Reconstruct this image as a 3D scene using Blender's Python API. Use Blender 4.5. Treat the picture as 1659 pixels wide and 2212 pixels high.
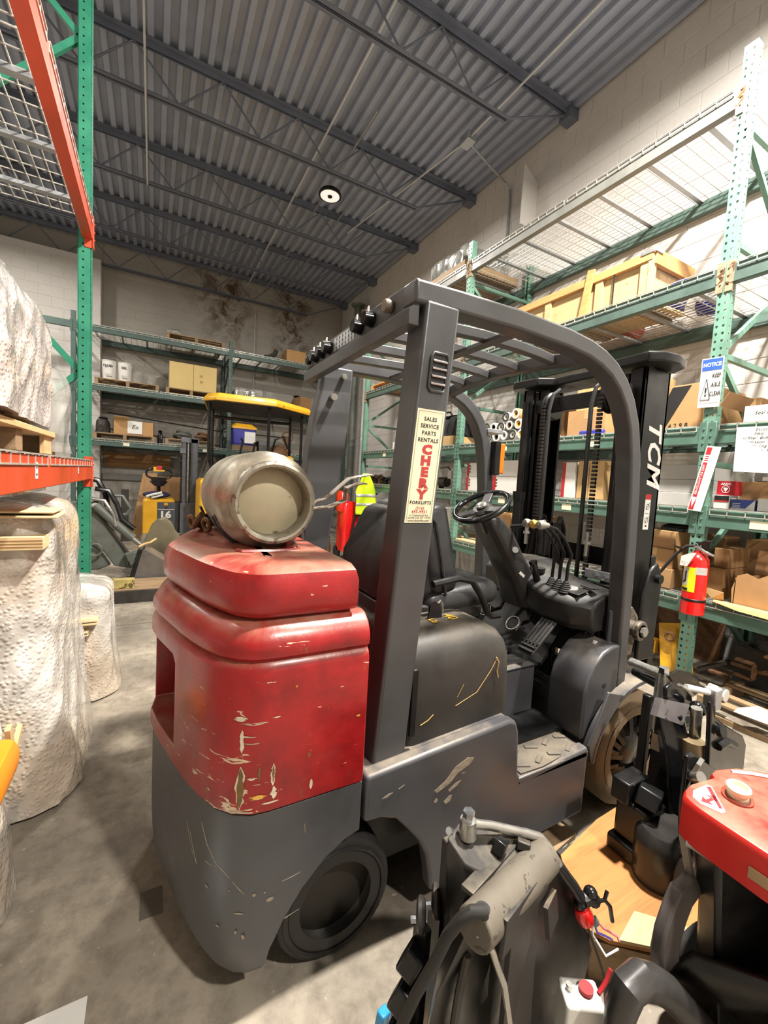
import bpy, bmesh, math, random
from math import sin, cos, pi, radians
from mathutils import Vector, Matrix, noise

random.seed(7)
for o in list(bpy.data.objects): bpy.data.objects.remove(o)
SC = bpy.context.scene
COL = SC.collection

# ---------------------------------------------------------------- camera
EYE = Vector((0.0, 0.0, 1.42))
YAW, PITCH, ROLL, FPX = 0.5044, 0.07478, -0.05665, 908.5
fwd = Vector((sin(YAW)*cos(PITCH), cos(YAW)*cos(PITCH), -sin(PITCH)))
rgt = Vector((cos(YAW), -sin(YAW), 0.0))
dwn = fwd.cross(rgt)
cr, sr = cos(ROLL), sin(ROLL)
r2 = cr*rgt + sr*dwn
d2 = -sr*rgt + cr*dwn
cam_d = bpy.data.cameras.new('camera'); cam = bpy.data.objects.new('camera', cam_d)
COL.objects.link(cam)
cam_d.sensor_fit = 'HORIZONTAL'; cam_d.sensor_width = 36.0
cam_d.lens = 36.0*FPX/1659.0
cam_d.clip_start = 0.02; cam_d.clip_end = 100
m3 = Matrix((r2, -d2, -fwd)).transposed()
cam.matrix_world = Matrix.Translation(EYE) @ m3.to_4x4()
SC.camera = cam

# ---------------------------------------------------------------- world, lamps, exposure
w = bpy.data.worlds.new('world'); SC.world = w; w.use_nodes = True
w.node_tree.nodes['Background'].inputs[0].default_value = (0.8, 0.85, 0.95, 1)
w.node_tree.nodes['Background'].inputs[1].default_value = 0.05
SC.view_settings.view_transform = 'Standard'; SC.view_settings.look = 'None'
SC.view_settings.gamma = 1.0; SC.view_settings.use_curve_mapping = False
SC.view_settings.exposure = 0.14
SC.cycles.max_bounces = 4; SC.cycles.diffuse_bounces = 2; SC.cycles.glossy_bounces = 2; SC.cycles.transmission_bounces = 2; SC.cycles.transparent_max_bounces = 4
# high bay lamps of the hall: position, power in watts, label
LAMPS = [((2.20, 6.15, 5.50), 150, 'round high bay lamp hanging below the joists, the one in view'),
         ((2.25, 0.80, 5.55), 760, 'round high bay lamp above the aisle beside the forklift mast'),
         ((1.70, -2.90, 5.70), 380, 'round high bay lamp behind the camera over the aisle'),
         ((-1.9, 3.2, 5.70), 80, 'round high bay lamp over the left racks'),
         ((-2.6, 8.3, 5.45), 150, 'round high bay lamp near the back wall behind the left rack')]
LAMP_COL = (1.0, 0.945, 0.87)

# ---------------------------------------------------------------- mesh helpers
class MB:
    def __init__(s): s.v = []; s.f = []
    def add(s, vs, fs):
        n = len(s.v); s.v += [Vector(p) for p in vs]; s.f += [[i+n for i in q] for q in fs]; return s
    def box(s, x0, x1, y0, y1, z0, z1):
        return s.add([(x0,y0,z0),(x1,y0,z0),(x1,y1,z0),(x0,y1,z0),(x0,y0,z1),(x1,y0,z1),(x1,y1,z1),(x0,y1,z1)],
                     [(0,3,2,1),(4,5,6,7),(0,1,5,4),(1,2,6,5),(2,3,7,6),(3,0,4,7)])
    def obox(s, c, size, rot=None, euler=None):
        R = rot if rot is not None else (Matrix.Rotation(euler[2],3,'Z')@Matrix.Rotation(euler[1],3,'Y')@Matrix.Rotation(euler[0],3,'X') if euler else Matrix.Identity(3))
        c = Vector(c); h = Vector(size)/2
        vs = [c + R@Vector((sx*h.x, sy*h.y, sz*h.z)) for sz in (-1,1) for sx,sy in ((-1,-1),(1,-1),(1,1),(-1,1))]
        return s.add(vs, [(0,3,2,1),(4,5,6,7),(0,1,5,4),(1,2,6,5),(2,3,7,6),(3,0,4,7)])
    def bar(s, p0, p1, w, h, up=(0,0,1)):
        p0, p1 = Vector(p0), Vector(p1); d = (p1-p0)
        if d.length < 1e-6: return s
        d.normalize(); up = Vector(up)
        if abs(d.dot(up)) > .98: up = Vector((1,0,0))
        a = d.cross(up).normalized(); b = a.cross(d).normalized()
        q = [a*(sx*w/2)+b*(sy*h/2) for sx,sy in ((-1,-1),(1,-1),(1,1),(-1,1))]
        return s.add([p0+k for k in q]+[p1+k for k in q], [(3,2,1,0),(4,5,6,7),(0,1,5,4),(1,2,6,5),(2,3,7,6),(3,0,4,7)])
    def loft(s, rings, caps=True, closed=True):
        n = len(rings[0]); vs = [p for r in rings for p in r]; fs = []
        for i in range(len(rings)-1):
            for j in range(n if closed else n-1):
                k = (j+1) % n
                fs.append((i*n+j, i*n+k, (i+1)*n+k, (i+1)*n+j))
        if caps:
            fs.append(tuple(range(n-1,-1,-1))); fs.append(tuple(range((len(rings)-1)*n, len(rings)*n)))
        return s.add(vs, fs)
    def prism(s, poly, axis, a, b):
        def P(u, v, t): return (t,u,v) if axis == 'x' else ((u,t,v) if axis == 'y' else (u,v,t))
        return s.loft([[P(u,v,a) for u,v in poly], [P(u,v,b) for u,v in poly]])
    def cyl(s, p0, p1, r0, r1=None, n=16, caps=True):
        r1 = r0 if r1 is None else r1
        p0, p1 = Vector(p0), Vector(p1); d = (p1-p0).normalized()
        up = Vector((0,0,1)) if abs(d.z) < .95 else Vector((1,0,0))
        a = d.cross(up).normalized(); b = d.cross(a)
        R = [[p+(a*cos(2*pi*i/n)+b*sin(2*pi*i/n))*r for i in range(n)] for p,r in ((p0,r0),(p1,r1))]
        return s.loft(R, caps)
    def tube(s, path, r, n=8, caps=True):
        P = [Vector(p) for p in path]; rings = []; pa = None
        for i,p in enumerate(P):
            d = (P[min(i+1,len(P)-1)]-P[max(i-1,0)]).normalized()
            if pa is None:
                up = Vector((0,0,1)) if abs(d.z) < .9 else Vector((1,0,0)); a = d.cross(up).normalized()
            else: a = (pa - d*pa.dot(d)).normalized()
            pa = a; b = d.cross(a); rr = r[i] if isinstance(r,(list,tuple)) else r
            rings.append([p+(a*cos(2*pi*k/n)+b*sin(2*pi*k/n))*rr for k in range(n)])
        return s.loft(rings, caps)
    def sweep(s, path, w, h, side):
        """rectangular section swept along a path; side = constant width direction"""
        P = [Vector(p) for p in path]; sd = Vector(side).normalized(); rings = []
        for i,p in enumerate(P):
            d = (P[min(i+1,len(P)-1)]-P[max(i-1,0)]).normalized(); u = sd.cross(d).normalized()
            rings.append([p+sd*(a*w/2)+u*(b*h/2) for a,b in ((-1,-1),(1,-1),(1,1),(-1,1))])
        return s.loft(rings)
    def lathe(s, prof, o, axis='z', n=24, caps=False):
        """prof: (radius, height along the axis)"""
        o = Vector(o); A = {'x':((0,1,0),(0,0,1),(1,0,0)),'y':((1,0,0),(0,0,1),(0,1,0)),'z':((1,0,0),(0,1,0),(0,0,1))}
        if isinstance(axis, str): a,b,c = [Vector(k) for k in A[axis]]
        else:
            c = Vector(axis).normalized(); up = Vector((0,0,1)) if abs(c.z) < .9 else Vector((1,0,0)); a = c.cross(up).normalized(); b = c.cross(a)
        return s.loft([[o+c*h+(a*cos(2*pi*i/n)+b*sin(2*pi*i/n))*max(r,1e-4) for i in range(n)] for r,h in prof], caps)
    def ball(s, c, r, n=12, m=8, sc=(1,1,1)):
        c = Vector(c)
        return s.loft([[c+Vector((sc[0]*r*sin(pi*j/m)*cos(2*pi*i/n), sc[1]*r*sin(pi*j/m)*sin(2*pi*i/n), -sc[2]*r*cos(pi*j/m))) for i in range(n)] for j in [.05]+list(range(1,m))+[m-.05]])
    def torus(s, c, axis, R, r, n=32, m=10):
        c = Vector(c); d = Vector(axis).normalized(); up = Vector((0,0,1)) if abs(d.z) < .9 else Vector((1,0,0))
        a = d.cross(up).normalized(); b = d.cross(a); rings = []
        for i in range(n+1):
            t = 2*pi*i/n; e = a*cos(t)+b*sin(t)
            rings.append([c+e*(R+r*cos(2*pi*k/m))+d*(r*sin(2*pi*k/m)) for k in range(m)])
        return s.loft(rings, False)
    def grid(s, fn, nu, nv):
        vs = [fn(i/nu, j/nv) for j in range(nv+1) for i in range(nu+1)]
        fs = [(j*(nu+1)+i, j*(nu+1)+i+1, (j+1)*(nu+1)+i+1, (j+1)*(nu+1)+i) for j in range(nv) for i in range(nu)]
        return s.add(vs, fs)

OFF = {}
def root_of(o):
    while o.parent: o = o.parent
    return o
def mesh_of(name, mb, off=None, smooth=35):
    off = off or Vector((0,0,0))
    me = bpy.data.meshes.new(name); me.from_pydata([v-off for v in mb.v], [], mb.f)
    bm = bmesh.new(); bm.from_mesh(me); bmesh.ops.recalc_face_normals(bm, faces=bm.faces); bm.to_mesh(me); bm.free()
    if smooth:
        for p in me.polygons: p.use_smooth = True
        me.set_sharp_from_angle(angle=radians(smooth))
    return me
def obj(name, mb, mat, parent=None, bevel=0, seg=2, smooth=35, label=None, kind=None, solid=0):
    off = OFF.get(root_of(parent).name, Vector((0,0,0))) if parent else Vector((0,0,0))
    me = mesh_of(name, mb, off, smooth); me.materials.append(mat)
    o = bpy.data.objects.new(name, me); COL.objects.link(o)
    if parent: o.parent = parent
    if solid:
        sm = o.modifiers.new('solid', 'SOLIDIFY'); sm.thickness = solid
    if bevel:
        b = o.modifiers.new('bevel', 'BEVEL'); b.width = bevel; b.segments = seg; b.limit_method = 'ANGLE'; b.angle_limit = radians(40)
    if label: o['label'] = label
    if kind: o['kind'] = kind
    return o
def thing(name, label, cat, loc=(0,0,0), rotz=0, group=None, world=True, rot=None):
    e = bpy.data.objects.new(name, None); COL.objects.link(e); e.empty_display_size = .1
    e.location = loc; e.rotation_euler = rot if rot else (0,0,rotz)
    e['label'] = label; e['category'] = cat
    if group: e['group'] = group
    OFF[e.name] = Vector(loc) if world else Vector((0,0,0))
    return e
def tag(o, label, cat, group=None):
    o['label'] = label; o['category'] = cat
    if group: o['group'] = group
    return o
def single(name, mb, mat, label, cat, loc=None, group=None, **k):
    """a thing that is one mesh; its origin is set to loc, mesh given in world coordinates"""
    loc = Vector(loc) if loc is not None else Vector((0,0,0))
    m2 = MB(); m2.v = [v-loc for v in mb.v]; m2.f = mb.f
    o = obj(name, m2, mat, None, **k); o.location = loc
    return tag(o, label, cat, group)
def struct(name, mb, mat, parent=None, **k):
    o = obj(name, mb, mat, parent, **k)
    if not parent: o['kind'] = 'structure'
    return o
def inst(src, name, parent=None, loc=(0,0,0), rot=(0,0,0)):
    o = bpy.data.objects.new(name, src.data if hasattr(src,'data') else src); COL.objects.link(o)
    o.location = loc; o.rotation_euler = rot
    if parent: o.parent = parent
    return o
def boolean(o, cutter_mb, op='DIFFERENCE'):
    c = bpy.data.objects.new('cut', mesh_of('cut', cutter_mb, OFF.get(root_of(o).name), 0)); COL.objects.link(c)
    md = o.modifiers.new('b', 'BOOLEAN'); md.operation = op; md.object = c; md.solver = 'EXACT'
    if o.parent: c.parent = o.parent
    bpy.context.view_layer.update()
    dg = bpy.context.evaluated_depsgraph_get()
    me = bpy.data.meshes.new_from_object(o.evaluated_get(dg))
    o.modifiers.clear(); o.data = me
    bpy.data.objects.remove(c)
    for p in me.polygons: p.use_smooth = True
    me.set_sharp_from_angle(angle=radians(35))
def text_mb(s, size, origin, xdir, ydir, align='CENTER', depth=.0006, bold=0, spacing=1.0, shear=0, xscale=1.0):
    cu = bpy.data.curves.new('t', 'FONT'); cu.body = s; cu.size = size; cu.align_x = align; cu.align_y = 'CENTER'
    cu.extrude = depth; cu.offset = bold; cu.space_character = spacing; cu.shear = shear; cu.resolution_u = 2
    t = bpy.data.objects.new('t', cu); COL.objects.link(t)
    bpy.context.view_layer.update()
    me = bpy.data.meshes.new_from_object(t.evaluated_get(bpy.context.evaluated_depsgraph_get()))
    X = Vector(xdir).normalized(); Yv = Vector(ydir).normalized(); N = X.cross(Yv); o = Vector(origin)
    mb = MB(); mb.add([o+X*(v.co.x*xscale)+Yv*v.co.y+N*v.co.z for v in me.vertices], [list(p.vertices) for p in me.polygons])
    bpy.data.objects.remove(t); bpy.data.meshes.remove(me)
    return mb
def join(*mbs):
    m = MB()
    for k in mbs: m.add(k.v, k.f)
    return m
def arc(cx, cz, r, a0, a1, n):
    return [(cx+r*cos(radians(a0+(a1-a0)*i/n)), cz+r*sin(radians(a0+(a1-a0)*i/n))) for i in range(n+1)]

# ---------------------------------------------------------------- materials
MATS = {}
def _nt(name):
    m = bpy.data.materials.new(name); m.use_nodes = True; nt = m.node_tree
    return m, nt, nt.nodes['Principled BSDF'], nt.nodes, nt.links
def coords(nt, world=False, scale=(1,1,1)):
    if world: c = nt.nodes.new('ShaderNodeNewGeometry'); out = c.outputs['Position']
    else: c = nt.nodes.new('ShaderNodeTexCoord'); out = c.outputs['Object']
    if tuple(scale) != (1,1,1):
        mp = nt.nodes.new('ShaderNodeMapping'); mp.inputs['Scale'].default_value = scale; nt.links.new(out, mp.inputs[0]); out = mp.outputs[0]
    return out
def noise_n(nt, vec, scale, detail=3, rough=.6, dist=0):
    n = nt.nodes.new('ShaderNodeTexNoise'); n.inputs['Scale'].default_value = scale; n.inputs['Detail'].default_value = detail
    n.inputs['Roughness'].default_value = rough; n.inputs['Distortion'].default_value = dist; nt.links.new(vec, n.inputs['Vector'])
    return n.outputs['Fac']
def ramp(nt, fac, stops):
    r = nt.nodes.new('ShaderNodeValToRGB'); nt.links.new(fac, r.inputs[0]); el = r.color_ramp.elements
    while len(el) < len(stops): el.new(.5)
    for e,(p,c) in zip(el, stops): e.position = p; e.color = (c,c,c,1) if isinstance(c,(int,float)) else (*c,1)
    return r.outputs[0]
def mixc(nt, fac, a, b):
    m = nt.nodes.new('ShaderNodeMix'); m.data_type = 'RGBA'
    if hasattr(fac, 'default_value'): nt.links.new(fac, m.inputs[0])
    else: m.inputs[0].default_value = fac
    for i,k in ((6,a),(7,b)):
        if hasattr(k, 'default_value'): nt.links.new(k, m.inputs[i])
        else: m.inputs[i].default_value = (*k,1)
    return m.outputs[2]
def math_n(nt, op, a, b=None):
    m = nt.nodes.new('ShaderNodeMath'); m.operation = op
    for i,k in ((0,a),(1,b)):
        if k is None: continue
        if hasattr(k, 'default_value'): nt.links.new(k, m.inputs[i])
        else: m.inputs[i].default_value = k
    return m.outputs[0]
def bump(nt, bsdf, h, strength=.3, dist=.01):
    b = nt.nodes.new('ShaderNodeBump'); b.inputs['Strength'].default_value = strength; b.inputs['Distance'].default_value = dist
    nt.links.new(h, b.inputs['Height']); nt.links.new(b.outputs[0], bsdf.inputs['Normal'])
def lin(c):
    return tuple(((k/255)/12.92 if k/255 <= .04045 else ((k/255+.055)/1.055)**2.4) for k in c)
def pm(name, rgb, rough=.5, metal=0, var=.18, scale=9, bmp=0, wear=None, wear_t=.64, wear_s=14, stretch=(1,1,1), world=False, dust=None, dust_t=.55, rv=.12, spec=None, coat=0):
    """painted / plain surface: rgb in sRGB 0..255, tone noise, optional chips of a second colour and dust on upward faces"""
    if name in MATS: return MATS[name]
    m, nt, b, N, L = _nt(name); c = lin(rgb)
    v = coords(nt, world, stretch); n1 = noise_n(nt, v, scale)
    col = ramp(nt, n1, [(.3, tuple(k*(1-var) for k in c)), (.7, tuple(min(1,k*(1+var)) for k in c))])
    if wear:
        n2 = noise_n(nt, v, wear_s, 4, .62, .4); mk = ramp(nt, n2, [(wear_t, 0), (wear_t+.03, 1)]); col = mixc(nt, mk, col, lin(wear))
    if dust:
        g = N.new('ShaderNodeNewGeometry'); sp = N.new('ShaderNodeSeparateXYZ'); L.new(g.outputs['Normal'], sp.inputs[0])
        up = ramp(nt, sp.outputs['Z'], [(.55,0),(.95,1)]); n3 = noise_n(nt, v, 5, 4, .65); dk = ramp(nt, n3, [(dust_t-.15,0),(dust_t+.15,1)])
        col = mixc(nt, math_n(nt,'MULTIPLY',up,dk), col, lin(dust))
    L.new(col, b.inputs['Base Color'])
    rr = ramp(nt, n1, [(.3, max(0,rough-rv)), (.7, min(1,rough+rv))]); L.new(rr, b.inputs['Roughness'])
    b.inputs['Metallic'].default_value = metal
    if spec is not None: b.inputs['Specular IOR Level'].default_value = spec
    if coat: b.inputs['Coat Weight'].default_value = coat; b.inputs['Coat Roughness'].default_value = .15
    if bmp > .06: bump(nt, b, noise_n(nt, v, scale*4, 3), bmp, .006)
    MATS[name] = m; return m

def m_concrete():
    m, nt, b, N, L = _nt('concrete_floor'); v = coords(nt, True)
    n1 = noise_n(nt, v, 1.3, 4, .65, .3); n2 = noise_n(nt, v, 14, 4, .7); n3 = noise_n(nt, v, .5, 3)
    c = ramp(nt, n1, [(.28, lin((104,96,85))), (.5, lin((146,136,121))), (.72, lin((182,171,152)))])
    c = mixc(nt, ramp(nt, n2, [(.42,0),(.7,.55)]), c, lin((92,84,74)))
    st = noise_n(nt, v, 2.6, 4, .55, 1.2); c = mixc(nt, ramp(nt, st, [(.60,0),(.72,.6)]), c, lin((82,72,58)))
    c = mixc(nt, ramp(nt, noise_n(nt, v, 34, 3), [(.66,0),(.72,.4)]), c, lin((196,190,176)))
    L.new(c, b.inputs['Base Color']); L.new(ramp(nt, n2, [(.3,.55),(.7,.85)]), b.inputs['Roughness'])
    bump(nt, b, math_n(nt,'ADD',noise_n(nt, v, 6, 4, .7),math_n(nt,'MULTIPLY',n2,.4)), .35, .012)
    return m
def m_block(name, base, stains):
    m, nt, b, N, L = _nt(name); v = coords(nt, True)
    n1 = noise_n(nt, v, .9, 4, .6); n2 = noise_n(nt, v, 30, 4, .75)
    c = ramp(nt, n1, [(.3, tuple(k*.84 for k in lin(base))), (.7, lin(base))])
    c = mixc(nt, ramp(nt, n2, [(.5,0),(.75,.25)]), c, tuple(k*.6 for k in lin(base)))
    if stains:   # rust and damp runs below the roof, dark smears lower down
        g = N.new('ShaderNodeNewGeometry'); sp = N.new('ShaderNodeSeparateXYZ'); L.new(g.outputs['Position'], sp.inputs[0])
        for xc, wd, z0, s in stains:
            dx = math_n(nt,'ABSOLUTE',math_n(nt,'SUBTRACT',sp.outputs['X'],xc)); fx = ramp(nt, math_n(nt,'DIVIDE',dx,wd), [(.25,1),(1,0)])
            fz = ramp(nt, math_n(nt,'DIVIDE',math_n(nt,'SUBTRACT',sp.outputs['Z'],z0),1.6), [(0,0),(.55,1)])
            nn = ramp(nt, noise_n(nt, v, 3.2, 4, .75, .6), [(.42,0),(.62,1)])
            k = math_n(nt,'MULTIPLY',math_n(nt,'MULTIPLY',fx,fz),math_n(nt,'MULTIPLY',nn,s)); c = mixc(nt, k, c, lin((88,66,46)))
        low = ramp(nt, math_n(nt,'DIVIDE',sp.outputs['Z'],6.0), [(.30,1),(.5,0)])
        sm = ramp(nt, noise_n(nt, v, 1.7, 4, .7, .5), [(.40,0),(.62,1)])
        c = mixc(nt, math_n(nt,'MULTIPLY',math_n(nt,'MULTIPLY',low,sm),.6), c, lin((112,104,94)))
    L.new(c, b.inputs['Base Color']); b.inputs['Roughness'].default_value = .75
    bump(nt, b, noise_n(nt, v, 60, 4, .8), .4, .005)
    return m
def m_wood(name, rgb, dark=.55, scale=3, axis='x', rough=.7, knots=True):
    if name in MATS: return MATS[name]
    m, nt, b, N, L = _nt(name); st = {'x':(1,9,9),'y':(9,1,9),'z':(9,9,1)}[axis]; c = lin(rgb)
    v = coords(nt, False, st); n1 = noise_n(nt, v, scale, 4, .6, 1.0); v2 = coords(nt, False); n2 = noise_n(nt, v2, 2.5, 4)
    col = ramp(nt, n1, [(.25, tuple(k*dark for k in c)), (.5, c), (.8, tuple(min(1,k*1.15) for k in c))])
    col = mixc(nt, ramp(nt, n2, [(.45,0),(.75,.5)]), col, tuple(k*.7 for k in c))
    if knots: col = mixc(nt, ramp(nt, noise_n(nt, v2, 11, 2), [(.70,0),(.76,.7)]), col, tuple(k*.35 for k in c))
    L.new(col, b.inputs['Base Color']); b.inputs['Roughness'].default_value = rough; bump(nt, b, n1, .2, .003)
    MATS[name] = m; return m
def m_wrap(name, tint, alpha, bub=70, brown=0):
    """bubble wrap or stretch film: cloudy plastic that lets part of what is inside show"""
    m, nt, b, N, L = _nt(name); v = coords(nt, False)
    vo = N.new('ShaderNodeTexVoronoi'); vo.inputs['Scale'].default_value = bub; L.new(v, vo.inputs['Vector'])
    n1 = noise_n(nt, v, 5, 2, .7, .6)
    c = ramp(nt, n1, [(.3, tuple(k*.72 for k in lin(tint))), (.65, lin(tint))])
    if brown: c = mixc(nt, ramp(nt, noise_n(nt, v, 2.4, 3, .5), [(.44,0),(.60,brown)]), c, lin((204,166,116)))
    L.new(c, b.inputs['Base Color']); b.inputs['Roughness'].default_value = .16; b.inputs['Specular IOR Level'].default_value = .8; b.inputs['Coat Weight'].default_value = 1.0; b.inputs['Coat Roughness'].default_value = .08
    b.inputs['Subsurface Weight'].default_value = 0
    h = math_n(nt,'ADD',math_n(nt,'MULTIPLY',ramp(nt, vo.outputs['Distance'], [(0,1),(.55,0)]), 1.0), math_n(nt,'MULTIPLY',noise_n(nt, v, 7, 2, .5, .6),.35))
    bump(nt, b, h, .6, .006)
    tr = N.new('ShaderNodeBsdfTransparent'); mx = N.new('ShaderNodeMixShader')
    L.new(ramp(nt, n1, [(.3, max(0,alpha-.15)),(.7, min(1,alpha+.25))]), mx.inputs[0]); m.use_transparent_shadow = False; L.new(tr.outputs[0], mx.inputs[1]); L.new(b.outputs[0], mx.inputs[2])
    L.new(mx.outputs[0], N['Material Output'].inputs['Surface'])
    return m
def m_red_cast():
    """chipped glossy red paint on the cast counterweight, chips gathered along the near corner"""
    m, nt, b, N, L = _nt('red_cast_paint'); g = N.new('ShaderNodeNewGeometry'); v = g.outputs['Position']
    n1 = noise_n(nt, v, 6, 4, .65); c = ramp(nt, n1, [(.3, lin((112,10,14))), (.55, lin((152,14,19))), (.75, lin((168,22,26)))])
    c = mixc(nt, ramp(nt, noise_n(nt, v, 3.5, 4, .7, .4), [(.52,0),(.66,.45)]), c, lin((140,52,48)))
    sp = N.new('ShaderNodeSeparateXYZ'); L.new(v, sp.inputs[0])
    mp = N.new('ShaderNodeMapping'); mp.inputs['Scale'].default_value = (5,5,26); L.new(v, mp.inputs[0])
    scr = noise_n(nt, mp.outputs[0], 2.6, 4, .62, .8)
    dx = math_n(nt,'ABSOLUTE',math_n(nt,'SUBTRACT',sp.outputs['X'],.17)); fx = ramp(nt, math_n(nt,'DIVIDE',dx,.14), [(.2,1),(1,0)])
    fz = ramp(nt, sp.outputs['Z'], [(.50,1),(.74,.75),(.80,0)])
    k = math_n(nt,'ADD', scr, math_n(nt,'MULTIPLY',math_n(nt,'MULTIPLY',fx,fz),.115))
    c = mixc(nt, ramp(nt, k, [(.69,0),(.70,1)]), c, lin((206,180,150)))
    mp2 = N.new('ShaderNodeMapping'); mp2.inputs['Scale'].default_value = (30,30,7); mp2.inputs['Location'].default_value = (3.3,1.2,.4); L.new(v, mp2.inputs[0])
    k2 = math_n(nt,'ADD', noise_n(nt, mp2.outputs[0], 1.6, 4, .6, .5), math_n(nt,'MULTIPLY',math_n(nt,'MULTIPLY',fx,ramp(nt, sp.outputs['Z'], [(.50,1),(.68,.8),(.72,0)])),.12))
    c = mixc(nt, ramp(nt, k2, [(.70,0),(.71,1)]), c, lin((112,84,44)))
    c = mixc(nt, ramp(nt, noise_n(nt, v, 22, 4, .7, .5), [(.705,0),(.72,.8)]), c, lin((214,150,60)))
    sn = N.new('ShaderNodeSeparateXYZ'); L.new(g.outputs['Normal'], sn.inputs[0])
    du = math_n(nt,'MULTIPLY',ramp(nt, sn.outputs['Z'], [(.35,0),(.9,1)]), ramp(nt, noise_n(nt, v, 5, 4, .7, .5), [(.36,.15),(.58,.95)]))
    c = mixc(nt, du, c, lin((158,112,92)))
    L.new(c, b.inputs['Base Color']); L.new(ramp(nt, n1, [(.3,.28),(.7,.45)]), b.inputs['Roughness']); b.inputs['Coat Weight'].default_value = .25; b.inputs['Coat Roughness'].default_value = .2
    bump(nt, b, noise_n(nt, v, 12, 4, .6), .22, .01)
    return m
def m_tank():
    m, nt, b, N, L = _nt('worn_steel_tank'); v = coords(nt, False)
    n1 = noise_n(nt, v, 7, 4, .72, .4); c = ramp(nt, n1, [(.25, lin((96,86,70))), (.5, lin((150,142,126))), (.75, lin((196,190,176)))])
    c = mixc(nt, ramp(nt, noise_n(nt, v, 38, 4, .7), [(.62,0),(.7,.75)]), c, lin((74,62,46)))
    L.new(c, b.inputs['Base Color']); b.inputs['Metallic'].default_value = .75; L.new(ramp(nt, n1, [(.3,.5),(.7,.32)]), b.inputs['Roughness'])
    bump(nt, b, noise_n(nt, v, 50, 4), .15, .004)
    return m
def m_emit(name, col, s):
    m, nt, b, N, L = _nt(name); b.inputs['Base Color'].default_value = (*col,1); b.inputs['Emission Color'].default_value = (*col,1); b.inputs['Emission Strength'].default_value = s
    return m

CONC = m_concrete()
BLK_R = m_block('white_block_paint', (216,211,204), None)
BLK_B = m_block('grey_block_paint', (176,170,160), [(1.55,.75,4.2,1.0),(3.15,.7,3.9,1.0),(.9,.5,5.0,.7)])
DECKM = pm('galvanised_deck', (158,166,184), .45, .15, .10, 3, world=True)
JOISTM = pm('joist_grey_paint', (104,110,124), .55, .1, .15, 4, world=True)
GALV = pm('galvanised_steel', (178,180,182), .38, .7, .12, 12)
ZINC = pm('zinc_wire', (196,192,182), .4, .5, .1, 20)
GREEN_M = pm('mid_green_rack_paint', (84,116,102), .5, .1, .14, 6, wear=(70,66,58), wear_t=.69, wear_s=9)
GLARE_B = pm('glare_grey_beam', (124,124,118), .5, .1, .1, 6, wear=(96,90,80), wear_t=.70, wear_s=9)  # green top beams, with the grey of the glare put into the colour
GREEN_R = pm('pale_green_rack_paint', (108,148,130), .5, .1, .14, 7, wear=(84,74,60), wear_t=.69, wear_s=9)
GREEN_D = pm('dull_green_rack_paint', (78,98,90), .55, .1, .16, 6, wear=(70,66,58), wear_t=.68, wear_s=9)
GREEN_B = pm('back_rack_green_paint', (72,92,86), .55, .1, .18, 5)
GREEN_L = pm('bright_green_rack_paint', (42,126,98), .45, .1, .12, 7, wear=(40,70,56), wear_t=.72)
ORANGE = pm('orange_rack_paint', (196,70,40), .45, .05, .12, 5, wear=(120,60,40), wear_t=.71)
RUST = pm('rusted_bracket', (150,134,108), .7, .2, .3, 16, wear=(92,62,36), wear_t=.56, wear_s=20)
GREY = pm('truck_grey_paint', (74,74,77), .42, .1, .14, 5, wear=(150,138,122), wear_t=.715, wear_s=9, dust=(142,130,112), dust_t=.56, bmp=.04)
GREYC = pm('guard_grey_paint', (74,74,75), .38, .15, .1, 5, wear=(132,130,126), wear_t=.74, wear_s=12, bmp=.03)
BLACK = pm('black_plastic', (36,35,34), .45, 0, .25, 9, dust=(92,86,78), dust_t=.62, bmp=.05)
BLACKM = pm('black_steel', (30,30,31), .38, .35, .25, 9, wear=(92,84,72), wear_t=.70, wear_s=14)
BLACKG = pm('glossy_black', (20,20,21), .2, .1, .2, 9)
VINYL = pm('black_vinyl', (44,44,46), .42, 0, .15, 14, bmp=.08)
HOODM = pm('scuffed_black_cover', (44,41,37), .55, 0, .42, 5, wear=(196,152,40), wear_t=.735, wear_s=5, dust=(106,97,84), dust_t=.46, bmp=.12)
RUBBER = pm('black_rubber', (34,32,30), .75, 0, .3, 12, bmp=.2)
TYRE = pm('dusty_tyre', (132,112,86), .85, 0, .25, 8, bmp=.2)
GREASE = pm('greasy_black', (26,23,20), .35, .2, .3, 9, bmp=.06)
RED_CW = m_red_cast()
RED = pm('red_paint', (200,38,30), .38, 0, .1, 5, dust=(196,128,104), dust_t=.58)
RED_G = pm('extinguisher_red', (214,26,24), .22, 0, .06, 6, coat=.5)
TANK = m_tank()
STEEL = pm('bare_steel', (172,170,164), .3, .8, .08, 20)
CHROME = pm('bright_bolt', (200,204,208), .18, .95, .06, 20)
WHITE = pm('white_plastic', (216,213,206), .45, 0, .05, 6)
PAPER = pm('white_paper', (226,224,218), .8, 0, .03, 6)
CREAM = pm('cream_sign', (236,228,196), .5, 0, .03, 5)
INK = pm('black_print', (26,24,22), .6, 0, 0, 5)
INKG = pm('grey_print', (120,108,100), .6, 0, 0, 5)
REDP = pm('red_print', (186,60,58), .6, 0, .08, 9)
REDD = pm('dark_red_print', (178,34,40), .55, 0, .06, 9)
BLUEP = pm('blue_print', (40,84,170), .5, 0, .05, 9)
CARD = pm('cardboard', (178,138,92), .85, 0, .1, 6, bmp=.05)
CARD2 = pm('tan_cardboard', (200,164,112), .85, 0, .1, 5, bmp=.05)
CARD3 = pm('brown_cardboard', (150,112,72), .85, 0, .14, 5, bmp=.05)
WHITEB = pm('white_carton', (222,218,210), .7, 0, .05, 5)
GREYB = pm('grey_carton', (186,182,176), .75, 0, .07, 5)
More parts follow.
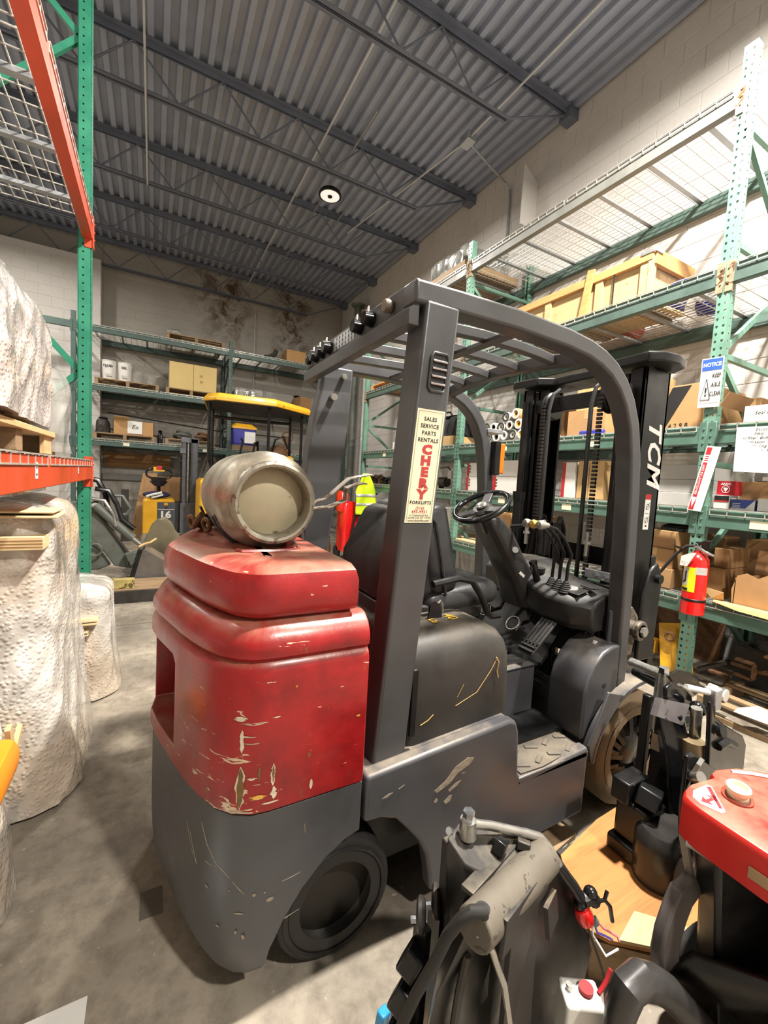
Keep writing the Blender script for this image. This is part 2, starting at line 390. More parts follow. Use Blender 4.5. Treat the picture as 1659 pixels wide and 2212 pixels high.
PINE = m_wood('pine_board', (208,174,124), .72, 3, 'y')
PINEX = m_wood('pine_plank', (220,192,146), .7, 3, 'x')
PINEO = m_wood('orange_pine', (206,152,92), .75, 3, 'y')
PALL = m_wood('pallet_wood', (150,124,92), .6, 3, 'x')
PLY = m_wood('plywood', (182,122,64), .62, 2.2, 'x')
PLYV = m_wood('plywood_upright', (156,118,76), .7, 1.5, 'z')
YELLOW = pm('machine_yellow', (222,166,36), .4, 0, .1, 5, wear=(120,84,30), wear_t=.68, wear_s=7)
ORANGEP = pm('orange_plastic', (236,140,24), .35, 0, .06, 6)
BLUE = pm('blue_plastic', (58,58,152), .4, 0, .1, 6)
PURPLE = pm('violet_plastic', (74,62,158), .35, 0, .12, 6)
SKYB = pm('light_blue_plastic', (46,150,214), .4, 0, .06, 6)
HIVIS = pm('hi_vis_yellow', (206,236,24), .6, 0, .06, 9)
SILVER = pm('reflective_tape', (200,200,196), .4, .3, .05, 9)
OLIVE = pm('grey_green_machine', (98,102,94), .5, .15, .2, 5, wear=(66,58,48), wear_t=.66)
CLOTH = pm('olive_canvas', (112,104,82), .9, 0, .2, 4, bmp=.25)
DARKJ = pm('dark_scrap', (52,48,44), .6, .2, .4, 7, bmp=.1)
BROWNJ = pm('rusty_parts', (112,80,52), .7, .2, .35, 7, bmp=.1)
BUBBLE = m_wrap('bubble_wrap', (250,244,234), .66, 58, .45)
BUBBLE2 = m_wrap('pink_bubble_wrap', (252,240,234), .72, 66, .15)
FILM = m_wrap('clear_film', (200,198,190), .34, 6)
LAMPM = m_emit('lamp_diffuser', (1.0,.95,.88), .55)
LAMPM.cycles.emission_sampling = 'NONE'
# ================================================================ the hall
XW, YB, ZC = 4.53, 11.20, 6.10
XL, YF = -5.2, -6.5
f = MB(); f.box(XL-.2, XW+.2, YF-.2, YB+.2, -.12, 0)
floor = struct('floor', f, CONC, smooth=0)
# control joints sawn in the slab are filler strips a hair above the concrete
for k,(x0,x1,y0,y1) in enumerate([(-.6,3.3,4.30,4.312),(-.6,3.3,8.3,8.312)]):
    obj('joint_filler', MB().box(x0,x1,y0,y1,-.01,.0015), pm('joint_grey',(96,88,78),.8), floor, smooth=0)
obj('floor_patch', MB().box(-.02,.045,1.40,1.50,-.01,.0012), pm('dark_patch',(94,87,78),.7), floor, smooth=0)

# corrugated roof deck, ribs run along the hall
P = .152; xs = []
n = int((XW-XL)/P)+1
for i in range(n):
    x = XL+i*P
    xs += [(x, ZC+.052), (x+.052, ZC+.052), (x+.066, ZC), (x+.124, ZC), (x+.138, ZC+.052)]
prof = [p for p in xs if p[0] <= XW+.05]
dk = MB(); dk.loft([[Vector((x,YF,z)) for x,z in prof], [Vector((x,YB,z)) for x,z in prof]], caps=False, closed=False)
ceil = struct('ceiling', dk, DECKM, smooth=0)
obj('roof_cover', MB().box(XL-.2, XW+.2, YF-.2, YB+.2, ZC+.07, ZC+.17), DECKM, ceil, smooth=0)

def block_wall(name, mat, fixed, axis, a0, a1, z1, sgn, near, limit=300, thick=.25):
    """wall core plus coursed blocks; sgn: direction of the visible face"""
    b = MB()
    lo, hi = (fixed, fixed-sgn*thick) if -sgn*thick > 0 else (fixed-sgn*thick, fixed)
    if axis == 'y': b.box(lo, hi, a0, a1, -.1, z1)
    else: b.box(a0, a1, lo, hi, -.1, z1)
    wl = struct(name, b, mat, smooth=0)
    q = .008; L, Hh, t = .405, .203, .005
    bm = MB(); c = .003
    o = [(-(L-q)/2,-(Hh-q)/2),((L-q)/2,-(Hh-q)/2),((L-q)/2,(Hh-q)/2),(-(L-q)/2,(Hh-q)/2)]
    r0 = [Vector((u,.002,v)) for u,v in o]; r1 = [Vector((u,-t+.002,v)) for u,v in o]; r2_ = [Vector((u-(c if u>0 else -c),-t,v-(c if v>0 else -c))) for u,v in o]
    bm.loft([r0,r1,r2_], caps=False); bm.add(r2_, [(0,1,2,3)])
    me = mesh_of('block', bm, None, 0); me.materials.append(mat)
    cand = []
    nz = int(z1/Hh)
    for r in range(nz):
        k = 0; a = a0 + (L/2 if r % 2 else 0)
        while a + L <= a1+1e-3:
            cand.append((a+L/2, r*Hh+Hh/2)); a += L
    cand.sort(key=near)
    rot = (0,0,0) if axis == 'x' else (0,0,-pi/2)
    for a,z in cand[:limit]:
        o_ = bpy.data.objects.new('block', me); COL.objects.link(o_); o_.parent = wl
        o_.location = (a, fixed, z) if axis == 'x' else (fixed, a, z); o_.rotation_euler = rot
    rest = MB()
    for a,z in cand[limit:]:
        if axis == 'x': rest.add([(a+v.x, fixed+v.y, z+v.z) for v in bm.v], bm.f)
        else: rest.add([(fixed+v.y, a-v.x, z+v.z) for v in bm.v], bm.f)
    if rest.v: obj('blocks', rest, mat, wl, smooth=0, kind='stuff')
    return wl
# right wall faces -x : a block turned by -90 degrees has its face towards -x
wr = block_wall('wall_right', BLK_R, XW, 'y', 1.0, YB, ZC+.1, -1, lambda q: abs(q[0]-4.0)*.75+abs(q[1]-3.9))
obj('wall_extension', MB().box(XW, XW+.25, YF-.2, 1.0, -.1, ZC+.1), BLK_R, wr, smooth=0)
wb = block_wall('wall_back', BLK_B, YB, 'x', -1.0, XW, ZC+.1, -1, lambda q: abs(q[0]-1.7)*.8+abs(q[1]-3.6))
wp = block_wall('wall_pier', BLK_R, YB-.4, 'x', -3.43, -1.0, ZC-.5, -1, lambda q: -q[0]*1.0+abs(q[1]-3.6)*.5, limit=150, thick=.4)
struct('wall_left', MB().box(XL-.25, XL, YF, YB, -.1, ZC+.1), BLK_R, smooth=0)
struct('wall_front', MB().box(XL, XW, YF-.25, YF, -.1, ZC+.1), BLK_R, smooth=0)
struct('wall_back_left', MB().box(XL, -1.0, YB-.02, YB+.23, -.1, ZC+.1), BLK_B, smooth=0)

# ---------------------------------------------------------------- open web joists
JY = [(2.05,'nearest to the camera'),(3.90,'second counted from the camera'),(5.78,'third counted from the camera, over the forklift mast'),(7.48,'fourth counted from the camera'),(9.24,'fifth counted from the camera'),(10.92,'last one, against the back wall')]
zt, zb = ZC-.005, 5.55
for Y,wd in JY:
    j = thing('roof_joist', 'grey open web steel roof joist, '+wd, 'joist', (0,Y,zb))
    for s in (-1,1):
        obj('top_chord', MB().box(XL, XW+.02, Y+s*.05-.032, Y+s*.05+.032, zt-.012, zt).box(XL, XW+.02, Y+s*.022-.004, Y+s*.022+.004, zt-.065, zt), JOISTM, j, smooth=0)
        obj('bottom_chord', MB().box(XL, 3.45, Y+s*.028-.022, Y+s*.028+.022, zb, zb+.008).box(XL, 3.45, Y+s*.01-.003, Y+s*.01+.003, zb, zb+.045), JOISTM, j, smooth=0)
    obj('bearing_seat', MB().box(XW-.16, XW+.02, Y-.08, Y+.08, zt-.13, zt-.02), JOISTM, j, smooth=0)
    x = XL+.35; up = False; prev = (x, zt-.05)
    while x < 3.4:
        x2 = x+.46; nx = (x2, zb+.03 if not up else zt-.05)
        obj('web_rod', MB().cyl((prev[0],Y,prev[1]),(nx[0],Y,nx[1]),.011,n=6), JOISTM, j)
        prev = nx; x = x2; up = not up
    obj('web_rod', MB().cyl((3.44,Y,zb+.02),(XW-.14,Y,zt-.08),.013,n=6), JOISTM, j)

# ---------------------------------------------------------------- lamps
for (x,y,z),pw,lab in LAMPS:
    t = thing('high_bay_lamp', lab, 'lamp', (x,y,z))
    obj('housing', MB().lathe([(.0,.11),(.06,.11),(.075,.06),(.15,.05),(.165,.02),(.165,0),(.14,-.004)], (x,y,z), 'z', 28), BLACKM, t)
    obj('diffuser', MB().lathe([(.138,-.002),(.138,-.006),(.035,-.006),(.035,-.002)], (x,y,z), 'z', 28), LAMPM, t)
    obj('sensor', MB().lathe([(.033,0),(.033,-.016),(.0,-.02)], (x,y,z), 'z', 16), BLACKM, t)
    obj('hanger', MB().cyl((x,y,z+.11),(x,y,ZC-.01),.006,n=8), GALV, t)
    ld = bpy.data.lights.new('lamp_light', 'AREA'); ld.shape = 'DISK'; ld.size = .30; ld.energy = pw; ld.color = LAMP_COL
    lo = bpy.data.objects.new('lamp_light', ld); COL.objects.link(lo); lo.location = (0,0,-.03); lo.parent = t

# ---------------------------------------------------------------- conduits, pipes, sheet on the wall
def pipe(name, pts, r, mat, label, cat='pipe'):
    return single(name, MB().tube(pts, r, 8), mat, label, cat, pts[0])
CONDM = pm('conduit_white', (206,208,210), .4, .3, .06, 9)
pipe('conduit', [(-.13,-2,5.52),(-.13,7.44,5.52)], .011, CONDM, 'thin white conduit strapped under the joists at the left of the roof')
pipe('conduit', [(1.94,-2,5.93),(1.94,11.1,5.93)], .014, CONDM, 'long straight conduit running down the middle of the roof')
pipe('conduit', [(2.35,5.0,5.93),(2.35,11.1,5.93)], .012, GALV, 'conduit running past the round lamp towards the back wall')
pipe('conduit', [(2.80,6.2,5.95),(2.80,11.1,5.95)], .012, GALV, 'conduit between the round lamp and the right wall')
pipe('conduit', [(3.58,-2,5.90),(3.53,4.62,5.90)], .013, CONDM, 'white conduit near the right wall ending in a junction box')
pipe('conduit', [(3.50,4.82,5.88),(3.05,7.5,5.88)], .012, CONDM, 'white conduit leaving the junction box for the back')
single('junction_box', MB().box(3.46,3.60,4.62,4.80,5.84,5.95), GALV, 'small square junction box under the roof deck', 'box', (3.53,4.71,5.84), bevel=.006)
pipe('conduit', [(3.60,4.71,5.86),(4.1,4.82,5.80),(4.40,4.90,5.80),(4.49,4.90,5.74),(4.505,4.90,5.6),(4.505,4.90,4.3)], .014, GALV, 'bent conduit dropping from the junction box down the right wall')
single('steel_sheet', MB().prism([(4.527,4.95),(4.527,5.55),(4.26,5.72),(4.26,4.95)], 'y', 4.40, 4.415), BLK_R, 'painted sheet standing out from the right wall above the rack', 'panel', (4.4,4.4,4.95))
for (x,y,r,zt_,lab,mt) in [(4.28,9.62,.085,5.55,'dark vent pipe standing in the corner by the right wall',OLIVE),(4.40,9.25,.055,5.30,'lighter thin pipe beside the dark vent pipe',BLK_R)]:
    t = thing('vent_pipe', lab, 'pipe', (x,y,0))
    obj('pipe', MB().cyl((x,y,0),(x,y,zt_),r,n=16), mt, t); obj('collar', MB().cyl((x,y,zt_-.30),(x,y,zt_-.25),r+.02,n=16), GALV, t)
    obj('cap', MB().cyl((x,y,zt_),(x,y,zt_+.05),r+.06,r+.09,n=16), mt, t)
pipe('conduit', [(2.18,11.17,.5),(2.18,11.17,5.4)], .014, CONDM, 'white conduit running up the stained back wall')

# ================================================================ pallet racks
PITCH_H = .0508
def holed(mb, o, u, v, W, Hh, cols, r, pitch=PITCH_H, tear=True):
    """plate in directions u (width) and v (up) with real openings, one per pitch in every column"""
    o, u, v = Vector(o), Vector(u), Vector(v); nr = int(Hh/pitch); e = [0]+[(a+b)/2 for a,b in zip(cols,cols[1:])]+[W]
    for i in range(nr):
        for j,c in enumerate(cols):
            a0,a1 = e[j],e[j+1]; b0,b1 = i*pitch,(i+1)*pitch; m = (b0+b1)/2
            outer = [(a1,m),(a1,b1),(a0,b1),(a0,m),(a0,b0),(a1,b0)]
            k = [(1,0),(.75,.95),(-.75,.95),(-1,0),(-.35,-1.25),(.35,-1.25)] if tear else [(cos(t),sin(t)) for t in [0,pi/3,2*pi/3,pi,4*pi/3,5*pi/3]]
            inner = [(c+r*p,m+r*q) for p,q in k]
            mb.add([o+u*p+v*q for p,q in outer+inner], [(n,(n+1)%6,6+(n+1)%6,6+n) for n in range(6)])
    if Hh > nr*pitch: mb.add([o+v*(nr*pitch),o+u*W+v*(nr*pitch),o+u*W+v*Hh,o+v*Hh],[(0,1,2,3)])
    return mb
_post = {}
def post_mesh(h, holes, mat):
    k = (round(h,2), holes, mat.name)
    if k in _post: return _post[k]
    w, d = .076, .070; mb = MB()
    if holes:
        holed(mb, (0,-w/2,0), (0,1,0), (0,0,1), w, h, [.018,.058], .0085)
        for s in (-1,1): holed(mb, (.002,s*w/2,0), (1,0,0), (0,0,1), d, h, [.040], .0062, tear=False)
    else:
        mb.add([(0,-w/2,0),(0,w/2,0),(0,w/2,h),(0,-w/2,h)],[(0,1,2,3)])
        for s in (-1,1): mb.add([(0,s*w/2,0),(d,s*w/2,0),(d,s*w/2,h),(0,s*w/2,h)],[(0,1,2,3)])
    for s in (-1,1): mb.add([(d,s*w/2,0),(d,s*.016,0),(d,s*.016,h),(d,s*w/2,h)],[(0,1,2,3)])
    me = mesh_of('post', mb, None, 0); me.materials.append(mat); _post[k] = me
    return me
def frame(label, loc, rotz, h, mat, holes=False, D=1.07, braces=True, zig=None):
    t = thing('upright_frame', label, 'rack upright', loc, rotz, world=False)
    me = post_mesh(h, holes, mat); p = inst(me, 'post', t)
    if holes:
        s = p.modifiers.new('solid','SOLIDIFY'); s.thickness = .0022; s.offset = -1
    m2 = post_mesh(h, False, mat); inst(m2, 'post', t, (D,0,0), (0,0,pi))
    for x in (.02, D-.06): obj('foot_plate', MB().box(x-.03,x+.09,-.06,.06,0,.008), mat, t, smooth=0)
    if zig:
        for (ua,za),(ub,zb_) in zip(zig,zig[1:]): obj('brace', MB().bar((ua,0,za),(ub,0,zb_),.038,.030,(0,1,0)), mat, t, smooth=0)
    elif braces:
        z = .18; k = 0
        while z+.75 < h:
            a,b = ((.06,z),(D-.06,z+.70)) if k % 2 else ((D-.06,z),(.06,z+.70))
            obj('brace', MB().bar((a[0],0,a[1]),(b[0],0,b[1]),.038,.030,(0,1,0)), mat, t, smooth=0)
            obj('strut', MB().bar((.06,0,z+.73),(D-.06,0,z+.73),.03,.038,(0,0,1)), mat, t, smooth=0)
            z += .76; k += 1
    return t
def beam(label, loc, rotz, L, mat, conn=None, rear=False, Hb=.125, D=1.07):
    """step beam; loc = centre line of the first post on the front face, z = top of the beam"""
    t = thing('rack_beam', label, 'rack beam', loc, rotz, world=False)
    u = -.004 if not rear else D+.004; s = 1 if not rear else -1; g = .040
    mb = MB().prism([(u+s*.002,-Hb),(u+s*.058,-Hb),(u+s*.058,0),(u+s*.034,0),(u+s*.034,-.04),(u+s*.002,-.04)] if False else [(u,-Hb),(u+s*.058,-Hb),(u+s*.058,-.038),(u+s*.034,-.038),(u+s*.034,0),(u,0)], 'y', g, L-g)
    obj('beam_tube', mb, mat, t, bevel=.004, seg=2)
    for v,sg in ((g,-1),(L-g,1)):
        c = MB().box(*sorted((u-s*.006,u)), *sorted((v-sg*.012, v+sg*.036)), -Hb-.055, .028)
        c.box(*sorted((u-s*.006,u+s*.045)), *sorted((v-sg*.004, v)), -Hb-.055, .028)
        cn = obj('connector', c, conn or mat, t, bevel=.002, seg=1)
        for dz in (-.02,-.07,-.12): obj('rivet', MB().cyl((u-s*.006,v+sg*.018,dz),(u-s*.012,v+sg*.018,dz),.008,.006,n=8), conn or mat, cn)
    return t
_deck = {}
def deck_parts(L, D=1.07):
    if L in _deck: return _deck[L]
    w = MB(); r = .0028
    nx = int(L/.1)
    for i in range(nx+1):
        v = i*L/nx; w.bar((.0,v,0),(D,v,0),2*r,2*r)
        w.bar((-.010,v,.002),(-.010,v,-.036),2*r,2*r,(1,0,0)); w.bar((-.010,v,0),(.01,v,0),2*r,2*r)
    for j in range(18):
        u = .03+j*(D-.06)/17; w.bar((u,0,.005),(u,L,.005),2*r,2*r)
    w.bar((-.012,0,-.034),(-.012,L,-.034),2*r,2*r); w.bar((-.012,0,.004),(-.012,L,.004),2*r,2*r)
    c = MB(); k = MB().prism([(-.02,-.028),(.02,-.028),(.014,-.004),(-.014,-.004)], 'x', .035, D-.035)
    a = mesh_of('wire_mesh', w, None, 0); b = mesh_of('channel', k, None, 0)
    _deck[L] = (a,b); return a,b
def deck(label, loc, rotz, L, wire_mat, chan_mat):
    t = thing('wire_deck', label, 'wire deck', loc, rotz, world=False)
    a,b = deck_parts(L)
    if not a.materials: a.materials.append(wire_mat)
    if not b.materials: b.materials.append(chan_mat)
    inst(a, 'wire_mesh', t)
    for k in (.16,.5,.84): inst(b, 'support_channel', t, (0,L*k,0))
    return t

# ---- right rack: front face x = XR, posts along y
XR = 3.43
RY = [-1.27, 1.55, 4.36, 7.19, 10.0]
RW = ['at the right edge','in the crate bay','in the far bay']
LV = [(4.19,'top'),(3.02,'second'),(1.93,'third'),(1.345,'fourth'),(.70,'lowest')]
for i,y in enumerate(RY[1:4]):
    lab = ['pale green perforated rack upright carrying the notice sign and extinguisher','green rack upright behind the steering wheel','green rack upright farther back beside the hi-vis vest'][i]
    frame(lab, (XR,y,0), 0, 4.44, GREEN_R, holes=(i<2))
for i in range(3):
    for z,wd in LV:
        if i == 0 and z > 4: continue
        y0 = RY[i]; L = RY[i+1]-y0
        mt = GREEN_M if z < 3 else (GREEN_D if z < 4 else GLARE_B)
        cn = RUST if (z > 2.9) else None
        beam('green front beam of the %s shelf %s' % (wd, RW[i]), (XR,y0,z), 0, L, mt, cn)
        beam('green rear beam of the %s shelf %s' % (wd, RW[i]), (XR,y0,z), 0, L, GREEN_D, None, rear=True)
        for h,hw in ((0,'near half'),(1,'far half')):
            if i == 0 and h == 0: continue
            deck('wire deck of the %s right shelf %s, %s' % (wd, RW[i], hw), (XR,y0+.05+h*(L-.1)/2+.02,z+.001), 0, 1.32, ZINC, GALV)
# ---- left rack: front faces +x
XLk = -.385
frame('bright green upright of the left rack with a row of round holes', (XLk,3.585,0), pi, 5.2, GREEN_L, holes=True, zig=[(.06,.15),(1.01,1.05),(.06,2.04),(1.01,3.10),(.06,4.15),(1.01,5.0)])
frame('bright green upright of the left rack nearest to the camera, out of view', (XLk,.77,0), pi, 5.2, GREEN_L)
for z,wd,rw in ((1.44,'lower','carrying the bubble wrapped load'),(3.03,'upper','high above the bubble wrap')):
    b_ = beam('orange front beam of the left rack, %s level %s' % (wd,rw), (XLk+.006,3.585,z), pi, 2.815, ORANGE, ORANGE, Hb=.125)
    beam('orange rear beam of the left rack, %s level' % wd, (XLk,3.585,z), pi, 2.815, ORANGE, ORANGE, rear=True)
    deck('wire mesh deck on the %s orange beams, far half' % wd, (XLk,3.585-.06,z+.001), pi, 1.32, ZINC, GALV)
    deck('wire mesh deck on the %s orange beams, near half' % wd, (XLk,3.585-1.43,z+.001), pi, 1.32, ZINC, GALV)
    if wd == 'lower':
        # bar-code stickers on the beam face (front face is at local u = -.004, v runs towards the camera)
        for v,wv,hv in ((.62,.024,.045),(1.60,.034,.060)):
            s = obj('sticker', MB().box(-.0055,-.0043,v,v+wv,-.055-hv/2,-.055+hv/2), PAPER, b_, smooth=0)
            obj('bar_code', MB().box(-.0060,-.0055,v+wv*.25,v+wv*.75,-.055+hv*.1,-.055+hv*.35).box(-.0060,-.0055,v+wv*.25,v+wv*.8,-.055-hv*.32,-.055-hv*.18), INK, s, smooth=0)
# ---- back rack: front faces -y
YR = 10.05
for i,(x,lab) in enumerate([(-1.36,'dark green upright of the back rack hidden near the pier'),(1.47,'dark green upright in the middle of the back rack'),(4.28,'dark green upright at the right end of the back rack')]):
    frame(lab, (x,YR,0), pi/2, 4.28, GREEN_B, holes=(i==1))
for i,(x1,rw) in enumerate([(1.47,'left bay'),(4.28,'right bay'),(-1.36,'pier bay')]):
    for z,wd in ((4.09,'top'),(2.98,'middle'),(1.92,'low')):
        beam('dark green front beam, %s level of the back rack, %s' % (wd,rw), (x1,YR,z), pi/2, 2.82, GREEN_B)
        if rw != 'pier bay': beam('dark green rear beam, %s level of the back rack, %s' % (wd,rw), (x1,YR,z), pi/2, 2.82, GREEN_B, rear=True)
        for h,hw in ((0,'right half'),(1,'left half')):
            if rw == 'pier bay': continue
            deck('wire deck, %s level of the back rack, %s, %s' % (wd,rw,hw), (x1-.05-h*1.36,YR,z+.001), pi/2, 1.32, ZINC, GALV)
# ================================================================ forklift (drives towards +x, near side y = 1.0)
FK = thing('forklift', 'dark grey cushion tyre forklift with red counterweight and gas cylinder', 'forklift', (1.2,1.53,0))
YN, YM = 1.0, 1.53
def mir(y): return 2*YM-y
# ---- counterweight
half = [(.53,1.0),(.40,1.0),(.27,1.0),(.225,1.006),(.185,1.028),(.150,1.065),(.122,1.12),(.098,1.18),(.076,1.25),(.050,1.35),(.026,1.44),(.010,1.53)]
PLAN = half + [(x,mir(y)) for x,y in reversed(half[:-1])]
def plan(i, z, xf=None, dx=0):
    n = len(PLAN); out = []
    for k,(x,y) in enumerate(PLAN):
        ax,ay = PLAN[max(k-1,0)]; bx,by = PLAN[min(k+1,n-1)]
        tx,ty = bx-ax, by-ay; l = math.hypot(tx,ty) or 1
        nx,ny = ty/l, -tx/l            # points inward for this winding
        if k in (0,n-1): nx,ny = 0, (1 if k == 0 else -1)
        # make sure it points towards the centre
        cx_,cy_ = .45-x, YM-y
        if nx*cx_+ny*cy_ < 0: nx,ny = -nx,-ny
        out.append(Vector((x+nx*i+dx if k not in (0,n-1) else (xf or x), y+ny*i, z)))
    return out
base = MB().loft([plan(.030,.10), plan(.012,.13), plan(.004,.20), plan(.0,.30), plan(0,.40), plan(0,.50), plan(.0,.566)])
cw = obj('counterweight_base', base, GREY, FK)
archp = [(.262,.05),(.285,.17),(.318,.245),(.365,.315),(.43,.378),(.49,.412),(.54,.425),(.60,.42),(.60,.05)]
boolean(cw, MB().prism(archp, 'y', .9, 2.2))
bv = cw.modifiers.new('bevel','BEVEL'); bv.width = .008; bv.segments = 2; bv.limit_method = 'ANGLE'; bv.angle_limit = radians(50)
body = MB().loft([plan(.004,.567), plan(-.006,.575), plan(-.007,.60), plan(-.006,.75), plan(-.006,.935), plan(-.001,.950), plan(.008,.958),
                  plan(.008,.962), plan(-.004,.970), plan(-.006,.985), plan(-.002,1.005), plan(.012,1.030), plan(.036,1.047), plan(.06,1.052)])
cb = obj('counterweight_body', body, RED_CW, FK)
boolean(cb, MB().loft([[Vector((x,y,z)) for y,z in [(1.285,.625),(1.605,.625),(1.605,.87),(1.585,.89),(1.305,.89),(1.285,.87)]] for x in (-.1,.17)]))
bv = cb.modifiers.new('bevel','BEVEL'); bv.width = .010; bv.segments = 3; bv.limit_method = 'ANGLE'; bv.angle_limit = radians(55)
lid = MB().loft([plan(.075,1.050,.49), plan(.050,1.053,.49), plan(.036,1.062,.495), plan(.026,1.078,.50), plan(.024,1.10,.50), plan(.026,1.145,.50), plan(.036,1.170,.495), plan(.060,1.184,.49), plan(.10,1.190,.48)])
ld_ = obj('counterweight_lid', lid, RED_CW, FK)
rm = MB().loft([plan(.16,1.188,.45), plan(.175,1.193,.44)]); obj('lid_panel', rm, RED_CW, ld_)

# ---- gas cylinder, axis along y
TX, TZ, TY0 = .318, 1.335, 1.245
tk = MB().lathe([(.105,.0),(.118,-.003),(.125,.006),(.125,.026),(.120,.034)], (TX,TY0,TZ), 'y', 40)
tank = thing_part = obj('gas_cylinder', MB().lathe([(.118,.028),(.140,.050),(.152,.085),(.157,.13),(.157,.50),(.153,.56),(.138,.61),(.10,.65),(.05,.665),(.0,.667)], (TX,TY0,TZ), 'y', 40), TANK, FK)
obj('collar_ring', MB().lathe([(.100,.060),(.103,.004),(.107,-.003),(.114,-.005),(.122,-.001),(.126,.010),(.125,.028),(.116,.036)], (TX,TY0,TZ), 'y', 40), pm('collar_steel',(150,144,130),.45,.7,.2,18,wear=(110,92,70),wear_t=.58,wear_s=40), tank)
obj('cylinder_end', MB().lathe([(.103,.058),(.094,.056),(.070,.048),(.035,.043),(.0,.042)], (TX,TY0,TZ), 'y', 40), pm('beige_tank_end',(178,168,140),.5,.25,.12,9,wear=(110,96,72),wear_t=.66,wear_s=26), tank)
cr_ = obj('tank_cradle', MB().sweep([(TX+.165*cos(radians(a)),1.42,TZ+.165*sin(radians(a))) for a in range(200,345,8)], .05, .008, (0,1,0)).sweep([(TX+.165*cos(radians(a)),1.78,TZ+.165*sin(radians(a))) for a in range(200,345,8)], .05, .008, (0,1,0)).box(TX-.06,TX+.06,1.38,1.82,1.185,1.195), BLACKM, FK)
obj('locating_pin', MB().cyl((TX+.055,1.29,1.185),(TX+.055,1.29,1.245),.008,n=10).cyl((TX+.055,1.29,1.185),(TX+.055,1.29,1.197),.02,n=12), RED_CW, FK)
obj('pin_tray', MB().tube([(TX-.10,1.27,1.192),(TX-.09,1.245,1.192),(TX,1.235,1.192),(TX+.08,1.25,1.192),(TX+.09,1.29,1.192)], .007, 6), RED_CW, FK)
for k,(y0,sp,hh) in enumerate([(1.42,.24,1.405),(1.60,.36,1.44)]):   # sprung open steel straps
    path = [(TX+.12,y0,TZ-.02),(TX+.17,y0,TZ-.03),(TX+.24,y0,TZ-.02),(TX+.30,y0,TZ+.005),(TX+.12+sp*.75,y0,hh-.02),(TX+.12+sp,y0,hh),(TX+.14+sp,y0,hh)]
    obj('strap', MB().sweep(path, .034, .004, (0,1,.12)), pm('strap_steel',(158,150,138),.4,.5,.15,20,wear=(100,84,68),wear_t=.56), FK)
obj('gas_hose', MB().tube([(.50,1.75,1.20),(.53,1.72,1.26),(.545,1.70,1.20),(.55,1.68,1.10),(.55,1.68,.95)], .013, 10), RUBBER, FK)
cl = MB().tube([(.24,1.90,1.30),(.20,1.86,1.23),(.17,1.80,1.20),(.14,1.70,1.22),(.16,1.66,1.26)], .012, 8); obj('regulator_pipe', cl, BROWNJ, FK)
for (x,y) in ((.13,1.72),(.17,1.62),(.20,1.80)): obj('valve_knob', MB().torus((x,y,1.225),(1,.4,.2),.022,.008,18,8), BROWNJ, FK)

# ---- chassis
side = [(.545,.432),(.60,.428),(.655,.405),(.70,.355),(.745,.30),(.775,.24),(.79,.17),(.80,.105),(1.555,.115),(1.56,.392),(1.185,.366),(1.165,.40),(1.150,.56),(1.135,.60),(1.10,.612),(.545,.572)]
for s,lab in ((0,None),(1,None)):
    y0,y1 = (1.0,1.05) if not s else (mir(1.05),mir(1.0))
    obj('side_panel', MB().prism(side, 'y', y0, y1), GREY, FK, bevel=.012, seg=3)
obj('deck_plate', MB().prism([(.545,.535),(.545,.567),(1.12,.606),(1.12,.57)], 'y', 1.03, mir(1.03)), GREY, FK, bevel=.006)
obj('frame_core', MB().box(.55,1.95,1.14,1.92,.14,.40).box(.62,1.12,1.08,1.98,.36,.545), BLACKM, FK)
st = obj('step', MB().box(1.165,1.56,1.0,1.30,.352,.378), GREY, FK, bevel=.005)
tread = pm('worn_rubber_mat',(74,70,64),.8,0,.2,12,dust=(112,102,86),dust_t=.55,bmp=.2)
mat_ = obj('step_mat', MB().prism([(1.19,1.012),(1.30,1.006),(1.42,1.018),(1.53,1.012),(1.535,1.29),(1.19,1.29)], 'z', .378,.384), tread, st)
rnd = random.Random(3)
for i in range(4):
    for j in range(4):
        cx_, cy_ = 1.23+j*.085+(i%2)*.03, 1.04+i*.068
        a = .5 if (i+j)%2 else -.4
        obj('tread_lug', MB().obox((cx_,cy_,.386),(.052,.018,.006),euler=(0,0,a)), tread, mat_, bevel=.002, seg=2)
obj('riser_panel', MB().box(1.15,1.56,1.30,1.315,.37,.61), GREY, FK, bevel=.003)
obj('floor_plate', MB().box(1.13,1.62,1.33,mir(1.10),.585,.60).prism([(1.62,.60),(1.84,.86),(1.84,.845),(1.63,.585)],'y',1.32,mir(1.10)), BLACK, FK)
obj('floor_lip', MB().box(1.13,1.56,1.30,1.34,.60,.615), GREY, FK, bevel=.003)
# fuse pocket with loose wires beside the riser
obj('fuse_box', MB().box(1.18,1.30,1.36,1.46,.60,.64), BLACKG, FK, bevel=.004)
for k,(mt,dy) in enumerate(((pm('yellow_wire',(230,176,60),.5),0),(pm('white_wire',(210,206,196),.5),.02),(pm('yellow_wire2',(206,150,50),.5),.035))):
    obj('wire', MB().tube([(1.17,1.35+dy,.64),(1.20,1.345+dy,.675-dy*.4),(1.25,1.35+dy,.665),(1.30,1.37+dy,.63)], .003, 6), mt, FK)
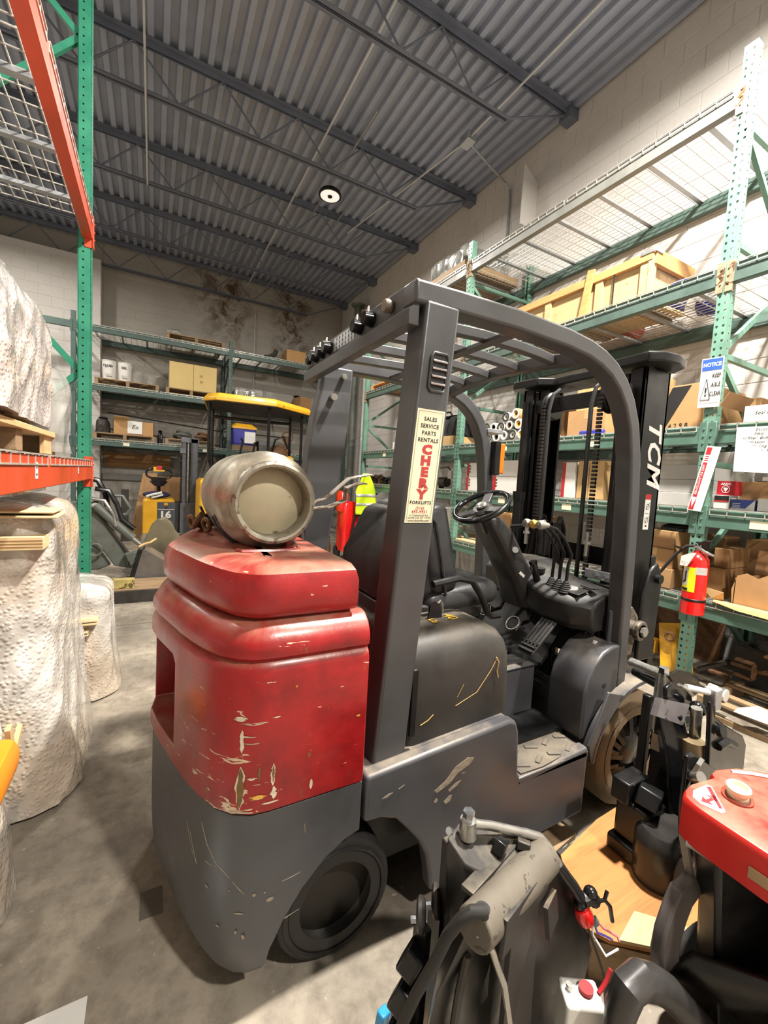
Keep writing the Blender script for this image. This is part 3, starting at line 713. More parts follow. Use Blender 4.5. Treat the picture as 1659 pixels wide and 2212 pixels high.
# fender housing at the front of the step and wheel arch
fh = [(1.575,.385),(1.575,.58),(1.59,.64),(1.625,.70),(1.68,.745),(1.745,.765),(1.815,.77),(1.84,.60),(1.80,.575),(1.70,.52),(1.63,.45),(1.60,.385)]
fb = obj('fender_housing', MB().prism(fh, 'y', 1.05, 1.23), GREY, FK, bevel=.010, seg=3)
for (x,z) in ((1.70,.60),(1.80,.66)): obj('bolt_hole', MB().cyl((x,1.052,z),(x,1.0485,z),.011,n=16), INK, fb)
obj('fender_housing', MB().prism(fh, 'y', mir(1.23), mir(1.05)), GREY, FK, bevel=.010, seg=3)
WX, WZ = 1.93, .262
for y0,y1 in ((1.0,1.24),(mir(1.24),mir(1.0))):
    outer = arc(WX,WZ,.345,172,95,12); inner = arc(WX,WZ,.325,95,172,12)
    fp = outer+[(2.03,.62),(2.03,.60)]+inner
    obj('wheel_arch', MB().prism(fp, 'y', y0, y1), GREY, FK, bevel=.004)
obj('arch_skirt', MB().prism(arc(WX,WZ,.345,172,118,8)+[(1.66,.60),(1.56,.392)], 'y', 1.0, 1.012), GREY, FK, bevel=.003)

# ---- wheels
def wheel(x, z, r, w, y0, name, tmat, rim, deep, dish=False):
    s = 1 if y0 < YM else -1
    t = obj(name, MB().lathe([(r*.62,0),(r*.90,0),(r*.965,s*.006),(r,s*.02),(r,s*(w-.02)),(r*.965,s*(w-.006)),(r*.62,s*w)], (x,y0,z), 'y', 44), tmat, FK)
    if dish: obj('rim', MB().lathe([(r*.80,-s*.002),(r*.82,s*.004),(r*.77,s*.010),(r*.74,s*.035),(r*.70,s*.045),(r*.30,s*.052),(0,s*.054)], (x,y0,z), 'y', 44), rim, t)
    else: obj('rim', MB().lathe([(r*.78,-s*.002),(r*.80,s*.004),(r*.74,s*.012),(r*.70,s*deep),(r*.32,s*(deep+.01)),(r*.28,s*deep*.5),(r*.20,s*deep*.45),(0,s*deep*.45)], (x,y0,z), 'y', 44), rim, t)
    return t
rw = wheel(.492,.178,.182,.12,1.045,'rear_wheel',RUBBER,pm('dark_rim',(40,36,31),.6,.1,.3,8),.02,True)
obj('wheel_lip', MB().lathe([(.148,-.003),(.156,-.007),(.162,-.003)], (.492,1.045,.178), 'y', 44), BLACKM, rw)
wheel(.492,.178,.182,.12,mir(1.045),'rear_wheel',RUBBER,DARKJ,.02)
fw = wheel(WX,WZ,.262,.17,1.03,'front_wheel',TYRE,GREASE,.05)
for k in range(6):
    a = k*pi/3+.2; obj('wheel_nut', MB().cyl((WX+.10*cos(a),1.055,WZ+.10*sin(a)),(WX+.10*cos(a),1.085,WZ+.10*sin(a)),.014,n=6), GREASE, fw)
gr = MB()
for k in range(26):
    a = k*2*pi/26; r = .17+.02*sin(k*2.3); gr.bar((WX+r*cos(a),1.05,WZ+r*sin(a)),(WX+(r-.07)*cos(a+.15),1.035,WZ+(r-.07)*sin(a+.15)),.02,.02)
obj('hub_grease', gr, GREASE, fw); obj('hub', MB().lathe([(.085,.03),(.085,-.01),(.06,-.03),(.0,-.035)],(WX,1.06,WZ),'y',24), GREASE, fw)
wheel(WX,WZ,.262,.17,mir(1.03),'front_wheel',TYRE,GREASE,.05)
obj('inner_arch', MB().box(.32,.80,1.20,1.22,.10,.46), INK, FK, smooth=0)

# ---- engine hood
def rrect(x0,x1,y0,y1,z,r=.04,n=5):
    out = []
    for cx_,cy_,a0 in ((x1-r,y1-r,0),(x0+r,y1-r,90),(x0+r,y0+r,180),(x1-r,y0+r,270)):
        out += [Vector((cx_+r*cos(radians(a0+90*k/n)), cy_+r*sin(radians(a0+90*k/n)), z)) for k in range(n+1)]
    return out
hd = MB(); rings = []
for z,i,dx in ((.572,.0,0),(.60,0,0),(.72,.002,0),(.80,.006,.0),(.845,.016,.008),(.88,.034,.022),(.902,.062,.05),(.912,.10,.08)):
    rings.append(rrect(.70+i*.3,1.165-i-dx*.3,1.06+i,mir(1.06)-i,z+.0,.05))
for r in rings:
    for v in r: v.z += (v.x-.70)*.04
hood = obj('engine_hood', hd.loft(rings), HOODM, FK)
obj('yellow_marking', join(text_mb('40', .06, (.98,1.22,.926),(0,-1,0),(1,0,.04)), text_mb('LB', .045, (.90,1.21,.923),(0,-1,0),(1,0,.04))), pm('yellow_stencil',(208,160,40),.6,0,.1,9,wear=(70,60,48),wear_t=.52,wear_s=60), hood)
obj('hood_trim', MB().box(.688,.70,1.07,1.09,.58,.80), pm('yellow_trim',(214,170,40),.5,0,.1,9,wear=(30,28,26),wear_t=.5,wear_s=30), hood)
sc_ = MB().tube([(.90,1.0575,.68),(.99,1.0575,.71),(1.05,1.058,.78),(1.075,1.0605,.815)], .0011, 5).tube([(1.072,1.060,.82),(1.085,1.0595,.80),(1.078,1.0585,.77),(1.085,1.058,.745)], .0022, 5).tube([(.76,1.057,.645),(.79,1.0575,.655),(.81,1.0575,.67)], .0014, 5).tube([(.905,1.0575,.71),(.93,1.0575,.75)], .0008, 5)
obj('paint_streak', sc_, pm('dried_yellow_paint',(188,150,84),.7), hood)
obj('hinge_strap', MB().box(.715,.735,1.045,1.058,.62,.84), BLACKM, FK, bevel=.003)

# ---- overhead guard
GA = pm('guard_dark',(70,70,71),.42,.15,.12,6,wear=(132,130,126),wear_t=.76,wear_s=12)
def rail(y):
    pts = [(.64,y,1.962),(.80,y,1.968),(1.05,y,1.972),(1.30,y,1.965),(1.42,y,1.952),(1.50,y,1.932),(1.57,y,1.902),(1.635,y,1.855),(1.69,y,1.79),(1.735,y,1.70),(1.765,y,1.58),(1.785,y,1.42),(1.80,y,1.20),(1.812,y,.90),(1.818,y,.57)]
    return pts
for y in (1.085, mir(1.085)):
    pl = obj('guard_rail', MB().sweep(rail(y), .075, .066, (0,1,0)), GREYC, FK, bevel=.010, seg=3)
def pillar(y0, y1):
    # rear pillar, a wide box leaning forward
    n = [(.585,.55),(.700,.56),(.800,1.945),(.680,1.945)]
    return MB().prism(n, 'y', y0, y1)
pr = obj('rear_pillar', pillar(1.045,1.145), GREYC, FK, bevel=.010, seg=3)
pf = obj('rear_pillar', MB().prism([(.63,.57),(.72,.57),(.745,1.0),(.80,1.42),(.835,1.70),(.845,1.945),(.70,1.945),(.69,1.85),(.655,1.70),(.635,1.55),(.625,1.40),(.628,1.10)], 'y', mir(1.145), mir(1.06)), GREYC, FK, bevel=.010, seg=3)
obj('pillar_bolt', MB().cyl((.74,mir(1.148),1.80),(.735,mir(1.19),1.795),.016,n=10), STEEL, pf)
obj('pillar_bolt', MB().cyl((.79,mir(1.148),1.90),(.79,mir(1.17),1.90),.013,n=10), STEEL, pf)
# vent with slats in the near pillar (face y = 1.045)
lean = lambda z: (z-.56)/(1.945-.56)
def pxz(u, z): return .585+(.680-.585)*lean(z)+u*(.115+(.12-.115)*lean(z))   # u 0..1 across the face
vt = MB(); vz0, vz1 = 1.69, 1.80
vp = [(pxz(.36,vz0+.012),vz0),(pxz(.74,vz0),vz0),(pxz(.80,vz0+.012),vz0+.012),(pxz(.80,vz1-.012),vz1-.012),(pxz(.74,vz1),vz1),(pxz(.36,vz1),vz1),(pxz(.30,vz1-.012),vz1-.012),(pxz(.30,vz0+.012),vz0+.012)]
vent = obj('vent_recess', MB().prism(vp, 'y', 1.0435, 1.046), INK, pr)
fr = MB(); m_ = len(vp)
fr.tube([(x,1.042,z) for x,z in vp]+[(vp[0][0],1.042,vp[0][1])], .0045, 6); obj('vent_frame', fr, GREYC, vent)
for k in range(4):
    z = vz0+.022+k*.022; obj('vent_slat', MB().obox(((pxz(.33,z)+pxz(.77,z))/2,1.040,z),(.050,.010,.004),euler=(radians(35),0,0)), GALV, vent)
# company sign on the pillar
sz0, sz1 = 1.300, 1.635
def sg(u, z, y=1.044): return (pxz(u,z), y, z)
sp_ = MB().add([sg(.08,sz0),sg(.90,sz0),sg(.90,sz1),sg(.08,sz1),sg(.08,sz0,1.0425),sg(.90,sz0,1.0425),sg(.90,sz1,1.0425),sg(.08,sz1,1.0425)],[(0,3,2,1),(4,5,6,7),(0,1,5,4),(1,2,6,5),(2,3,7,6),(3,0,4,7)])
sign = obj('company_sign', sp_, CREAM, pr, smooth=0)
ydir = Vector((pxz(.5,sz1)-pxz(.5,sz0),0,sz1-sz0)).normalized(); xdir = Vector((ydir.z,0,-ydir.x))
def at_sign(z): return (pxz(.49,z),1.0424,z)
xdir = Vector((1,0,0))
tb, tr_, tgm = INK, REDP, REDP
def tline(mt, s, z, size, **k):
    obj('sign_lettering', text_mb(s, size*1.10, at_sign(z), xdir, ydir, depth=.0003, **k), mt, sign, smooth=0)
for s,z in (('SALES',1.6065),('SERVICE',1.586),('PARTS',1.5655),('RENTALS',1.545)): tline(tb, s, z, .0150, bold=.0004, spacing=1.1)
for s,z in zip('CHERY', (1.5165,1.4835,1.450,1.4165,1.3835)): tline(tr_, s, z, .0335, bold=.0028, xscale=1.28)
tline(tb, 'FORKLIFTS', 1.3600, .0128, bold=.0004, spacing=1.15)
tline(tgm, '(516)', 1.3435, .0110, bold=.0003, spacing=1.2); tline(tgm, '493-9951', 1.3325, .0118, bold=.0003, spacing=1.15)
tline(tb, '61 Commercial Ave.', 1.3222, .0074); tline(tb, 'Garden City, NY 11530', 1.3150, .0074); tline(tb, 'www.cheryhilo.com', 1.3065, .0082)
bo = [at for at in ((.13,sz0+.006),(.85,sz0+.006),(.85,sz1-.006),(.13,sz1-.006))]
bl = MB()
for a,b in zip(bo, bo[1:]+bo[:1]): bl.bar(sg(a[0],a[1],1.0423),sg(b[0],b[1],1.0423),.0004,.0009,(0,1,0))
obj('sign_border', bl, INK, sign, smooth=0)
# cross members and roof bars
rc = obj('rear_crossmember', MB().prism([(.628,1.868),(.665,1.868),(.665,2.0),(.648,2.0),(.648,1.925),(.628,1.915)],'y',1.06,mir(1.05)), GA, FK, bevel=.003)
obj('front_crossmember', MB().sweep([(1.47,1.09,1.935),(1.44,1.30,1.955),(1.43,1.53,1.96),(1.44,1.76,1.955),(1.47,mir(1.09),1.935)], .05, .05, (0,0,1)), GA, FK, bevel=.006)
for k,y in enumerate((1.24,1.42,1.60,1.79)):
    pts = [(.70,y,1.955),(.86,y,1.962),(1.05,y,1.970),(1.22,y,1.968),(1.34,y,1.962),(1.44,y,1.950)]
    obj('roof_bar', MB().sweep(pts, .034, .036, (0,1,0)), GREYC, FK, bevel=.004)
obj('bar_tie', MB().bar((1.08,1.12,1.948),(1.08,mir(1.12),1.948),.045,.012), GA, FK)
obj('corner_gusset', MB().prism([(.70,1.90),(.86,1.945),(.70,1.945)], 'y', 1.12, 1.135), GA, FK)
# tail lamps and horn bracket on the rear cross member
perf = MB()
holed(perf, (.6470,1.48,1.938), (0,1,0), (0,0,1), .20, .052, [.02,.05,.08,.11,.14,.17], .0062, pitch=.017)
obj('perforated_plate', perf, GALV, rc, smooth=0)
for k,(y,mt) in enumerate(((1.33,PAPER),(1.42,pm('amber_lens',(206,170,120),.3)),(1.80,PAPER),(1.88,PAPER),(1.72,pm('amber_lens2',(180,150,110),.3)))):
    l = obj('tail_lamp', MB().cyl((.645,y,1.962),(.612,y,1.962),.026,.022,n=14), BLACKG, rc); obj('lens', MB().ball((.623,y,1.962),.014,10,6,(.5,1,1)), mt, l)
    obj('lamp_ear', MB().prism([(y-.012,1.975),(y+.008,1.975),(y-.004,1.998),(y-.012,2.0)], 'x', .624,.628), PAPER, l)
obj('work_lamp', MB().lathe([(.0,0),(.018,.004),(.022,.015),(.018,.03),(0,.034)],(.616,1.20,1.962),'x',16), pm('dusty_lamp',(110,100,86),.6,0,.3,20), rc)
obj('work_lamp', MB().lathe([(.0,0),(.018,.004),(.022,.015),(.018,.03),(0,.034)],(.616,1.96,1.962),'x',16), BLACKG, rc)
# marker lamp on the far front leg and clip on the near leg
fl = obj('turn_lamp', MB().box(1.82,1.86,mir(1.16),mir(1.12),1.50,1.68), pm('orange_lens',(240,110,20),.35), FK, bevel=.006)
obj('lamp_back', MB().box(1.78,1.822,mir(1.165),mir(1.115),1.49,1.69), BLACKG, fl, bevel=.004)
obj('lamp_clamp', MB().box(1.74,1.86,mir(1.13),mir(1.04),1.74,1.765), GALV, FK, bevel=.003)
obj('leg_clamp', MB().box(1.70,1.735,1.05,1.075,1.735,1.765), BLACKM, FK, bevel=.003)
obj('grab_handle', MB().tube([(1.85,1.11,1.62),(1.875,1.11,1.60),(1.885,1.11,1.55),(1.89,1.11,1.35),(1.885,1.11,1.32),(1.86,1.11,1.30)], .010, 8), BLACKM, FK)

# ---- seat
def pillow(x0,x1,y0,y1,z0,z1,r=.05,k=4):
    rings = []
    for j in range(2*k+1):
        t = -pi/2+pi*j/(2*k); i = r*(1-cos(t)); z = (z0+r+r*sin(t)) if j <= k else (z1-r+r*sin(t))
        rings.append(rrect(x0+i,x1-i,y0+i,y1-i,z,max(.012,r-i*.6)))
    return MB().loft(rings)
def tilt(mb, piv, ang):
    R = Matrix.Rotation(ang,3,'Y'); p = Vector(piv); mb.v = [p+R@(v-p) for v in mb.v]; return mb
se = obj('seat_cushion', tilt(pillow(.93,1.32,1.30,1.76,.885,.99,.045),(.9,1.5,.9),-radians(5)), VINYL, FK)
obj('seat_base', MB().box(.80,1.24,1.34,1.72,.86,.90).prism([(.74,.90),(1.22,.88),(1.22,.925),(.76,.96)],'y',1.31,1.75), BLACK, FK, bevel=.01)
bk = obj('backrest', tilt(pillow(.96,1.12,1.31,1.75,.96,1.34,.055),(1.0,1.5,.96),-radians(14)), VINYL, FK)
sh = MB().loft([[Vector((x,y,z)) for x,z in [(.86,.94),(1.0,.95),(.93,1.32),(.87,1.30),(.76,1.12),(.74,.98)]] for y in (1.33,1.73)])
obj('seat_shell', tilt(sh,(.9,1.5,.98),-radians(4)), BLACK, bk, bevel=.02, seg=3)
obj('seat_piping', MB().tube([(1.02,1.305,.98),(.985,1.302,1.13),(.95,1.305,1.27),(.925,1.36,1.325),(.925,1.53,1.332)], .006, 6), VINYL, bk)
for y in (1.27,1.79):
    obj('armrest', MB().tube([(.93,y,1.04),(1.05,y,1.055),(1.12,y,1.04),(1.17,y,.98),(1.215,y,.90),(1.235,y,.885),(1.28,y,.885)], .014, 8), BLACKM, FK)
obj('seat_bracket', MB().prism([(.89,.91),(.96,.91),(.94,.975),(.92,.985),(.90,.97)],'y',1.235,1.242), BLACKM, FK)
obj('belt_hook', MB().tube([(.93,1.24,.97),(.945,1.24,.985),(.955,1.24,.97),(.96,1.24,.94)], .005, 6), STEEL, FK)
# ---- controls
colm = MB().loft([[Vector((c[0]+w*sx,c[1]+w2*sy,c[2])) for sx,sy in ((-1,-.6),(-.6,-1),(.6,-1),(1,-.6),(1,.6),(.6,1),(-.6,1),(-1,.6))] for c,w,w2 in (((1.72,1.53,.82),.10,.11),((1.64,1.53,.96),.085,.09),((1.555,1.53,1.08),.075,.08),((1.465,1.53,1.20),.075,.085),((1.41,1.53,1.275),.058,.066))])
cs = obj('steering_column', colm, BLACK, FK, bevel=.012, seg=2)
SWC = Vector((1.345,1.50,1.325)); SWN = Vector((-.52,-.06,.85)).normalized()
sw = obj('steering_wheel', MB().torus(SWC, SWN, .128, .0135, 44, 12), BLACKG, FK)
sa = SWN.cross(Vector((0,1,0))).normalized(); sb = SWN.cross(sa)
obj('wheel_hub', MB().lathe([(.0,.012),(.042,.010),(.052,.0),(.046,-.03),(.035,-.06),(.03,-.12)], SWC-SWN*.015, SWN, 20), BLACK, sw)
for a in (90,205,335):
    d = sa*cos(radians(a))+sb*sin(radians(a)); obj('spoke', MB().bar(SWC-SWN*.012+d*.04, SWC+d*.124, .045, .014, SWN), BLACK, sw, bevel=.004)
kn = SWC+(sa*cos(radians(200))+sb*sin(radians(200)))*.05
obj('horn_cap', MB().lathe([(.026,0),(.026,.008),(.02,.012),(0,.013)], SWC+SWN*.002, SWN, 18), STEEL, sw)
obj('ignition_switch', MB().cyl((1.53,1.452,1.12),(1.522,1.438,1.125),.015,n=14), CHROME, cs)
obj('column_label', MB().obox((1.585,1.442,1.0),(.04,.002,.014),euler=(0,radians(35),0)), GREYB, cs)
for s,l in ((-1,.15),): obj('shift_lever', MB().tube([(1.50,1.46,1.235),(1.545,1.37,1.255),(1.56,1.335,1.262)], .008, 8), BLACKM, cs)
obj('lever_tip', MB().cyl((1.555,1.345,1.26),(1.565,1.315,1.264),.016,.020,n=12), pm('grey_knob',(140,138,128),.5), cs)
# dash cowl
dash = MB(); rings = []
for y,x0,x1,zt_,zb_ in ((1.13,1.70,1.86,.935,.80),(1.20,1.64,1.86,.945,.80),(1.32,1.62,1.86,.955,.80),(1.42,1.62,1.86,.985,.82),(1.50,1.64,1.87,1.02,.84),(1.62,1.66,1.87,1.02,.84),(1.80,1.68,1.87,1.0,.84)):
    rings.append([Vector(p) for p in ((x0,y,zb_+.03),(x0-.005,y,zt_-.03),(x0+.025,y,zt_),(x1-.03,y,zt_+.04),(x1,y,zt_+.035),(x1,y,zb_),(x0+.03,y,zb_))])
da = obj('dash_cowl', dash.loft(rings), BLACK, FK, bevel=.008, seg=2)
obj('instrument_plate', MB().obox((1.70,1.27,.967),(.075,.17,.006),euler=(0,-radians(12),0)), BLACK, da, bevel=.003)
obj('instrument_face', MB().lathe([(.0,.0075),(.032,.007),(.033,.0)], (1.695,1.31,.968), (-.2,0,1), 20).lathe([(.0,.0075),(.030,.007),(.031,.0)], (1.70,1.25,.968), (-.2,0,1), 20), pm('glossy_silver_dial',(176,172,170),.15,.4,.2,30), da)
obj('key_slot', MB().obox((1.76,1.20,.985),(.03,.075,.004)).obox((1.745,1.175,.985),(.02,.02,.004)), INK, da)
obj('cup_well', MB().cyl((1.70,1.45,1.005),(1.70,1.45,1.028),.035,.038,n=18), INK, da)
lv = obj('handbrake', MB().tube([(1.665,1.40,.93),(1.62,1.41,1.06)], .017, 10).cyl((1.62,1.41,1.06),(1.616,1.412,1.072),.02,n=10), BLACKG, FK)
for k,y in enumerate((1.345,1.305,1.265)):
    l = obj('hydraulic_lever', MB().tube([(1.68,y,.985),(1.685,y,1.08),(1.69,y-.01,1.125),(1.645,y,1.20),(1.60,y+.012,1.245),(1.55,y+.02,1.258)], .0075, 8), BLACKM, FK)
    obj('lever_knob', MB().lathe([(.0,-.012),(.017,-.008),(.021,.005),(.016,.025),(.010,.048)], (1.505,y+.027,1.262), (.97,-.15,-.03), 14), (pm('grey_knob',(140,138,128),.5) if k != 1 else pm('yellow_knob',(186,146,66),.4)), l)
    obj('lever_boot', MB().lathe([(r,h) for i in range(6) for r,h in ((.034-.004*i,.009*i),(.028-.004*i,.009*i+.005))], (1.68,y,.955), 'z', 14), RUBBER, l)
# pedals
pd = MB().obox((1.56,1.30,.745),(.014,.085,.20),euler=(0,radians(48),0)); pa = obj('accelerator_pedal', pd, RUBBER, FK, bevel=.006)
R48 = Matrix.Rotation(radians(48),3,'Y')
for i in range(4): obj('pedal_rib', MB().obox(Vector((1.56,1.30,.745))+R48@Vector((-.010,-.030+.02*i,.02)),(.008,.008,.15),rot=R48), RUBBER, pa)
for i in range(3): obj('pedal_rib', MB().obox(Vector((1.56,1.30,.745))+R48@Vector((-.010,0,-.085+.022*i)),(.008,.08,.008),rot=R48), RUBBER, pa)
for nm,(x,y,z) in (('brake_pedal',(1.585,1.47,.745)),('inching_pedal',(1.575,1.66,.76))):
    p_ = obj(nm, MB().obox((x,y,z),(.014,.075,.062),euler=(0,radians(40),0)), RUBBER, FK, bevel=.012, seg=3)
    obj('pedal_arm', MB().tube([(x+.01,y,z-.01),(x+.10,y,z+.0),(x+.16,y,z+.10)], .010, 8), BLACKM, p_)
    obj('pedal_edge', MB().torus((x-.008,y,z+.006),(-.77,0,.64),.036,.003,24,6), STEEL, p_)
# open wiring under the dash at the near end
wr_ = MB(); rnd = random.Random(11)
for k in range(14):
    y = 1.14+.05*rnd.random(); x = 1.76+.08*rnd.random()
    wr_.tube([(x,y,.90),(x+.02*rnd.uniform(-1,1),y+.02*rnd.uniform(-1,1),.83),(x+.03*rnd.uniform(-1,1),y+.03*rnd.uniform(-1,1),.76),(x+.03*rnd.uniform(-1,1),y,.70)], .005, 5)
obj('wiring_loom', wr_, BLACKG, FK)
for k in range(3): obj('wire_plug', MB().obox((1.72+.03*k,1.125,.75-.02*k),(.016,.014,.035),euler=(0,.4,0)), WHITE, FK, bevel=.002)
obj('dash_support', MB().box(1.86,1.885,1.12,mir(1.12),.60,.99), BLACKM, FK, bevel=.004)
obj('hinge_post', MB().tube([(1.78,1.10,.66),(1.78,1.10,.90),(1.80,1.10,.92),(1.82,1.10,.90),(1.82,1.10,.66)], .010, 8), GREYC, FK)
obj('valve_plate', MB().box(1.885,1.90,1.13,1.32,1.00,1.045), GALV, FK, bevel=.003)
for k in range(3): obj('valve_bolt', MB().cyl((1.884,1.16+.05*k,1.02),(1.868,1.16+.05*k,1.02),.012,n=6), CHROME, FK)
gb = obj('side_cable_bracket', MB().prism([(1.32,.72),(1.345,.72),(1.36,.92),(1.33,.95),(1.30,.93)],'y',1.86,1.875), STEEL, FK)
for k in range(4): obj('side_cable', MB().tube([(1.40+.03*k,1.84,.93),(1.42+.03*k,1.82,.80),(1.46+.02*k,1.80,.70)], .007, 6), BLACKG, FK)

# ---- mast
BEFORE = set(o.name for o in FK.children)
ML = (1.175,1.275); MZ0, MZ1 = .08, 2.03
def channel(x0,x1,y0,y1,z0,z1,t=.018,s=1):
    m = MB().box(x0,x1,*sorted((y0,y0+s*t)),z0,z1).box(x0,x0+t,*sorted((y0,y1)),z0,z1).box(x1-t,x1,*sorted((y0,y1)),z0,z1); return m
for s in (1,-1):
    ya = 1.165 if s == 1 else mir(1.165)
    r_ = obj('outer_rail', channel(2.03,2.23,ya,ya+s*.075,MZ0,MZ1-.02,.02,s), BLACKM, FK, bevel=.004)
    obj('inner_rail', channel(2.06,2.20,ya+s*.085,ya+s*.15,.12,2.0,.018,s), BLACKM, FK, bevel=.003)
    obj('lift_cylinder', MB().cyl((1.995,ya+s*.06,.20),(1.995,ya+s*.06,1.35),.034,n=18).cyl((1.995,ya+s*.06,1.35),(1.995,ya+s*.06,1.40),.040,n=18).cyl((1.995,ya+s*.06,1.40),(1.995,ya+s*.06,1.93),.022,n=14), BLACKM, FK)
    sv = obj('chain_wheel', MB().lathe([(.02,-.018),(.072,-.018),(.080,-.010),(.070,-.006),(.070,.006),(.080,.010),(.072,.018),(.02,.018)], (2.07,ya+s*.19,1.90), 'y', 30), BLACKM, FK)
    ch = MB()
    z = .62
    while z < 1.90:
        ch.box(1.986,2.0,ya+s*.19-.012,ya+s*.19+.012,z,z+.014); z += .020
    obj('lift_chain', ch, DARKJ, FK, smooth=0)
    obj('hose_guide', MB().tube([(1.99,ya+s*.235,.70),(1.985,ya+s*.235,1.86),(2.01,ya+s*.235,1.95),(2.06,ya+s*.235,1.985)], .011, 8), RUBBER, FK)
    obj('rod_anchor', MB().cyl((1.96,ya+s*.17,1.10),(1.96,ya+s*.17,1.22),.012,n=10).cyl((1.96,ya+s*.17,1.16),(1.96,ya+s*.17,1.175),.02,n=6), STEEL, FK)
tp = [(1.97,1.13),(2.02,1.09),(2.12,1.075),(2.22,1.10),(2.26,1.16),(2.26,mir(1.16)),(2.22,mir(1.10)),(2.12,mir(1.075)),(2.02,mir(1.09)),(1.97,mir(1.13)),(1.985,mir(1.30)),(2.06,mir(1.36)),(2.06,1.36),(1.985,1.30)]
obj('top_plate', MB().prism(tp, 'z', 2.015, 2.06), BLACKM, FK, bevel=.008, seg=3)
obj('upper_tie', MB().box(2.03,2.06,1.26,mir(1.26),1.86,1.94), BLACKM, FK, bevel=.004)
obj('mid_tie', MB().box(2.22,2.26,1.16,mir(1.16),1.02,1.12), BLACKM, FK, bevel=.004)
obj('lower_tie', MB().box(2.22,2.26,1.16,mir(1.16),.30,.42), BLACKM, FK, bevel=.004)
obj('free_lift_cylinder', MB().cyl((2.02,1.62,.25),(2.02,1.62,1.16),.058,n=20).cyl((2.02,1.62,1.16),(2.02,1.62,1.20),.064,n=20).cyl((2.02,1.62,1.20),(2.02,1.62,1.24),.03,n=14), BLACKG, FK)
for k,dy in enumerate((-.10,-.075,.09,.115)): obj('mast_hose', MB().tube([(2.0,1.62+dy,.30),(1.985,1.62+dy,1.05),(2.0,1.62+dy*.8,1.24),(2.04,1.62+dy*.6,1.27),(2.07,1.62+dy*.6,1.2),(2.07,1.62+dy*.6,.4)], .010, 8), RUBBER, FK)
# carriage, tilt plate and bracket
obj('carriage', MB().box(2.24,2.29,1.14,mir(1.14),.55,.64).box(2.24,2.29,1.14,mir(1.14),.22,.31).box(2.21,2.29,1.30,1.36,.22,.70).box(2.21,2.29,mir(1.36),mir(1.30),.22,.70), BLACKM, FK, bevel=.006)
for y in (1.28,mir(1.28)): obj('fork', MB().box(2.29,2.33,y-.055,y+.055,.05,.66).prism([(2.29,.03),(3.10,.045),(3.10,.055),(2.33,.085),(2.29,.085)],'y',y-.055,y+.055), BLACKM, FK, bevel=.004)
cpn = obj('side_plate', MB().prism([(2.10,.62),(2.23,.62),(2.25,1.02),(2.20,1.10),(2.14,1.06),(2.10,.95)], 'y', 1.115, 1.135), BLACKM, FK, bevel=.008)
obj('plate_pin', MB().cyl((2.20,1.115,1.02),(2.20,1.095,1.02),.022,n=14), BLACKM, cpn)
tb_ = obj('tilt_mount', MB().cyl((2.02,1.165,.80),(2.02,1.06,.80),.036,n=18).cyl((2.02,1.085,.80),(2.02,1.06,.80),.046,n=18).prism([(1.94,.66),(2.06,.66),(2.09,.84),(2.03,.90),(1.97,.86)],'y',1.12,1.165), pm('greasy_iron',(112,104,92),.5,.4,.3,14,wear=(60,52,42),wear_t=.56), FK, bevel=.006)
obj('grease_nut', MB().cyl((2.02,1.06,.80),(2.02,1.045,.80),.022,n=6), STEEL, tb_)
# maker letters and warning decal on the rear face of the near rail... the wide face points to the side (y = 1.165)
lt = text_mb('TCM', .145, (2.150,1.1640,1.625), (.10,0,-1), (1,0,.08), depth=.0004, bold=.004, spacing=1.08, shear=.3)
obj('maker_letters', lt, PAPER, FK, smooth=0)
dc = obj('warning_decal', MB().box(2.120,2.165,1.1630,1.1650,1.255,1.425), PAPER, FK, smooth=0)
obj('decal_band', MB().box(2.120,2.165,1.1624,1.1631,1.400,1.425), REDD, dc, smooth=0)
pic = MB().torus((2.143,1.1628,1.365),(0,1,0),.013,.0012,20,5).torus((2.143,1.1628,1.300),(0,1,0),.013,.0012,20,5).bar((2.130,1.1628,1.350),(2.158,1.1628,1.385),.001,.003,(0,1,0)).bar((2.130,1.1628,1.285),(2.158,1.1628,1.318),.001,.003,(0,1,0)).box(2.128,2.158,1.1626,1.1631,1.331,1.333).box(2.135,2.15,1.1626,1.1631,1.268,1.276)
obj('decal_picture', pic, INK, dc, smooth=0)

for o in FK.children:          # the mast group stands a little farther back
    if o.name not in BEFORE: o.location.x -= .055
# ---- scrapes and chips that follow the cast surface
def cw_pt(s, z, off):
    d = s
    for (ax,ay),(bx,by) in zip(PLAN,PLAN[1:]):
        l = math.hypot(bx-ax,by-ay)
        if d <= l:
            k = d/l; x,y = ax+(bx-ax)*k, ay+(by-ay)*k; nx,ny = -(by-ay)/l, (bx-ax)/l
            if nx*(x-.45)+ny*(y-YM) < 0: nx,ny = -nx,-ny
            return Vector((x+nx*off, y+ny*off, z))
        d -= l
def chip(name, s0, s1, z0, z1, off, mat, parent, seed, nz=10):
    rg = random.Random(seed); L = []; Rr = []
    for i in range(nz+1):
        z = z0+(z1-z0)*i/nz; e = math.sin(pi*min(1,max(0,i/nz)))**.5 if 0 < i < nz else .05
        m_ = (s0+s1)/2; w_ = (s1-s0)/2
        L.append(cw_pt(m_-w_*e*rg.uniform(.45,1.1), z, off)); Rr.append(cw_pt(m_+w_*e*rg.uniform(.45,1.1), z, off))
    n = len(L); return obj(name, MB().add(L+Rr, [(i,i+1,n+i+1,n+i) for i in range(n-1)]), mat, parent, smooth=0)
PRIMER = pm('pale_primer',(206,190,164),.7,0,.12,30); IRON = pm('bare_brown_iron',(116,86,48),.7,.1,.25,30); OCHRE = pm('ochre_primer',(204,160,74),.6)
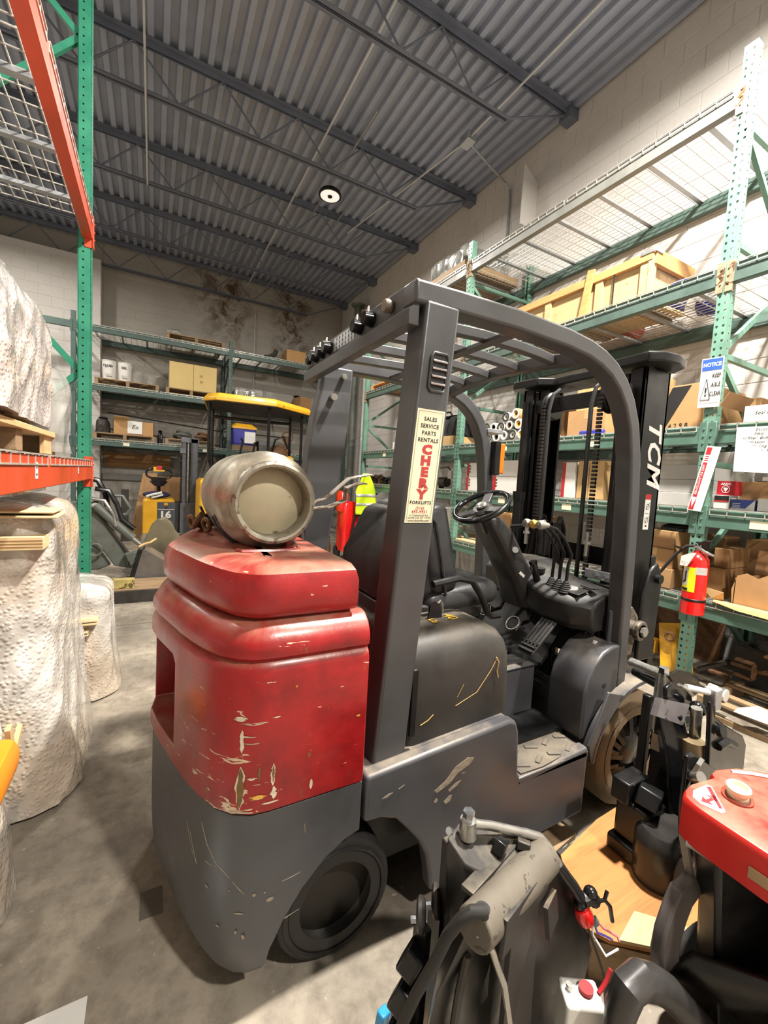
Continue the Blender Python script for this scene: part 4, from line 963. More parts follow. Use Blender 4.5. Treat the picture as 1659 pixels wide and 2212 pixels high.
for k,(s0,s1,z0,z1,mt) in enumerate(((.318,.346,.588,.700,PRIMER),(.322,.342,.592,.696,IRON),(.324,.338,.735,.795,PRIMER),(.250,.262,.640,.700,PRIMER),(.252,.260,.650,.696,IRON),(.285,.293,.660,.700,IRON),(.318,.352,.815,.828,PRIMER),(.268,.336,.807,.812,PRIMER),(.245,.262,.606,.640,PRIMER),(.296,.316,.665,.672,PRIMER),(.268,.312,.612,.624,OCHRE),(.24,.285,.596,.601,PRIMER),(.30,.345,.775,.779,PRIMER),(.29,.33,.758,.761,PRIMER),(.020,.034,.770,.776,OCHRE),(.15,.16,.600,.628,PRIMER),(.24,.262,.818,.822,PRIMER),(.30,.36,.579,.584,PRIMER))):
    chip('paint_chip', s0, s1, z0, z1, .0078+.0004*(k%3), mt, cb, 40+k)
def scratch(pts, r, mat, parent, off=.0012): obj('scratch', MB().tube([cw_pt(s,z,off*.4) for s,z in pts], [r*.55*(.4+.6*abs(math.sin(1.7*i+r*9e3))) for i in range(len(pts))], 5), mat, parent)
SCR = pm('pale_scratch',(142,129,112),.7,0,.3,60)
for pts,r in (([(.46,.50),(.435,.455),(.40,.425),(.385,.415)],.0018),([(.385,.415),(.36,.40),(.335,.375),(.315,.355)],.0022),([(.44,.405),(.42,.405),(.395,.415)],.0020),([(.54,.46),(.52,.42),(.50,.385)],.0020),([(.52,.44),(.50,.40),(.48,.37)],.0016),([(.165,.500),(.163,.475)],.0022),([(.22,.36),(.19,.362),(.17,.366)],.0010),([(.21,.25),(.17,.258)],.0012)): scratch(pts, r, SCR, cw)
for k,(s0,s1,z0,z1) in enumerate(((.238,.262,.318,.330),(.285,.297,.345,.355),(.262,.268,.345,.352),(.42,.44,.335,.345),(.31,.32,.23,.245),(.33,.338,.245,.255),(.35,.356,.36,.366),(.31,.345,.30,.305),(.38,.392,.25,.256))): chip('paint_chip', s0, s1, z0, z1, .0012, SCR, cw, 80+k, 5)
def flake(pts, parent, mat, y=.9985): obj('paint_chip', MB().loft([[Vector((x,y+.001,z)) for x,z in pts],[Vector((x,y,z)) for x,z in pts]]), mat, parent, smooth=0)
for o_ in [c for c in FK.children if c.name.startswith('side_panel')][:1]:
    for pts in ([(.79,.455),(.83,.475),(.87,.512),(.92,.530),(.945,.522),(.93,.505),(.88,.488),(.85,.462),(.80,.445)],[(.845,.440),(.875,.455),(.895,.458),(.88,.445),(.85,.432)],[(.83,.405),(.85,.420),(.862,.418),(.855,.400),(.838,.395)],[(.60,.492),(.62,.500),(.635,.500),(.615,.490)],[(.655,.505),(.675,.512),(.66,.505)],[(.79,.418),(.80,.428),(.806,.42),(.797,.412)],[(.865,.205),(.885,.22),(.89,.205),(.875,.195)]): flake(pts, o_, SCR)
# ================================================================ bubble wrapped goods in the left rack
def wrap_mesh(x0,x1,y0,y1,z0,z1,amp=.03,seed=0,r=.12,nz=60,flare=.0,top=.10,lean=0):
    base = rrect(x0,x1,y0,y1,0,r,10)
    # resample the outline evenly
    pts = base+[base[0]]; seg = [(pts[i+1]-pts[i]).length for i in range(len(pts)-1)]; tot = sum(seg); N = 220; per = []
    for k in range(N):
        d = tot*k/N; i = 0
        while d > seg[i]: d -= seg[i]; i += 1
        per.append(pts[i].lerp(pts[i+1], d/max(seg[i],1e-6)))
    c = Vector(((x0+x1)/2,(y0+y1)/2,0)); rings = []
    for j in range(nz+9):
        if j <= nz:
            t = j/nz; z = z0+(z1-z0)*t; ins = -flare*(1-t)**2
            if t > 1-top: q = (t-(1-top))/top; ins += .10*(1-math.sqrt(max(0,1-q*q)))
        else:
            q = (j-nz)/8; z = z1+.03*math.sin(q*pi/2); ins = None
        ring = []
        for k,p in enumerate(per):
            a = 2*pi*k/N; s = tot*k/N
            out = (p-c).normalized()
            n = noise.noise(Vector((s*2.6+seed*7, z*1.6, seed)))*1.0 + .35*noise.noise(Vector((s*6+seed, z*3.5, seed*3)))+.08*noise.noise(Vector((s*17, z*11, seed*5)))
            fold = abs(noise.noise(Vector((s*4.1+z*1.9*math.sin(seed), seed*2.0, z*.9))))
            rid = (1-abs(noise.noise(Vector((s*5.5-z*3.0, z*2.2+s*1.5, seed*1.7))))*2.2)**3 if True else 0
            cre = max(0,1-abs(noise.noise(Vector((s*13+z*7, z*9-s*4, seed*2.3))))*3.2)**2
            d = amp*(n*.75+fold*.7-.25+.42*max(0,rid)+.02*cre)
            if ins is None: pp = p.lerp(c, .12+.86*q)+Vector((0,0,z+amp*.8*n)); pp -= out*0
            else: pp = p + out*(d-ins)+Vector((0,0,z+ (amp*.4*n if 0<j else 0)))
            pp.x += lean*(z-z0)
            ring.append(pp)
        rings.append(ring)
    m = MB(); m.loft(rings, caps=True); return m
def wrapped(label, dims, mat, seed, inner, loc, **k):
    t = thing('bubble_wrapped_load', label, 'wrapped goods', loc)
    for nm,mb,mt in inner: obj(nm, mb, mt, t, bevel=.004)
    obj('bubble_wrap', wrap_mesh(*dims, seed=seed, **k), mat, t, smooth=60)
    return t
w1 = wrapped('tall bubble wrapped pallet load under the lower orange beam', (-1.28,-.352,2.06,2.80,.02,1.24), BUBBLE, 1.3,
    [('carton', MB().box(-1.2,-.46,2.13,2.6,.14,.58), CARD2), ('carton', MB().box(-1.2,-.47,2.13,2.58,.60,1.15), CARD),
     ('runner', MB().box(-1.2,-.45,2.15,2.25,.02,.12), PALL), ('runner', MB().box(-1.2,-.45,2.5,2.6,.02,.12), PALL), ('pallet_top', MB().box(-1.22,-.45,2.12,2.62,.12,.14), PALL)], (-.84,2.38,0), amp=.03, flare=.085)
for z0,z1,x1 in ((1.082,1.134,-.362),(1.203,1.213,-.320),(1.222,1.230,-.330)):
    obj('plank_end', MB().box(-1.0,x1,2.005,2.2,z0,z1), PINEX, w1, bevel=.003)
for k in range(3): obj('groove_shade', MB().box(-1.0,-.364,2.0035,2.006,1.094+.012*k,1.097+.012*k), pm('wood_shadow',(140,98,54),.8), w1, smooth=0)  # brown strips on the plank face, groove shade put into the colour
w0 = wrapped('sagging bubble wrapped bundle with an orange part at the left edge', (-1.2,-.43,1.42,1.86,.01,.86), BUBBLE, 7.7,
    [('carton', MB().box(-1.1,-.50,1.50,1.86,.10,.70), CARD2), ('pallet_top', MB().box(-1.1,-.46,1.46,1.90,.02,.10), PALL)], (-.8,1.68,0), amp=.034, flare=.03, top=.45, r=.16)
obj('orange_part', MB().loft([rrect(-.47,-.350+.01*sin(pi*i/6),1.36,1.56+.03*sin(pi*i/6),z,.03) for i,z in enumerate((.49,.50,.52,.54,.56,.58,.595))]), ORANGEP, w0, bevel=.012, seg=3)
obj('wood_brace', MB().obox((-.385,1.66,.53),(.014,.030,.12),euler=(.30,0,0)), PINE, w0); obj('wood_cleat', MB().obox((-.385,1.74,.50),(.014,.08,.020),euler=(.55,0,0)), PINE, w0)
w2 = wrapped('low film wrapped load on the floor in front of the left green upright', (-1.15,-.225,2.95,3.44,.01,.68), BUBBLE, 4.2,
    [('carton', MB().box(-1.1,-.34,3.06,3.36,.12,.58), CARD2), ('pallet_top', MB().box(-1.1,-.34,3.04,3.38,.02,.11), PALL)], (-.7,3.15,0), amp=.028, flare=.05)
for z0,z1,y1 in ((.50,.512,-.275),(.482,.494,-.275),(.435,.445,-.32),(.418,.428,-.32)): obj('plank_end', MB().box(-.9,y1,2.895,3.05,z0,z1), PINEX, w2, bevel=.002)
w3 = thing('bubble_wrapped_load', 'large bubble wrapped machine on the deck of the lower orange beam', 'wrapped goods', (-.85,2.2,1.45))
for y in (1.5,2.1,2.68): obj('crate_block', MB().box(-1.25,-.46,y,y+.09,1.455,1.54), PALL, w3, bevel=.003)
obj('crate_deck', MB().box(-1.27,-.44,1.40,2.80,1.54,1.565), PINE, w3, bevel=.003)
obj('crate_side', MB().box(-.475,-.455,2.55,2.80,1.455,1.56), PINE, w3, bevel=.002)
obj('motor_part', MB().cyl((-.56,2.35,1.60),(-.56,2.62,1.60),.035,n=14), pm('rust_orange',(190,96,44),.6), w3)
obj('machine_body', MB().box(-1.2,-.55,1.45,2.6,1.57,1.95), DARKJ, w3, bevel=.05)
obj('bubble_wrap', wrap_mesh(-1.28,-.44,1.10,2.82,1.585,2.14,amp=.040,seed=2.4,r=.2,flare=.0,top=.5), BUBBLE2, w3, smooth=60)
obj('film_tail', wrap_mesh(-.80,-.405,2.70,2.96,1.47,1.93,amp=.035,seed=6.6,r=.08,nz=24,top=.4), FILM, w3, smooth=60)
obj('strap', MB().sweep([(-.395,2.03,z) for z in (1.46,1.6,1.75,1.9)], .008, .012, (0,0,1)), BLACKM, w3)
obj('loose_film', wrap_mesh(-1.1,-.50,2.1,2.9,1.27,1.30,amp=.02,seed=3.1,r=.1,nz=8,top=.5), FILM, w1, smooth=60)
single('paper_sheet', MB().box(-.46,-.135,.90,1.243,.001,.0025), PAPER, 'white sheet lying on the floor at the lower left corner', 'paper', (-.3,1.07,0), smooth=0)

# ================================================================ goods on the right rack
def carton(label, x0,x1,y0,y1,z0,z1, mat=CARD, tape=True, rot=0, name='carton', cat='box', band=None, extra=None, group=None):
    c = ((x0+x1)/2,(y0+y1)/2,z0); t = thing(name, label, cat, c, rot, group)
    obj('box_body', MB().box(x0,x1,y0,y1,z0,z1), mat, t, bevel=.003)
    ym = (y0+y1)/2
    if tape:
        obj('tape', MB().box(x0-.0012,x0,ym-.022,ym+.022,z1-min(.09,(z1-z0)*.4),z1).box(x0,x1,ym-.022,ym+.022,z1,z1+.0012), pm('packing_tape',(190,156,108),.3), t, smooth=0)
        obj('flap_seam', MB().box(x0-.0016,x1,ym-.0012,ym+.0012,z1,z1+.0016), INKG, t, smooth=0)
    if band:
        for a,b in band: obj('red_band', MB().box(x0-.0015,x0+.0005,y0+(y1-y0)*a,y0+(y1-y0)*b,z0+.002,z1-.002), REDD, t, smooth=0)
    if extra: extra(t,x0,y0,y1,z0,z1)
    return t
e3 = .0105
Z1,Z2,Z3,Z4,Z5 = 4.19+e3, 3.02+e3, 1.93+e3, 1.345+e3, .70+e3
# ---- pine crate on the second shelf
t = thing('wooden_crate', 'long pine crate with a slanted orange batten on the second shelf', 'crate', (3.9,2.9,Z2))
obj('crate_box', MB().box(3.64,4.22,2.20,3.66,Z2+.03,Z2+.36), PINE, t, bevel=.003)
for y in (2.20,2.62,3.20,3.60): obj('batten', MB().box(3.612,3.64,y-.002,y+.075,Z2+.03,Z2+.36), PINE, t, bevel=.003)
obj('top_rail', MB().box(3.60,3.64,2.17,3.70,Z2+.345,Z2+.42), PINEO, t, bevel=.003)
obj('top_rail', MB().box(4.20,4.24,2.17,3.70,Z2+.345,Z2+.42), PINEO, t, bevel=.003)
obj('end_rail', MB().box(3.62,4.22,2.15,2.19,Z2+.31,Z2+.43), PINEO, t, bevel=.003)
obj('end_post', MB().box(3.605,3.66,2.165,2.205,Z2+.0,Z2+.40), PINE, t, bevel=.003)
obj('slant_batten', MB().obox((3.585,2.76,Z2+.245),(.02,.075,.45),euler=(radians(9),0,0)), PINEO, t, bevel=.003)
obj('corner_plate', MB().box(3.594,3.602,2.15,2.27,Z2+.40,Z2+.428).box(3.60,3.70,2.142,2.15,Z2+.40,Z2+.428), GALV, t, smooth=0)
obj('strap', MB().box(3.607,3.612,2.50,2.512,Z2+.03,Z2+.35), INK, t, smooth=0)
for y in (2.3,2.9,3.5): obj('skid', MB().box(3.64,4.22,y,y+.08,Z2,Z2+.03), PALL, t)
# violet plastic hood lying on the mesh
def hood_mb():
    m = MB(); rings = []
    for i in range(9):
        a = radians(-10+i*24); r = .13
        rings.append([Vector((3.78+.30*k, 2.03+r*cos(a)*(1-.15*k), Z2+.02+max(0,r*sin(a))*1.2)) for k in (0,.5,1)])
    m.loft(rings, caps=False, closed=False); return m
single('plastic_guard', hood_mb(), PURPLE, 'violet blue plastic machine guard lying on the second shelf mesh', 'plastic part', (3.9,2.03,Z2), solid=.006)
single('plastic_guard', MB().obox((4.22,2.02,Z2+.05),(.18,.16,.06),euler=(.1,.1,.3)), BLUE, 'small dark blue plastic block beside the violet guard', 'plastic part', (4.22,2.02,Z2), bevel=.012)
single('traffic_cone', MB().lathe([(.0,.42),(.03,.42),(.035,.40),(.10,.02),(.13,.02),(.13,0),(0,0)], (4.37,2.72,Z2+.132), (.0,1,-.0), 20), pm('faded_red_cone',(186,62,40),.5), 'faded red cone lying on the second shelf behind the crate', 'cone', (4.37,2.9,Z2))
single('board', MB().box(3.6,3.75,3.75,4.25,Z2,Z2+.05), PINEO, 'short orange board on the second shelf near the far upright', 'board', (3.7,4.0,Z2))
# ---- top shelf of the far bay: wrapped dark load
t = thing('wrapped_load', 'dark load in clear film on the top shelf of the far bay', 'wrapped goods', (3.9,4.95,Z1))
obj('pallet_top', MB().box(3.46,4.4,4.5,5.45,Z1,Z1+.10), PALL, t, bevel=.004)
obj('load', MB().box(3.52,4.3,4.58,5.35,Z1+.10,Z1+.36), DARKJ, t, bevel=.03)
obj('film', wrap_mesh(3.50,4.33,4.55,5.38,Z1+.09,Z1+.38,amp=.02,seed=5.5,r=.06,nz=14,top=.3), FILM, t, smooth=60)
# ---- third shelf
rl = [(4.02,2.03),(3.90,2.03),(3.78,2.02),(3.66,2.03),(3.53,2.03),(3.40,2.03),(3.96,2.14),(3.84,2.135),(3.72,2.13),(3.585,2.14),(3.45,2.145),(3.65,2.24),(3.50,2.262)]
rc_ = [BLACKG,WHITE,DARKJ,GREYB,WHITE,YELLOW,WHITE,BLACKG,WHITE,BROWNJ,YELLOW,WHITE,CARD2]
rw_ = ['bottom row, farthest','bottom row, second','bottom row, third','bottom row, fourth','bottom row, fifth','bottom row, nearest','middle row, farthest','middle row, second','middle row, third','middle row, fourth','middle row, nearest','top row, farther','top row, nearer']
for k,((y,z),mt) in enumerate(zip(rl,rc_)):
    r = (.060,.055,.058,.056)[k%4]; z += -.014
    t = thing('film_roll', 'wrapped roll in the pile on the third shelf, %s' % rw_[k], 'roll', (3.75,y,z-r), group='rolls piled on the third shelf')
    obj('sleeve', MB().lathe([(r*.62,0),(r,0),(r,.60),(r*.62,.60)], (3.54,y,z), 'x', 20), (FILM if k%3==0 else WHITE) if mt is not CARD2 else CARD2, t)
    obj('core', MB().lathe([(r*.62,.005),(r*.36,.004),(r*.36,.05),(0,.05)], (3.54,y,z), 'x', 20), mt, t)
    obj('end_ring', MB().lathe([(r*.95,-.002),(r*.64,-.004),(r*.62,.006)], (3.54,y,z), 'x', 20), PAPER if mt is not WHITE else DARKJ, t)
carton('brown carton standing behind the pile of rolls', 4.16,4.4,3.35,3.78,Z3,Z3+.50, CARD3)
carton('tan carton on the third shelf left of the mast rail, upper one', 3.62,3.95,2.60,2.80,Z3+.26,Z3+.52, CARD2, rot=.12)
carton('tan carton on the third shelf left of the mast rail, lower one', 3.58,3.95,2.44,2.84,Z3,Z3+.255, CARD)
carton('tall tan carton leaning behind the mast on the third shelf', 3.75,4.2,2.20,2.42,Z3,Z3+.55, CARD2)
single('blue_pack', MB().box(3.52,3.57,2.42,2.66,Z3,Z3+.05), BLUE, 'flat blue pack lying before the tan cartons', 'pack', (3.54,2.54,Z3), bevel=.01)
def stripe(t,x0,y0,y1,z0,z1):
    w_ = y1-y0; h = z1-z0
    obj('black_stripe', MB().add([(x0-.0015,y1-.0*w_,z0+.02),(x0-.0015,y1-.30*w_,z0+.02),(x0-.0015,y0+.25*w_,z1-.01),(x0-.0015,y0+.62*w_,z1-.01)],[(0,1,2,3)]), INK, t, smooth=0)
    obj('print', text_mb('4 2 9 8', .05, (x0-.0016,(y0+y1)/2-.02,z0+.03),(0,-1,0),(0,0,1),depth=.0002), INK, t, smooth=0)
carton('large brown carton with a broad black diagonal stripe', 3.56,4.2,1.66,2.02,Z3,Z3+.34, CARD, extra=stripe)
carton('open brown carton behind the notice sign upright', 3.78,4.1,1.40,1.50,Z3,Z3+.22, CARD3)
t = thing('open_carton', 'white carton with open flaps and handwriting at the right edge', 'box', (3.7,1.25,Z3))
for nm,(a,b,c,d,e,g) in {'front_wall':(3.50,3.505,1.12,1.385,0,.115),'side_wall':(3.50,3.9,1.38,1.385,0,.115),'back_wall':(3.895,3.9,1.12,1.385,0,.115),'box_floor':(3.50,3.9,1.12,1.385,0,.005)}.items():
    obj(nm, MB().box(a,b,c,d,Z3+e,Z3+g), WHITEB, t)
obj('flap', MB().obox((3.51,1.43,Z3+.15),(.36,.10,.004),euler=(radians(-60),0,0)), CARD3, t)
obj('flap', MB().obox((3.86,1.25,Z3+.17),(.12,.25,.004),euler=(0,radians(-75),0)), WHITEB, t)
obj('contents', MB().box(3.52,3.88,1.13,1.37,Z3+.006,Z3+.09), DARKJ, t)
obj('handwriting', text_mb('Seal ext', .034, (3.4995,1.27,Z3+.065),(0,-1,0),(0,0,1),depth=.0002,shear=.3), INK, t, smooth=0)
t = thing('handwritten_list', 'handwritten parts list on a sheet hung from the third shelf beam', 'paper', (3.40,1.28,1.60))
obj('sheet', MB().add([(3.408,1.375,1.905),(3.412,1.12,1.90),(3.400,1.12,1.60),(3.395,1.362,1.612)],[(0,1,2,3)]), PAPER, t, smooth=0, solid=.001)
for k,(s,y) in enumerate((('Excavator',1.22),('Filter',1.25),('oil filter  Bolted',1.26),('transmission  R',1.27),('20 500  ring',1.27),('water on th  S',1.27),('fuel filter   S',1.27),('engine oil   Sy',1.27),('liner etc',1.29),('Seay parts',1.27))):
    z = 1.885-.0275*k; obj('writing', text_mb(s, .026 if k < 9 else .034, (3.4085-.0004*k-.0022,y,z),(0,-1,0),(0,0,1),depth=.0002,shear=.3), INK, t, smooth=0)
carton('brown carton stored high behind the white open carton', 4.12,4.45,1.0,1.45,Z3,Z3+.25, CARD3)
# ---- fourth shelf
def marks(t,x0,y0,y1,z0,z1):
    for k in range(3): obj('mark', MB().box(x0-.0015,x0,y1-.07,y1-.05,z1-.05-.035*k,z1-.03-.035*k), INK, t, smooth=0)
for (y0,y1,z0,z1,lab) in ((3.80,4.24,0,.175,'white carton with red ends, lower one beside the far upright'),(3.80,4.24,.178,.345,'white carton with red ends, upper one beside the far upright'),(3.26,3.76,0,.185,'white carton with red ends, lower one of the nearer stack'),(3.26,3.76,.188,.37,'white carton with red ends, upper one of the nearer stack')):
    carton(lab, 3.52,3.95,y0,y1,Z4+z0,Z4+z1, WHITEB, tape=False, band=((.0,.10),(.90,1.0)), extra=marks)
carton('narrow white carton with a red end seen between the mast rails', 3.52,3.9,2.66,2.80,Z4,Z4+.34, WHITEB, tape=False, band=((.75,1.0),))
def grip(t,x0,y0,y1,z0,z1): obj('hand_slot', MB().box(x0-.0015,x0,(y0+y1)/2-.006,(y0+y1)/2+.006,z0+.13,z0+.19), INK, t, smooth=0)
carton('tall tan carton beside the white one, farther one of two', 3.54,3.9,2.53,2.645,Z4,Z4+.35, CARD2, extra=grip)
carton('tall tan carton between the mast rails, nearer one of two', 3.54,3.9,2.38,2.525,Z4,Z4+.35, CARD2, extra=grip)
carton('wide pale grey carton on the fourth shelf, lower one', 3.52,4.0,1.62,2.06,Z4,Z4+.10, GREYB, tape=False)
carton('wide pale grey carton on the fourth shelf, middle one', 3.53,4.0,1.62,2.05,Z4+.102,Z4+.20, GREYB, tape=False)
carton('wide pale grey carton on the fourth shelf, top one', 3.525,4.0,1.62,2.05,Z4+.202,Z4+.31, GREYB, tape=False, extra=marks)
carton('white carton with a red band behind the pale grey ones', 4.05,4.4,1.62,2.2,Z4,Z4+.45, WHITEB, tape=False, band=((.3,.4),))
carton('small white carton with red stripe under the red box', 3.50,3.62,1.405,1.500,Z4,Z4+.095, WHITEB, tape=False, extra=lambda t,x0,y0,y1,z0,z1:(obj('dark_print', MB().box(x0-.0015,x0,y0+.004,y1-.004,z0+.055,z1-.002), INK, t, smooth=0), obj('red_stripe', MB().box(x0-.0018,x0,y0+.004,y1-.004,z0+.048,z0+.058), REDD, t, smooth=0)))
def anv(t,x0,y0,y1,z0,z1):
    obj('print', text_mb('ANVR', .024, (x0-.0016,(y0+y1)/2,z1-.022),(0,-1,0),(0,0,1),depth=.0002,bold=.0005), PAPER, t, smooth=0)
    c = Vector((x0-.0016,(y0+y1)/2,z0+.04)); obj('emblem', MB().torus(c,(1,0,0),.024,.0018,24,5).add([c+Vector((0,-.016,.012)),c+Vector((0,.016,.012)),c+Vector((0,0,-.018))],[(0,1,2)]), PAPER, t, smooth=0)
carton('red box with a white triangle emblem', 3.51,3.62,1.385,1.492,Z4+.097,Z4+.195, pm('red_carton',(190,30,44),.5), tape=False, extra=anv)
def bl_(t,x0,y0,y1,z0,z1):
    obj('white_edge', MB().box(x0-.0015,x0,y0,y1,z0,z0+.012).add([(x0-.0016,y0,z0+.012),(x0-.0016,y0+.05,z0+.012),(x0-.0016,y0,z1)],[(0,1,2)]), GREYB, t, smooth=0)
    for k in range(3): obj('print_line', MB().box(x0-.0016,x0,y1-.055,y1-.012,z1-.03-.012*k,z1-.026-.012*k), PAPER, t, smooth=0)
carton('flat blue and white parts box', 3.50,3.64,1.262,1.397,Z4,Z4+.072, pm('blue_carton',(52,66,132),.5), tape=False, extra=bl_)
carton('plain pale box at the right edge of the fourth shelf', 3.50,3.7,1.05,1.250,Z4,Z4+.085, GREYB, tape=False)
carton('tan box standing behind the blue and white parts box', 3.68,3.9,1.22,1.42,Z4,Z4+.20, CARD, tape=False)
t = thing('clear_bag', 'crumpled clear bag of parts behind the red box', 'bag', (3.8,1.36,Z4+.2))
obj('film', wrap_mesh(3.70,3.88,1.27,1.40,Z4+.205,Z4+.36,amp=.02,seed=8.2,r=.04,nz=14,top=.4), FILM, t, smooth=60); obj('contents', MB().box(3.74,3.85,1.30,1.37,Z4+.205,Z4+.30), GREYB, t)
obj('tag', MB().box(3.70,3.704,1.27,1.31,Z4+.21,Z4+.235), PAPER, t)
# ---- lowest shelf
for k,(y0,y1,z0,z1,lab) in enumerate(((1.72,2.02,0,.15,'brown carton left of the extinguisher, bottom of the stack'),(1.73,2.02,.152,.30,'brown carton left of the extinguisher, middle of the stack'),(1.74,2.02,.302,.44,'brown carton left of the extinguisher, top of the stack'))):
    carton(lab, 3.50+.02*k,3.9,y0,y1,Z5+z0,Z5+z1, CARD)
t = thing('black_bag', 'black plastic bag slumped above the brown cartons', 'bag', (3.75,1.85,Z5+.45)); obj('sack', wrap_mesh(3.62,3.85,1.70,1.92,Z5+.44,Z5+.50,amp=.012,seed=12,r=.05,nz=8,top=.6), BLACKG, t)
carton('open brown carton right of the extinguisher', 3.55,3.9,1.405,1.50,Z5,Z5+.22, CARD3, tape=False)
carton('brown carton on top of the one right of the extinguisher', 3.58,3.9,1.40,1.49,Z5+.222,Z5+.36, CARD3, tape=False)
t = thing('folded_flap', 'loose cardboard flap bent over the shelf edge', 'cardboard', (3.5,1.43,Z5)); obj('flap', MB().add([(3.47,1.50,Z5+.08),(3.46,1.36,Z5+.07),(3.50,1.37,Z5+.004),(3.51,1.50,Z5+.004),(3.465,1.43,Z5+.012)],[(0,1,4),(0,4,3),(1,2,4),(2,3,4)]), CARD2, t, smooth=0, solid=.003)
t = thing('torn_carton', 'large torn brown carton at the right edge of the lowest shelf', 'box', (3.7,1.15,Z5))
obj('front_wall', MB().add([(3.50,1.325,Z5),(3.50,.95,Z5),(3.50,.95,Z5+.22),(3.50,1.06,Z5+.215),(3.50,1.15,Z5+.235),(3.50,1.20,Z5+.20),(3.50,1.26,Z5+.225),(3.50,1.31,Z5+.20),(3.50,1.335,Z5+.10)],[tuple(range(9))]), CARD, t, smooth=0, solid=.004)
obj('side_wall', MB().box(3.50,3.9,1.315,1.32,Z5,Z5+.18), CARD, t); obj('back_wall', MB().box(3.88,3.885,.95,1.32,Z5,Z5+.34), CARD3, t); obj('flap', MB().obox((3.60,1.10,Z5+.30),(.004,.30,.16),euler=(0,.25,0)), CARD3, t)
t = thing('cardboard_sheet', 'torn cardboard sheet lying over the lowest shelf edge', 'cardboard', (3.48,1.2,Z5)); obj('sheet', MB().add([(3.412,1.40,Z5+.004),(3.412,.9,Z5+.004),(3.49,.9,Z5+.006),(3.49,1.42,Z5+.006),(3.40,1.25,Z5-.02),(3.398,1.0,Z5-.03)],[(0,4,1),(4,5,1),(0,1,2,3)]), CARD2, t, smooth=0, solid=.003)
carton('dark brown carton in the shade at the rear of the lowest shelf', 3.98,4.4,1.66,2.10,Z5,Z5+.40, CARD3)
carton('dark brown carton at the rear right of the lowest shelf', 3.98,4.4,.95,1.46,Z5,Z5+.42, CARD3)
for (y,lab) in ((3.45,'tan carton on the lowest shelf behind the steering column'),(3.05,'tan carton on the lowest shelf behind the levers')): carton(lab, 3.54,3.9,y,y+.30,Z5,Z5+.42, CARD)
# ---- price tags on the beams (parts of those beams would move with them)
for o in list(COL.objects):
    if o.name.startswith('rack_beam') and o.get('label','').startswith('green front beam'):
        lb_ = o['label']; vs = []
        if 'third shelf in the crate bay' in lb_: vs = (.83,1.93)
        if 'fourth shelf in the crate bay' in lb_: vs = (.35,1.05,1.55,1.9,2.4)
        if 'fourth shelf at the right edge' in lb_: vs = (2.42,)
        if 'third shelf in the far bay' in lb_: vs = (1.9,)
        if 'lowest shelf' in lb_: vs = ()
        for v in vs: obj('price_tag', MB().box(-.0065,-.0045,v,v+.10,-.105,-.050), CREAM, o, smooth=0)

# ---- far bay
t = thing('black_bag', 'bulky black bag on the third shelf behind the guard leg', 'bag', (3.8,4.82,Z3+.13))
obj('sack', wrap_mesh(3.55,4.05,4.60,5.06,Z3+.135,Z3+.42,amp=.05,seed=15,r=.14,nz=18,top=.7), pm('black_fabric',(38,38,40),.75,0,.2,9), t)
obj('handle', MB().tube([(3.6,4.7,Z3+.40),(3.58,4.76,Z3+.47),(3.58,4.88,Z3+.47),(3.6,4.94,Z3+.40)], .012, 8), BLACKG, t)
carton('shallow open carton under the black bag', 3.5,4.1,4.55,5.12,Z3,Z3+.13, CARD2, tape=False)
def junk(name, label, cat, loc, parts):
    t = thing(name, label, cat, loc)
    for nm,mb,mt in parts: obj(nm, mb, mt, t)
    return t
junk('power_tool', 'black corded power tool on the fourth shelf beside the upright', 'tool', (3.7,4.9,Z4),
     [('body', MB().cyl((3.6,4.75,Z4+.09),(3.6,5.08,Z4+.10),.07,.055,n=16), DARKJ),('grip', MB().box(3.57,3.63,4.85,4.9,Z4,Z4+.07), BLACKG),('cord', MB().tube([(3.6,5.08,Z4+.1),(3.58,5.2,Z4+.25),(3.58,5.1,Z4+.30),(3.58,4.9,Z4+.28),(3.57,4.7,Z4+.30),(3.56,4.62,Z4+.22)], .011, 6), BLACKG),('plug', MB().box(3.55,3.6,4.6,4.68,Z4+.14,Z4+.25), GREYB)])
junk('parts_bin', 'beige bin of parts on the fourth shelf of the far bay', 'bin', (3.6,5.3,Z4), [('bin', MB().box(3.5,3.8,5.2,5.42,Z4,Z4+.20), CREAM),('part', MB().cyl((3.55,5.25,Z4+.20),(3.75,5.35,Z4+.24),.03,n=10), DARKJ)])
rnd = random.Random(21)
for k in range(9):
    y = 5.6+.19*k; h = .10+.10*rnd.random(); r = .05+.02*rnd.random()
    mt = rnd.choice([DARKJ,BLACKG,DARKJ,BROWNJ,GREYB])
    junk('machine_part', 'dark machine part on the fourth shelf of the far bay, number %s along it' % ['one','two','three','four','five','six','seven','eight','nine'][k], 'machine part', (3.62,y,Z4),
      [('casting', MB().lathe([(r,0),(r,h*.5),(r*.7,h*.6),(r*.5,h)], (3.62,y,Z4), 'z', 12, True), mt),('flange', MB().obox((3.60,y+.02,Z4+h*.3+.055),(.12,.13,.03),euler=(.08*k,.2,.3*k)), mt)])
junk('bucket', 'white plastic bucket on the lowest shelf behind the seat', 'bucket', (3.72,4.64,Z5+.02), [('pail', MB().lathe([(.0,.0),(.13,.0),(.155,.34),(.165,.345),(.165,.37),(0,.375)], (3.72,4.64,Z5+.02), 'z', 28), WHITE),('rim', MB().torus((3.72,4.64,Z5+.35),(0,0,1),.162,.008,28,8), WHITE)])
single('board', MB().box(3.44,4.0,4.43,4.95,Z5,Z5+.018), PINEX, 'plain board laid over the lowest shelf under the white bucket', 'board', (3.6,4.6,Z5), bevel=.002)
